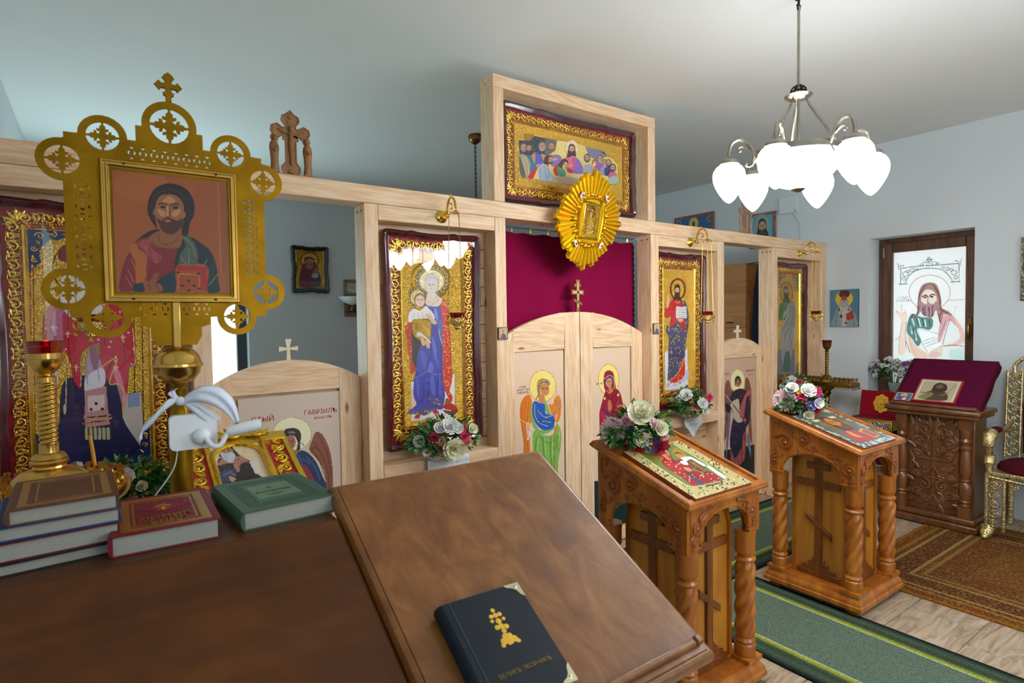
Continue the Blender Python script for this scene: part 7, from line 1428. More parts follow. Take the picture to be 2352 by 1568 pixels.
bq = bouquet('flower_tray', 'white, cream and pink artificial flowers before the mother and child icon', (1.455, 2.69, .8245), (.135, .075, .105), mo_b, 3, 560, 'tray', L=.03, k=1.38)
ch_b = [(-.05, .105, 'rose', 'white', .024), (-.085, .095, 'carnation', 'peach', .018), (-.02, .125, 'peony', 'white', .036), (-.055, .08, 'rose', 'cream', .02), (.03, .07, 'carnation', 'hot', .02), (.062, .085, 'peony', 'white', .03), (.075, .05, 'rose', 'white', .022), (.095, .115, 'carnation', 'hot', .024), (0, .1, 'carnation', 'peach', .018), (.015, .085, 'daisy', 'yellow', .009), (.05, .115, 'daisy', 'yellow', .008)]
bouquet('flower_tray', 'white and pink artificial flowers before the red-robed figure icon', (3.50, 2.70, .824), (.13, .07, .1), ch_b, 5, 560, 'tray', L=.032, k=1.35)
bouquet('flower_tray', 'white and pink artificial flowers before the green-robed figure icon by the wall', (4.96, 2.70, .824), (.14, .07, .1), [(-.06, .12, 'carnation', 'pink', .024), (-.03, .13, 'peony', 'white', .034), (.02, .12, 'carnation', 'hot', .026), (.06, .11, 'carnation', 'peach', .024), (.085, .1, 'carnation', 'hot', .022), (-.08, .09, 'rose', 'white', .022), (-.02, .08, 'carnation', 'hot', .022), (.03, .07, 'rose', 'white', .02)], 6, 480, 'tray', L=.032, k=1.3)
bouquet('flower_tray', 'white and pink artificial flowers before the bishop icon beside the candle stand', (.055, 2.69, .824), (.13, .07, .1), [(-.11, .14, 'peony', 'white', .036), (.0, .12, 'rose', 'white', .03), (-.03, .11, 'carnation', 'hot', .02), (.01, .045, 'carnation', 'pink', .03), (.04, .09, 'rose', 'cream', .018), (.02, .085, 'daisy', 'yellow', .01)], 8, 520, 'tray', L=.034, k=1.3)
pa = [(-.085, .075, 'gerbera', 'blush', .053), (-.035, .115, 'carnation', 'pink', .03), (.012, .135, 'rose', 'cream', .052), (.06, .105, 'carnation', 'blush', .026), (.075, .09, 'rose', 'cream', .03), (-.02, .08, 'daisy', 'violet', .024), (-.03, .06, 'carnation', 'red', .014), (.015, .06, 'peony', 'cream', .034), (.045, .04, 'daisy', 'indigo', .032), (-.005, .03, 'carnation', 'red', .034), (.075, .03, 'carnation', 'red', .034), (.03, .01, 'daisy', 'yellow', .012), (.09, .065, 'carnation', 'pink', .02)]
b1 = on_top(anA, -.075, .165, .013); bouquet('flower_posy', 'posy with pale pink gerbera, cream rose and red carnations on the lectern nearest the desk', (b1.x, b1.y, b1.z-.012), (.125, .085, .095), pa, 11, 460, 'foil', L=.042, k=1.22)
pb = [(-.06, .085, 'gerbera', 'blush', .056), (-.03, .135, 'rose', 'white', .032), (.0, .125, 'daisy', 'yellow', .02), (.01, .105, 'carnation', 'hot', .03), (.035, .13, 'peony', 'white', .036), (.07, .125, 'carnation', 'hot', .026), (.045, .065, 'daisy', 'violet', .028), (.075, .075, 'rose', 'white', .026), (.02, .06, 'carnation', 'red', .018), (.07, .045, 'carnation', 'red', .024), (.035, .022, 'rose', 'cream', .028), (.08, .1, 'daisy', 'indigo', .018)]
b2 = on_top(anB, -.08, .16, .013); bouquet('flower_posy', 'posy with pale pink gerbera and white blooms on the farther honey wood lectern', (b2.x, b2.y, b2.z-.012), (.12, .085, .095), pb, 12, 460, 'foil', L=.036, k=1.2)
# bouquet on the window sill
rg = random.Random(4); SB = at_x(2052, 885, 5.66); vs = thing('vase_of_flowers', 'glass vase of white and mauve cut flowers on the window sill', 'flowers', (5.68, SB.y, WZ0+.006))
hv = .125+SB.z-.03-WZ0-.1; hv = max(.12, SB.z+.02-WZ0)
MB().lathe([(.03, 0), (.034, .01), (.036, hv*.6), (.05, hv), (.047, hv), (.033, hv*.6), (.03, .012)], 20).build('glass_vase', plain('vase_glass', (.75, .85, .82), .08, trans=.7), vs)
b = MB(); foliage(b, (0, 0, hv+.08), (.1, .17, .12), 260, rg, .06, .1, wide=.12)
for k in range(26): a = rg.uniform(0, 2*pi); r_ = rg.uniform(.02, .1); b.tube([(0, 0, .05), (cos(a)*r_*.5, sin(a)*r_*.7, hv+.05), (cos(a)*r_, sin(a)*r_*1.3, hv+.13)], .0018, 4)
tag(b.build('foliage', m_leaf, vs, ang=0), kind='stuff')
for k in range(80):
    a = rg.uniform(0, 2*pi); r_ = .2*sqrt(rg.random()); p = (cos(a)*r_*.6, sin(a)*r_*1.15, hv+.2+rg.uniform(-.06, .04)-r_*.45); col = rg.choice(['white', 'white', 'white', 'lilac']); flower('blossom', vs, p, (cos(a)*r_*4-.5, sin(a)*r_*5, 1), .027, 'carnation', col, rg)
for k in range(8): flower('blossom', vs, (-.02+rg.uniform(-.03, .03), .14+k*.014, hv+.16-k*.004+rg.uniform(-.02, .02)), (-.5, .3, 1), .018, 'carnation', 'white' if k % 3 else 'lilac', rg)
# lace doilies hanging over the shelves
m_lace = NT('white_lace'); co = m_lace.add('ShaderNodeTexCoord'); vo = m_lace.add('ShaderNodeTexVoronoi', {'Vector': (co, 'Object'), 'Scale': 75.0}, feature='DISTANCE_TO_EDGE'); w_ = m_lace.add('ShaderNodeMath', {0: (vo, 'Distance'), 1: 0.22}, operation='LESS_THAN')
m_lace.t.links.new(w_.outputs[0], m_lace.b.inputs['Alpha']); m_lace.b.inputs['Base Color'].default_value = (*lin('eceef2'), 1); m_lace.b.inputs['Roughness'].default_value = .8; m_lace = m_lace.m
m_linen = plain('white_linen', 'e6e8ee', .8)
def doily(label, x, w, drop, pointed):
    t = thing('lace_doily', label, 'doily', (x, 2.74, .823)); n = 28; v = []; f = []
    for i in range(n+1):
        u = -w/2+w*i/n; k = abs(u)/(w/2); d = drop*(1-k*.75 if pointed else 1-.1*k)+.006*abs(sin(i*pi/3.5))
        sway = .003*sin(u*60)
        for yy, zz in ((.05, .0005), (-.0165, .0005), (-.0195, -.004), (-.021-sway, -d*.45), (-.021+sway, -d*.8), (-.022, -d)): v.append((u, yy, zz))
    for i in range(n):
        for j in range(5): f.append((i*6+j, i*6+j+1, (i+1)*6+j+1, (i+1)*6+j))
    o = MB().add(v, f).build('lace', m_linen if not pointed else m_lace, t, ang=80)
    e = MB()
    for i in range(n):
        u = -w/2+w*(i+.5)/n; k = abs(u)/(w/2); d = drop*(1-k*.75 if pointed else 1-.1*k); e.tube([(u+.009*cos(a*pi/4), -.024, -d+.006+.009*sin(a*pi/4)) for a in range(8)], .0018, 4, closed=True)
    for k in range(7 if not pointed else 5):
        u = -w*.4+w*.8*k/(6 if not pointed else 4)
        for r_ in (.018, .011, .005): e.tube([(u+r_*cos(a*pi/6), -.0245, -drop*.42+r_*sin(a*pi/6)) for a in range(12)], .0012, 4, closed=True)
    tag(e.build('lace_edging', m_linen, t), kind='stuff')
doily('white linen doily with looped edge under the flowers of the mother and child icon', 1.50, .25, .062, False)
doily('white pointed lace doily hanging from the shelf of the red-robed figure icon', 3.56, .2, .15, True)
# ================================================================ right side of the nave
# carved dark lectern with cloth, seen from its front (faces -x); local x = towards the nave's left (world +y is local -x)
lc = thing('carved_pulpit', 'dark brown carved lectern with burgundy cloth standing before the window', 'lectern', (5.06, 1.675, .0095), radians(-90))
# local frame: x to the right seen from the front, -y towards the nave
MB().box(-.29, .29, -.16, .2, 0, .05).build('plinth', m_carv, lc, bevel=.012, seg=3)
MB().box(-.265, .265, -.135, .18, .05, .09).build('plinth_step', m_carv, lc, bevel=.012, seg=3)
MB().box(-.245, .245, -.075, .16, .09, .80).build('body', m_carv, lc, bevel=.004)
for s in (-1, 1):
    x = s*.2; c = MB(); c.box(x-.036, x+.036, -.125, -.075, .09, .175); c.box(x-.036, x+.036, -.125, -.075, .72, .80)
    c.lathe([(.03, .175), (.034, .182), (.024, .195), (.034, .21), (.028, .22), (.034, .25), (.038, .30), (.034, .335), (.024, .35), (.034, .36), (.026, .37), (.03, .40), (.036, .44), (.034, .52), (.026, .575), (.034, .585), (.034, .60), (.024, .61), (.03, .63), (.034, .64), (.026, .66), (.034, .69), (.034, .72)], 18, c=(x, -.1, 0)); c.build('baluster', m_carv, lc, ang=35)
g = MB(); Y = -.077
g2 = MB().box(-.155, .155, -.082, -.074, .13, .765).build('carved_panel', m_carv, lc, bevel=.003); Y = -.084
for s in (-1, 1):
    for cx_, cz_, r_, a0, tl in ((.055, .69, .05, 90, (0.0, .62)), (.095, .60, .036, 0, (.02, .56)), (.05, .555, .03, 180, (.01, .50)), (.10, .50, .03, 60, (.02, .47)), (.055, .40, .034, 270, (.0, .44)), (.10, .345, .03, 0, (.03, .40)), (.055, .28, .042, 100, (.0, .34)), (.1, .215, .036, 0, (.02, .27)), (.05, .185, .028, 200, (.0, .22)), (.1, .68, .024, 200, (.12, .63))):
        curl(g, s*cx_, cz_, r_, a0 if s > 0 else 180-a0, 1.4, .0125, Y-.004, s, 18, tail=(s*tl[0], tl[1]))
    for q in ((.02, .72, 70), (.08, .745, 30), (.13, .72, 60), (.03, .62, 60), (.11, .55, 20), (.02, .50, 40), (.12, .45, 50), (.03, .36, -40), (.12, .30, 10), (.03, .24, -60), (.12, .17, -40), (.04, .15, -80), (.09, .40, 30), (.06, .63, 100), (.14, .60, 80), (.14, .25, -70)): leaf(g, s*q[0], q[1], q[2] if s > 0 else 180-q[2], .07, .036, Y-.004, None, .3*s)
g.tube([(0, Y, .2), (0, Y, .74)], .007, 6); g.tube([(-.1, Y-.003, .475), (.1, Y-.003, .475)], .008, 6); tag(g.build('foliage_carving', m_carv, g2, ang=60), kind='stuff')
MB().box(-.285, .285, -.155, .19, .80, .825).build('cornice', m_carv, lc, bevel=.008, seg=3)
MB().box(-.3, .3, -.175, .2, .825, .862).build('ledge', m_carv, lc, bevel=.014, seg=3)
TC = radians(38.5); SCm = Matrix.Translation((0, -.13, .866)) @ Matrix.Rotation(TC, 4, 'X')
MB().box(-.275, .275, .0, .51, -.028, -.004, SCm).build('sloping_board', m_carv, lc, bevel=.004)
MB().add([(-.24, .0, .862), (.24, .0, .862), (.24, .17, .862), (-.24, .17, .862), (-.24, .0, .925), (.24, .0, .925), (.24, .17, 1.075), (-.24, .17, 1.075)], [(0, 1, 5, 4), (1, 2, 6, 5), (2, 3, 7, 6), (3, 0, 4, 7), (4, 5, 6, 7)]).build('board_support', m_carv, lc)
MB().box(-.27, .27, -.012, .012, .0, .02, SCm).build('book_rest', m_carv, lc, bevel=.004)
cl = thing('burgundy_cloth', 'burgundy cloth with thin gold edge spread over the dark carved lectern', 'cloth', (5.06, 1.675, .8802), radians(-90)); m_clo = plain('burgundy_velvet', '560c2e', .9, bump=.1, bscale=300, spec=.1)
v = []; f = []; nx_, ny_ = 12, 14; Lc = Matrix.Translation((0, 0, -.87))
for j in range(ny_+1):
    for i in range(nx_+1):
        x = -.262+.55*i/nx_; s_ = .024+.492*j/ny_; z = .0015+.0012*sin(i*1.3+j*.7)
        if i == nx_-1: x = .279; z = .002
        if i == nx_: x = .284+.003*sin(j); z = -.06+.012*sin(j*.9)
        v.append(Lc @ SCm @ Vector((x, s_, z)))
for j in range(ny_):
    for i in range(nx_): a = j*(nx_+1)+i; f.append((a, a+1, a+nx_+2, a+nx_+1))
o = MB().add(v, f).build('cloth', m_clo, cl, ang=80); o.modifiers.new('thick', 'SOLIDIFY').thickness = .002; o.modifiers['thick'].offset = 1
MB().tube([v[j*(nx_+1)+nx_]+Vector((.001, -.002, 0)) for j in range(ny_+1)], .0018, 5).build('gold_edging', m_chain, cl)
WM = lambda x, s_, z: (Matrix.Translation(lc.location) @ Matrix.Rotation(radians(-90), 4, 'Z') @ SCm) @ Vector((x, s_, z))
def a_forer(A):
    A.bg('b8aa8c'); A.line('a02424', [(0, 0), (1, 0), (1, 1), (0, 1), (0, 0)], .09, sm=False); A.line('d8d0bc', [(.07, .07), (.93, .07), (.93, .93), (.07, .93), (.07, .07)], .03, sm=False); A.poly('4a3c24', [(.25, .92), (.22, .7), (.35, .52), (.5, .46), (.7, .55), (.8, .75), (.75, .92)]); A.poly('8a7a50', [(.18, .75), (.35, .6), (.45, .7), (.3, .9), (.15, .88)]); A.line('8a6a3c', [(.15, .62), (.3, .66), (.4, .74)], .05); A.poly('3a2a1c', [(.36, .4), (.4, .2), (.52, .15), (.66, .24), (.7, .45), (.62, .56), (.4, .54)]); face(A, .52, .34, .09, '8a6238', '2a1808', beard='3a2a18', asp=1.2); A.line('6a5a3a', [(.85, .2), (.72, .7)], .015); A.line('8a6a3c', [(.62, .7), (.74, .6)], .05)
flat_icon('red_edged_icon', 'old icon of a dark bearded ascetic with red edge on the burgundy cloth', WM(-.135, .27, .022), WM(.135, .27, .022), WM(-.135, .032, .022), 60, 60, None, a_forer, th=.019, edge=plain('red_edge_paint', '9a1c20', .5))
def a_card(A): A.bg('4a6aa8'); A.line('c8b868', [(0, 0), (1, 0), (1, 1), (0, 1), (0, 0)], .14, sm=False); A.ell('d8c060', .5, .35, .2, .22); A.poly('7a2c50', [(.25, .95), (.35, .55), (.65, .55), (.75, .95)]); A.ell('c89070', .5, .38, .1, .12); A.poly('d8d0d8', [(.45, .9), (.55, .6), (.7, .7), (.65, .92)])
flat_icon('small_blue_icon', 'small blue icon card beside the red-edged icon on the burgundy cloth', WM(-.255, .115, .010), WM(-.145, .115, .010), WM(-.255, .032, .010), 26, 22, None, a_card, th=.008)
# side table with cloth, reliquary
tb = thing('side_table', 'small table under a dark burgundy cloth between candle stand and carved lectern', 'table', (5.24, 2.2, 0))
MB().box(-.23, .23, -.2, .22, .585, .605).build('table_top', m_carv, tb)
for sx in (-1, 1):
    for sy in (-1, 1): MB().box(sx*.2-.02, sx*.2+.02, sy*.18-.02+.01, sy*.18+.02+.01, 0, .585).build('leg', m_carv, tb)
tc = thing('table_cloth', 'dark burgundy table cloth with scalloped light edge on the small table', 'cloth', (5.24, 2.2, .6)); m_tcl = plain('plum_cloth', '3c0f24', .9, spec=.1)
b = MB(); b.box(-.236, .236, -.206, .226, .0055, .0085)
def skirt(p, q, n=22, drop=.22):
    v = []; f = []; nr = Vector((q[1]-p[1], p[0]-q[0], 0)).normalized()
    for i in range(n+1):
        t_ = i/n; x = p[0]+(q[0]-p[0])*t_; y = p[1]+(q[1]-p[1])*t_; wv = .008*sin(t_*24); dd = drop+.03*abs(sin(t_*pi*4))
        for k in range(4): v.append((x+nr.x*(wv*k/3+.004*k/3), y+nr.y*(wv*k/3+.004*k/3), .0085-dd*k/3))
    for i in range(n):
        for k in range(3): f.append((i*4+k, i*4+k+1, (i+1)*4+k+1, (i+1)*4+k))
    b.add(v, f); return [v[i*4+3] for i in range(n+1)]
e1 = skirt((-.237, .227), (-.237, -.207)); e2 = skirt((-.237, -.207), (.237, -.207)); skirt((.237, -.207), (.237, .227)); skirt((.237, .227), (-.237, .227))
o = b.build('cloth', m_tcl, tc, ang=70); m_edge = plain('edge_thread', 'd8ccc8', .7)
MB().tube(e1, .0025, 5).build('scalloped_edge', m_edge, tc); MB().tube(e2, .0025, 5).build('scalloped_edge', m_edge, tc)
rx = thing('reliquary_box', 'open red velvet reliquary casket with gold medallion in its lid', 'casket', (5.2, 2.165, .609), radians(-90))
m_vel = plain('red_velvet', '8e0e22', .85, spec=.15); m_cham = metal('champagne_rim', 'c8b48a', .3)
o = MB().box(-.165, .165, -.1, .1, .012, .085).build('casket_body', m_goldp, rx, bevel=.003); MB().box(-.145, .145, -.1035, -.1, .022, .072).build('silver_repousse', metal('silver_repousse', 'b8bcc0', .25, .9, 120), o); MB().box(-.168, .168, -.104, .104, .085, .096).build('rim', m_cham, rx, bevel=.003); MB().box(-.15, .15, -.088, .088, .0955, .0968).build('velvet_lining', m_vel, rx)
for sx in (-1, 1):
    for sy in (-1, 1): MB().ball((sx*.15, sy*.085, .009), .011, 8, 5, (1, 1, .8)).build('foot', m_goldp, rx); MB().lathe([(.008, .012), (.012, .03), (.007, .05), (.012, .075), (.008, .085)], 10, c=(sx*.163, -.1, 0)).build('corner_column', m_goldp, rx) if sy < 0 else None
LID = Matrix.Translation((0, .1, .097)) @ Matrix.Rotation(radians(-12), 4, 'X')
ld = MB().box(-.168, .168, 0, .022, 0, .21, LID).build('lid', m_vel, rx, bevel=.003)
P = []
for i in range(32): a = 2*pi*i/32; k = 1+.07*cos(8*a); P.append((cos(a)*.06*k, .105+sin(a)*.075*k))
MB().prism([P], -.008, 0, LID).build('gold_medallion', m_gold, ld); md = MB()
for k in range(8): a = k*pi/4; curl(md, cos(a)*.032, .105+sin(a)*.04, .014, k*45, 1.2, .004, -.009, 1, 10, M=LID, ns=5)
md.ball((0, -.009, .105), .014, 10, 6, (1, .5, 1), LID); md.build('medallion_relief', m_gold, ld)
MB().tube([(-.162, -.02, .096), (-.164, .055, .17), (-.164, .088, .21)], .0018, 5).build('lid_stay', m_cham, rx)
rp = thing('round_plaque', 'round red-rimmed plaque with silvery centre standing behind the casket', 'plaque', (5.42, 2.19, .609), radians(-90)); LP = Matrix.Rotation(radians(-10), 4, 'X')
MB().prism([circle(0, .2, .105, 36)], 0, .015, LP).build('rim', plain('red_lacquer_rim', '6e1420', .3, coat=.4), rp); MB().prism([circle(0, .2, .082, 36)], -.003, 0, LP).build('silver_field', metal('silver_field', 'c8c4b4', .25, .6, 90), rp); MB().prism([circle(0, .2, .045, 28)], -.006, -.003, LP).build('gold_centre', m_gold, rp); MB().box(-.05, .05, -.01, .06, 0, .1, None).build('stand', m_carv, rp)
# throne chair facing the nave
th_ = thing('throne_chair', 'gilded openwork throne chair with dark red upholstery at the right edge', 'chair', (5.2, 1.072, .0095), radians(-90)); m_thr = metal('antique_gilt', 'ddc890', .25, .35, 140, mt=0.85); m_upr = plain('wine_velvet', '4c0818', .85, spec=.15)
# local: x right seen from the front, -y front; the visible side is x = -.29
for s in (-1, 1):
    x = s*.27
    fl_ = MB(); 
    for yy in (-.29, -.165): fl_.tube([(x, yy, .07), (x, yy, .44)], .011, 8)
    fl_.tube([(x, -.285, .44), (x, .22, .44)], .011, 8); fl_.tube([(x-.0, -.2, .3), (x, -.17, .36), (x, -.08, .41), (x, .1, .42)], .009, 8)
    for k in range(5): curl(fl_, -.228, .12+k*.065, .036, 90*(k % 2)*2, 1.4, .008, 0, 1 if k % 2 else -1, 14, M=Matrix.Translation((x, 0, 0)) @ Matrix.Rotation(radians(90), 4, 'Z'))
    for k in range(4): curl(fl_, -.15+k*.09, .425-.0*k, .022, 200, 1.2, .005, 0, -1, 12, M=Matrix.Translation((x, 0, 0)) @ Matrix.Rotation(radians(90), 4, 'Z'))
    for k in range(5): curl(fl_, x-s*.045, .12+k*.065, .034, 90*(k % 2)*2, 1.4, .008, -.292, 1 if k % 2 else -1, 14)
    fl_.tube([(x-s*.095, -.29, .07), (x-s*.095, -.29, .43)], .010, 8)
    tag(fl_.build('openwork_side', m_thr, th_, ang=60), 'gilded openwork leg and side rail')
    ft = MB(); ft.tube([(x, -.245, .075), (x, -.26, .05), (x, -.3, .028), (x, -.325, .018)], [.045, .042, .03, .016], 10); 
    for q in (-.03, 0, .03): leaf(ft, 0, 0, 0, .07, .03, 0, Matrix.Translation((x+q*.6, -.27, .07)) @ Matrix.Rotation(radians(-90), 4, 'Z') @ Matrix.Rotation(radians(30), 4, 'Y'))
    ft.ball((x, -.32, .02), .02, 8, 6); ft.build('foot', m_thr, th_, ang=70)
    MB().tube([(x, .22, 0), (x, .22, .3), (x, .24, .46)], [.024, .028, .03], 10).build('rear_leg', m_thr, th_)
    MB().tube(smooth([(x, -.23, .46), (x, -.245, .50), (x, -.225, .55), (x, -.245, .60), (x, -.255, .66), (x, -.235, .70), (x, -.2, .715)], False), [.022]*6+[.034]*6+[.022]*6+[.036]*6+[.042]*6+[.036]*6+[.024], 12).build('arm_post', m_thr, th_)
    MB().tube(smooth([(x, -.25, .70), (x, -.2, .722), (x, -.05, .705), (x, .1, .70), (x, .22, .74)], False), .017, 10).build('arm_rail', m_thr, th_)
    MB().ball((x, -.11, .728), .06, 14, 8, (.55, 1.5, .35)).build('arm_pad', m_upr, th_)
    st = MB(); st.tube([(x-.042, .245, .46), (x-.042, .28, .9), (x-.042, .30, 1.12)], .009, 8); st.tube([(x+.042, .245, .46), (x+.042, .28, .9), (x+.042, .30, 1.12)], .009, 8)
    for k in range(10):
        z = .52+k*.062; y = .25+.055*(z-.46)/.66; st.tube([(x+.033*cos(a*pi/6), y, z+.028*sin(a*pi/6)) for a in range(12)], .005, 5, closed=True); 
        for q in range(5): a = q*2*pi/5; st.ball((x+.011*cos(a), y-.004, z+.011*sin(a)), .0075, 6, 4, (1, .6, 1))
        st.ball((x, y-.008, z), .006, 6, 4)
    st.tube(smooth([(x-s*.04+s*.04, .30, 1.1), (x+s*.0, .305, 1.16), (x-s*.06, .31, 1.22), (x-s*.14, .315, 1.25), (x-s*.22, .32, 1.30), (x-s*.27, .32, 1.36)], False), .014, 8)
    for k in range(5): curl(st, x-s*(.0+.045*k), 1.10+.032*k, .024, 60*k, 1.2, .006, .30, s, 12)
    tag(st.build('openwork_stile', m_thr, th_, ang=60), kind='stuff')
MB().box(-.27, .27, -.29, .23, .44, .465).build('seat_frame', m_thr, th_, bevel=.006); MB().ball((0, -.035, .475), .1, 24, 10, (2.75, 2.6, .75)).build('seat_cushion', m_upr, th_)
MB().tube([(0, .26, .52), (0, .285, .85), (0, .305, 1.12), (0, .31, 1.2)], [.21, .22, .2, .08], 20, flat=.12, up=(0, 1, 0)).build('back_cushion', m_upr, th_)
MB().lathe([(.02, 1.34), (.03, 1.36), (.018, 1.38), (.03, 1.41), (.02, 1.44), (.006, 1.46)], 14, c=(0, .32, 0)).build('finial', m_thr, th_)
b = MB(); b.tube([(-.27, -.29, .43), (0, -.29, .41), (.27, -.29, .43)], .011, 8)
for k in range(6): curl(b, -.19+k*.076, .385, .028, 90, 1.3, .006, -.29, 1 if k < 3 else -1, 14)
tag(b.build('openwork_apron', m_thr, th_, ang=60), kind='stuff')
# ================================================================ sanctuary furniture seen through the openings
m_ward = wood('wardrobe_veneer', '98602c', 'b07436', 'c08444', 'y', .5, .0, .5)
wd = thing('wardrobe', 'brown veneer wardrobe seen through the right side opening', 'wardrobe', (5.27, 3.75, 0)); X0_ = 4.98
MB().box(X0_+.02, 5.57, 3.2, 4.3, 0, 2.03).build('carcass', m_ward, wd, world=True) if False else bxo('carcass', m_ward, X0_+.02, 5.56, 3.2, 4.3, 0, 2.06, wd, .003)
ys = [3.2, 3.475, 3.75, 4.025, 4.3]
for a, b_ in zip(ys[:-1], ys[1:]):
    d1 = bxo('upper_door', m_ward, X0_, X0_+.02, a+.002, b_-.002, 1.452, 2.058, wd, .002); d2 = bxo('lower_door', m_ward, X0_, X0_+.02, a+.002, b_-.002, .08, 1.448, wd, .002)
    MB().tube([(X0_, a+.06 if ys.index(a) % 2 else b_-.06, 1.5), (X0_-.02, (a+.1) if ys.index(a) % 2 else b_-.1, 1.5), (X0_, a+.14 if ys.index(a) % 2 else b_-.14, 1.5)], .006, 6).build('handle', m_iron, d1, world=False).location = -wd.location
vt = thing('dark_vestment', 'dark navy cloth garment hanging beside the wardrobe', 'garment', (4.93, 3.03, 1.05)); v = []; f = []; n = 16
for k, (z, rx_, ry_) in enumerate(((1.0, .006, .01), (.9, .02, .03), (.75, .03, .05), (.5, .035, .065), (.3, .04, .08), (.1, .042, .09), (0, .042, .09))):
    for i in range(n): a = 2*pi*i/n; q = 1+.12*sin(3*a+k); v.append((rx_*cos(a)*q, ry_*sin(a)*q, z))
for k in range(6):
    for i in range(n): f.append((k*n+i, k*n+(i+1) % n, (k+1)*n+(i+1) % n, (k+1)*n+i))
MB().add(v, f).build('garment_cloth', plain('navy_cloth', '141a2c', .9), vt, ang=80); MB().tube([(0, 0, .98), (0, 0, 1.0), (.03, .08, 1.0), (.085, .18, 1.0)], .004, 6).build('hanger_hook', m_iron, vt)
at_ = thing('altar_table', 'burgundy-covered table in the sanctuary, its corner showing over the left side door', 'table', (2.2, 4.6, 0)); bxo('altar_cover', m_cur, 1.72, 2.9, 4.2, 5.1, .0, 1.0, at_, .02)
# saint icon in gold frame on its own stand, left
ds = thing('icon_stand', 'brown wooden stand under the gold-framed monk icon behind the books', 'lectern', (.385, 2.16, .0085)); TS = radians(21); SS = Matrix.Translation((0, 0, 1.02)) @ Matrix.Rotation(TS, 4, 'X')
MB().box(-.2, .2, -.25, .27, -.03, 0, SS).build('sloping_top', m_carv, ds, bevel=.006); MB().box(-.15, .15, -.16, .18, .05, .93).box(-.2, .2, -.22, .22, 0, .05).build('pedestal', m_carv, ds, bevel=.005)
MB().add([(-.14, -.15, .93), (.14, -.15, .93), (.14, .17, .93), (-.14, .17, .93), (-.14, -.15, .935), (.14, -.15, .935), (.14, .17, 1.05), (-.14, .17, 1.05)], [(0, 1, 5, 4), (1, 2, 6, 5), (2, 3, 7, 6), (3, 0, 4, 7), (4, 5, 6, 7)]).build('wedge', m_carv, ds)
gi = thing('gold_framed_icon', 'gold-framed arched icon of a white-bearded monk lying behind the books', 'icon', (.385, 2.16, 1.0298)); m_gf = metal('bright_gold_frame', 'f6c838', .22, .2, 120, mt=0.8)
G = Matrix.Rotation(TS, 4, 'X') @ Matrix.Translation((0, 0, .001)) @ Matrix(((1, 0, 0, 0), (0, 0, 1, 0), (0, -1, 0, 0), (0, 0, 0, 1))) @ Matrix.Diagonal((1, 1, -1, 1))
# frame drawn flat: x across, z along the slope, front (-y) upwards
G = Matrix.Rotation(TS, 4, 'X') @ Matrix(((1, 0, 0, 0), (0, 0, 1, 0), (0, -1, 0, 0), (0, 0, 0, 1)))
MB().box(-.19, .19, -.014, -.001, -.25, .25, G).build('frame_board', m_gf, gi, bevel=.003)
for s in (-1, 1):
    r_ = MB().box(s*.135-.034, s*.135+.034, -.0155, -.014, -.2, .16, G).build('red_ground', m_red, gi)
    c = MB()
    for k in range(5): curl(c, s*.135, -.165+k*.072, .026, 90*k*s, 1.3, .0075, -.018, s if k % 2 else -s, 16, tail=(s*.135+(.02 if k % 2 else -.02), -.2+k*.072), M=G)
    for k in range(10): leaf(c, s*.135+.02*(1 if k % 2 else -1), -.18+k*.036, 60+60*(k % 2), .04, .02, -.017, G)
    c.build('pierced_scrolls', m_gf, r_, ang=70)
    for q in (.095, .172): MB().box(s*q-.006, s*q+.006, -.024, -.014, -.22, .19, G).build('frame_rib', m_gf, gi, bevel=.002)
    MB().box(s*.135-.045, s*.135+.045, -.028, -.014, .17, .2, G).build('frame_cap', m_gf, gi, bevel=.003)
arp = [(-.083, -.19)]+[(-.083, .09)]+[(.083*cos(radians(a)), .09+.083*sin(radians(a))) for a in range(180, -1, -12)]+[(.083, -.19)]
MB().tube([(p[0], -.02, p[1]) for p in arp], .009, 8, M=G).build('arch_moulding', m_gf, gi)
cr = MB()
for s in (-1, 0, 1):
    curl(cr, s*.09, .235, .028, 90, 1.2, .009, -.024, 1 if s > 0 else -1, 14, M=G)
    for k in range(5): leaf(cr, s*.09, .22, 30+30*k, .07, .03, -.022, G)
cr.build('crest', m_gf, gi, ang=70)
GW = Matrix.Translation(gi.location) @ G; pg = [GW @ Vector(p) for p in ((-.08, -.0156, .175), (.08, -.0156, .175), (-.08, -.0156, -.195))]
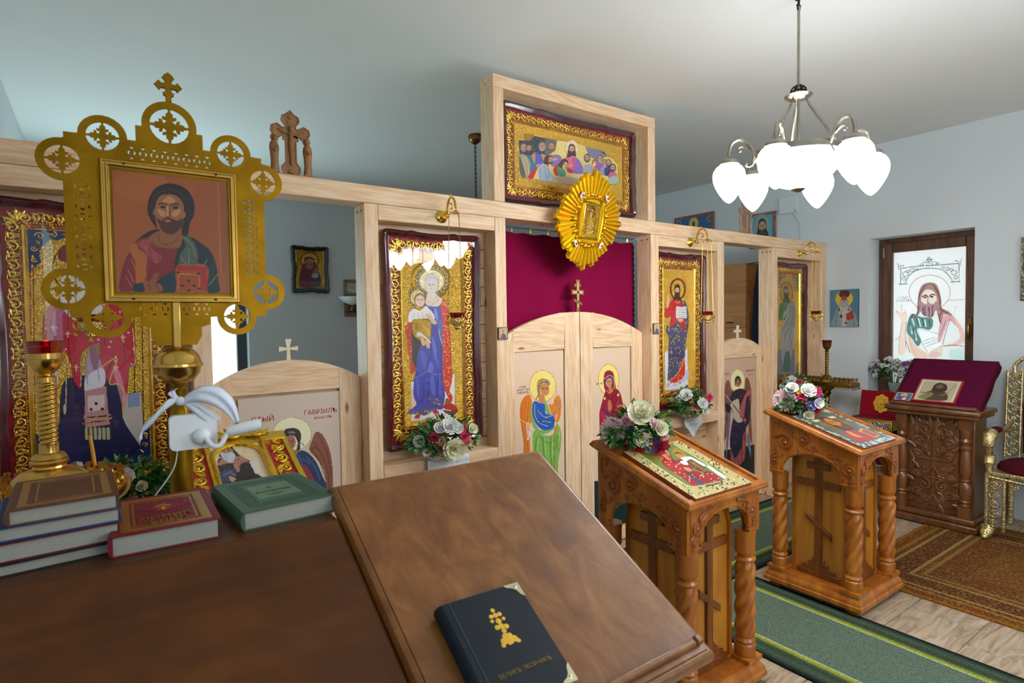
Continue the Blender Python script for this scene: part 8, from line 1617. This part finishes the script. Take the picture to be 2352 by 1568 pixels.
def a_monk(A):
    A.bg('e8cfa8'); A.ring('c0a070', 870, 680, 190, 140, 5); A.poly('2c1a24', [(760, 1000), (730, 830), (800, 780), (960, 760), (1120, 830), (1230, 1000), (1320, 1060), (800, 1150)]); A.poly('b8806a', [(740, 880), (780, 800), (900, 760), (1000, 760), (1100, 830), (1010, 860), (990, 960), (940, 930), (900, 850)]); A.speck('7a3c38', [(740, 880), (780, 800), (900, 760), (1100, 830), (990, 960)], 30, 9, 3); A.poly('3a4668', [(750, 980), (880, 920), (960, 990), (860, 1080), (780, 1080)]); A.lines('8a98b8', 7, [(800, 1000), (900, 950)], [(870, 960), (940, 1000)]); A.poly('e0d8cc', [(1110, 840), (1220, 820), (1250, 960), (1190, 990)], sm=False); A.poly('c89070', [(870, 1010), (950, 1040), (900, 1080)])
    A.poly('141c20', [(710, 620), (770, 600), (860, 600), (920, 680), (1000, 770), (900, 760), (760, 780), (750, 700)]); A.poly('b0886c', [(760, 690), (860, 660), (910, 700), (900, 750), (780, 770)]); A.poly('c8d0d4', [(760, 720), (820, 740), (900, 720), (940, 760), (920, 830), (870, 850), (800, 800)]); A.lines('3a2c28', 7, [(780, 695), (820, 685)], [(845, 685), (885, 685)]); A.ell('2a1c18', 800, 705, 14, 6); A.ell('2a1c18', 862, 702, 14, 6); A.line('8a98a0', [(820, 760), (850, 830)], 6)
A = Art(70, 110, photomap(*pg, (360, 900, 5.226))); a_monk(A); A.mesh('painting', m_pv, gi, *pg, world=True)
# ================================================================ carpets
def runner_mat():
    t = NT('green_runner_pile'); co = t.add('ShaderNodeTexCoord'); sp = t.add('ShaderNodeSeparateXYZ', {0: (co, 'Object')})
    ab = t.add('ShaderNodeMath', {0: (sp, 'X')}, operation='ABSOLUTE'); nz = t.add('ShaderNodeTexNoise', {'Vector': (co, 'Object'), 'Scale': 260.0, 'Detail': 3.0})
    jit = t.add('ShaderNodeMath', {0: nz, 1: 0.012, 2: ab}, operation='MULTIPLY_ADD'); k = t.add('ShaderNodeMath', {0: jit, 1: 1/.36}, operation='MULTIPLY')
    r = t.ramp(k, [(0, '617262'), (.59, '617262'), (.605, 'b8c49a'), (.625, 'a2a846'), (.68, '868c34'), (.71, '4a5a34'), (.76, '36443a'), (.80, '3c4c3c'), (.86, '4a5a48'), (.92, '3a483c'), (.985, '18201c')], 'LINEAR')
    nz2 = t.add('ShaderNodeTexNoise', {'Vector': (co, 'Object'), 'Scale': 170.0, 'Detail': 5.0, 'Roughness': .7}); mr = t.add('ShaderNodeMapRange', {'Value': nz2, 'From Min': .25, 'From Max': .75, 'To Min': .2, 'To Max': 2.1})
    mx = t.add('ShaderNodeMix', data_type='RGBA', blend_type='MULTIPLY'); mx.inputs[0].default_value = 1; t.t.links.new(r.outputs[0], mx.inputs[6]); t.t.links.new(mr.outputs[0], mx.inputs[7]); t.t.links.new(mx.outputs[2], t.b.inputs['Base Color'])
    t.b.inputs['Roughness'].default_value = .95; t.ln(t.add('ShaderNodeBump', {'Height': nz2, 'Strength': .8, 'Distance': .01}), 'Normal'); t.b.inputs['Specular IOR Level'].default_value = .1; return t.m
m_run = runner_mat()
def runner(label, loc, L, rz):
    b = MB(); b.prism([rrect(.72, L, .004, 2)], .0005, .008, Matrix(((1, 0, 0, 0), (0, 0, 1, 0), (0, 1, 0, 0), (0, 0, 0, 1)))); o = b.build('green_runner', m_run, loc=loc, ang=30); o.rotation_euler.z = rz; return tag(o, label, 'carpet', 'green runners')
runner('green striped carpet runner leading towards the camera between the two lecterns', (2.772, -.2, 0), 4.42, 0)
runner('green striped carpet runner lying along the foot of the icon screen', (2.6, 2.365, 0), 4.3, radians(90))
def rug_mat():
    t = NT('oriental_rug_pile'); co = t.add('ShaderNodeTexCoord'); sp = t.add('ShaderNodeSeparateXYZ', {0: (co, 'Object')}); HX, HY = .82, 1.12
    ax = t.add('ShaderNodeMath', {0: (sp, 'X')}, operation='ABSOLUTE'); ay = t.add('ShaderNodeMath', {0: (sp, 'Y')}, operation='ABSOLUTE')
    dx = t.add('ShaderNodeMath', {0: HX, 1: ax}, operation='SUBTRACT'); dy = t.add('ShaderNodeMath', {0: HY, 1: ay}, operation='SUBTRACT'); d = t.add('ShaderNodeMath', {0: dx, 1: dy}, operation='MINIMUM')
    k = t.add('ShaderNodeMath', {0: d, 1: 1/.5}, operation='MULTIPLY')
    base = t.ramp(k, [(0, '8a4c14'), (.05, '6a2c10'), (.16, '8f5c1c'), (.20, '5a2210'), (.26, '93784a'), (.30, '582214'), (.52, '582214'), (.54, '93784a'), (.58, '6a2e14'), (.64, '84602c'), (.68, '642c16'), (1.0, '6e3818')], 'CONSTANT')
    mp = t.add('ShaderNodeMapping', {'Vector': (co, 'Object'), 'Scale': (9, 9, 0)}); vo = t.add('ShaderNodeTexVoronoi', {'Vector': mp, 'Scale': 1.0, 'Randomness': .25}, distance='MANHATTAN'); sn = t.add('ShaderNodeMath', {0: t.add('ShaderNodeMath', {0: (vo, 'Distance'), 1: 26.0}, operation='MULTIPLY')}, operation='SINE')
    vo2 = t.add('ShaderNodeTexVoronoi', {'Vector': t.add('ShaderNodeMapping', {'Vector': (co, 'Object'), 'Scale': (44, 44, 0)}), 'Scale': 1.0, 'Randomness': .6}, distance='CHEBYCHEV')
    m1 = t.ramp(sn, [(.0, (0, 0, 0)), (.62, (0, 0, 0)), (.7, (1, 1, 1))]); m2 = t.ramp((vo2, 'Distance'), [(.24, (1, 1, 1)), (.3, (0, 0, 0))])
    mm = t.add('ShaderNodeMath', {0: m1, 1: m2}, operation='MAXIMUM'); ms = t.add('ShaderNodeMath', {0: mm, 1: .62}, operation='MULTIPLY')
    mx = t.add('ShaderNodeMix', data_type='RGBA'); t.t.links.new(ms.outputs[0], mx.inputs[0]); t.t.links.new(base.outputs[0], mx.inputs[6]); c2 = t.ramp((vo2, 'Color'), [(0, '8f7e46'), (.5, '74702c'), (1, 'a58a56')]); t.t.links.new(c2.outputs[0], mx.inputs[7]); t.t.links.new(mx.outputs[2], t.b.inputs['Base Color'])
    nz = t.add('ShaderNodeTexNoise', {'Vector': (co, 'Object'), 'Scale': 300.0}); t.ln(t.add('ShaderNodeBump', {'Height': nz, 'Strength': .5, 'Distance': .006}), 'Normal'); t.b.inputs['Roughness'].default_value = .95; t.b.inputs['Specular IOR Level'].default_value = .1; return t.m
b = MB(); b.prism([rrect(1.64, 2.24, .01, 2)], .0005, .009, Matrix(((1, 0, 0, 0), (0, 0, 1, 0), (0, 1, 0, 0), (0, 0, 0, 1)))); tag(b.build('oriental_rug', rug_mat(), loc=(4.43, .58, 0), ang=30), 'brown and olive patterned oriental rug before the throne chair', 'rug')
tag(MB().box(4.42, 4.62, 2.2, 2.42, .0085, .05).build('blue_box', plain('blue_card', '3a7ab0', .5), bevel=.004), 'flat blue box on the floor behind the farther honey wood lectern', 'box')
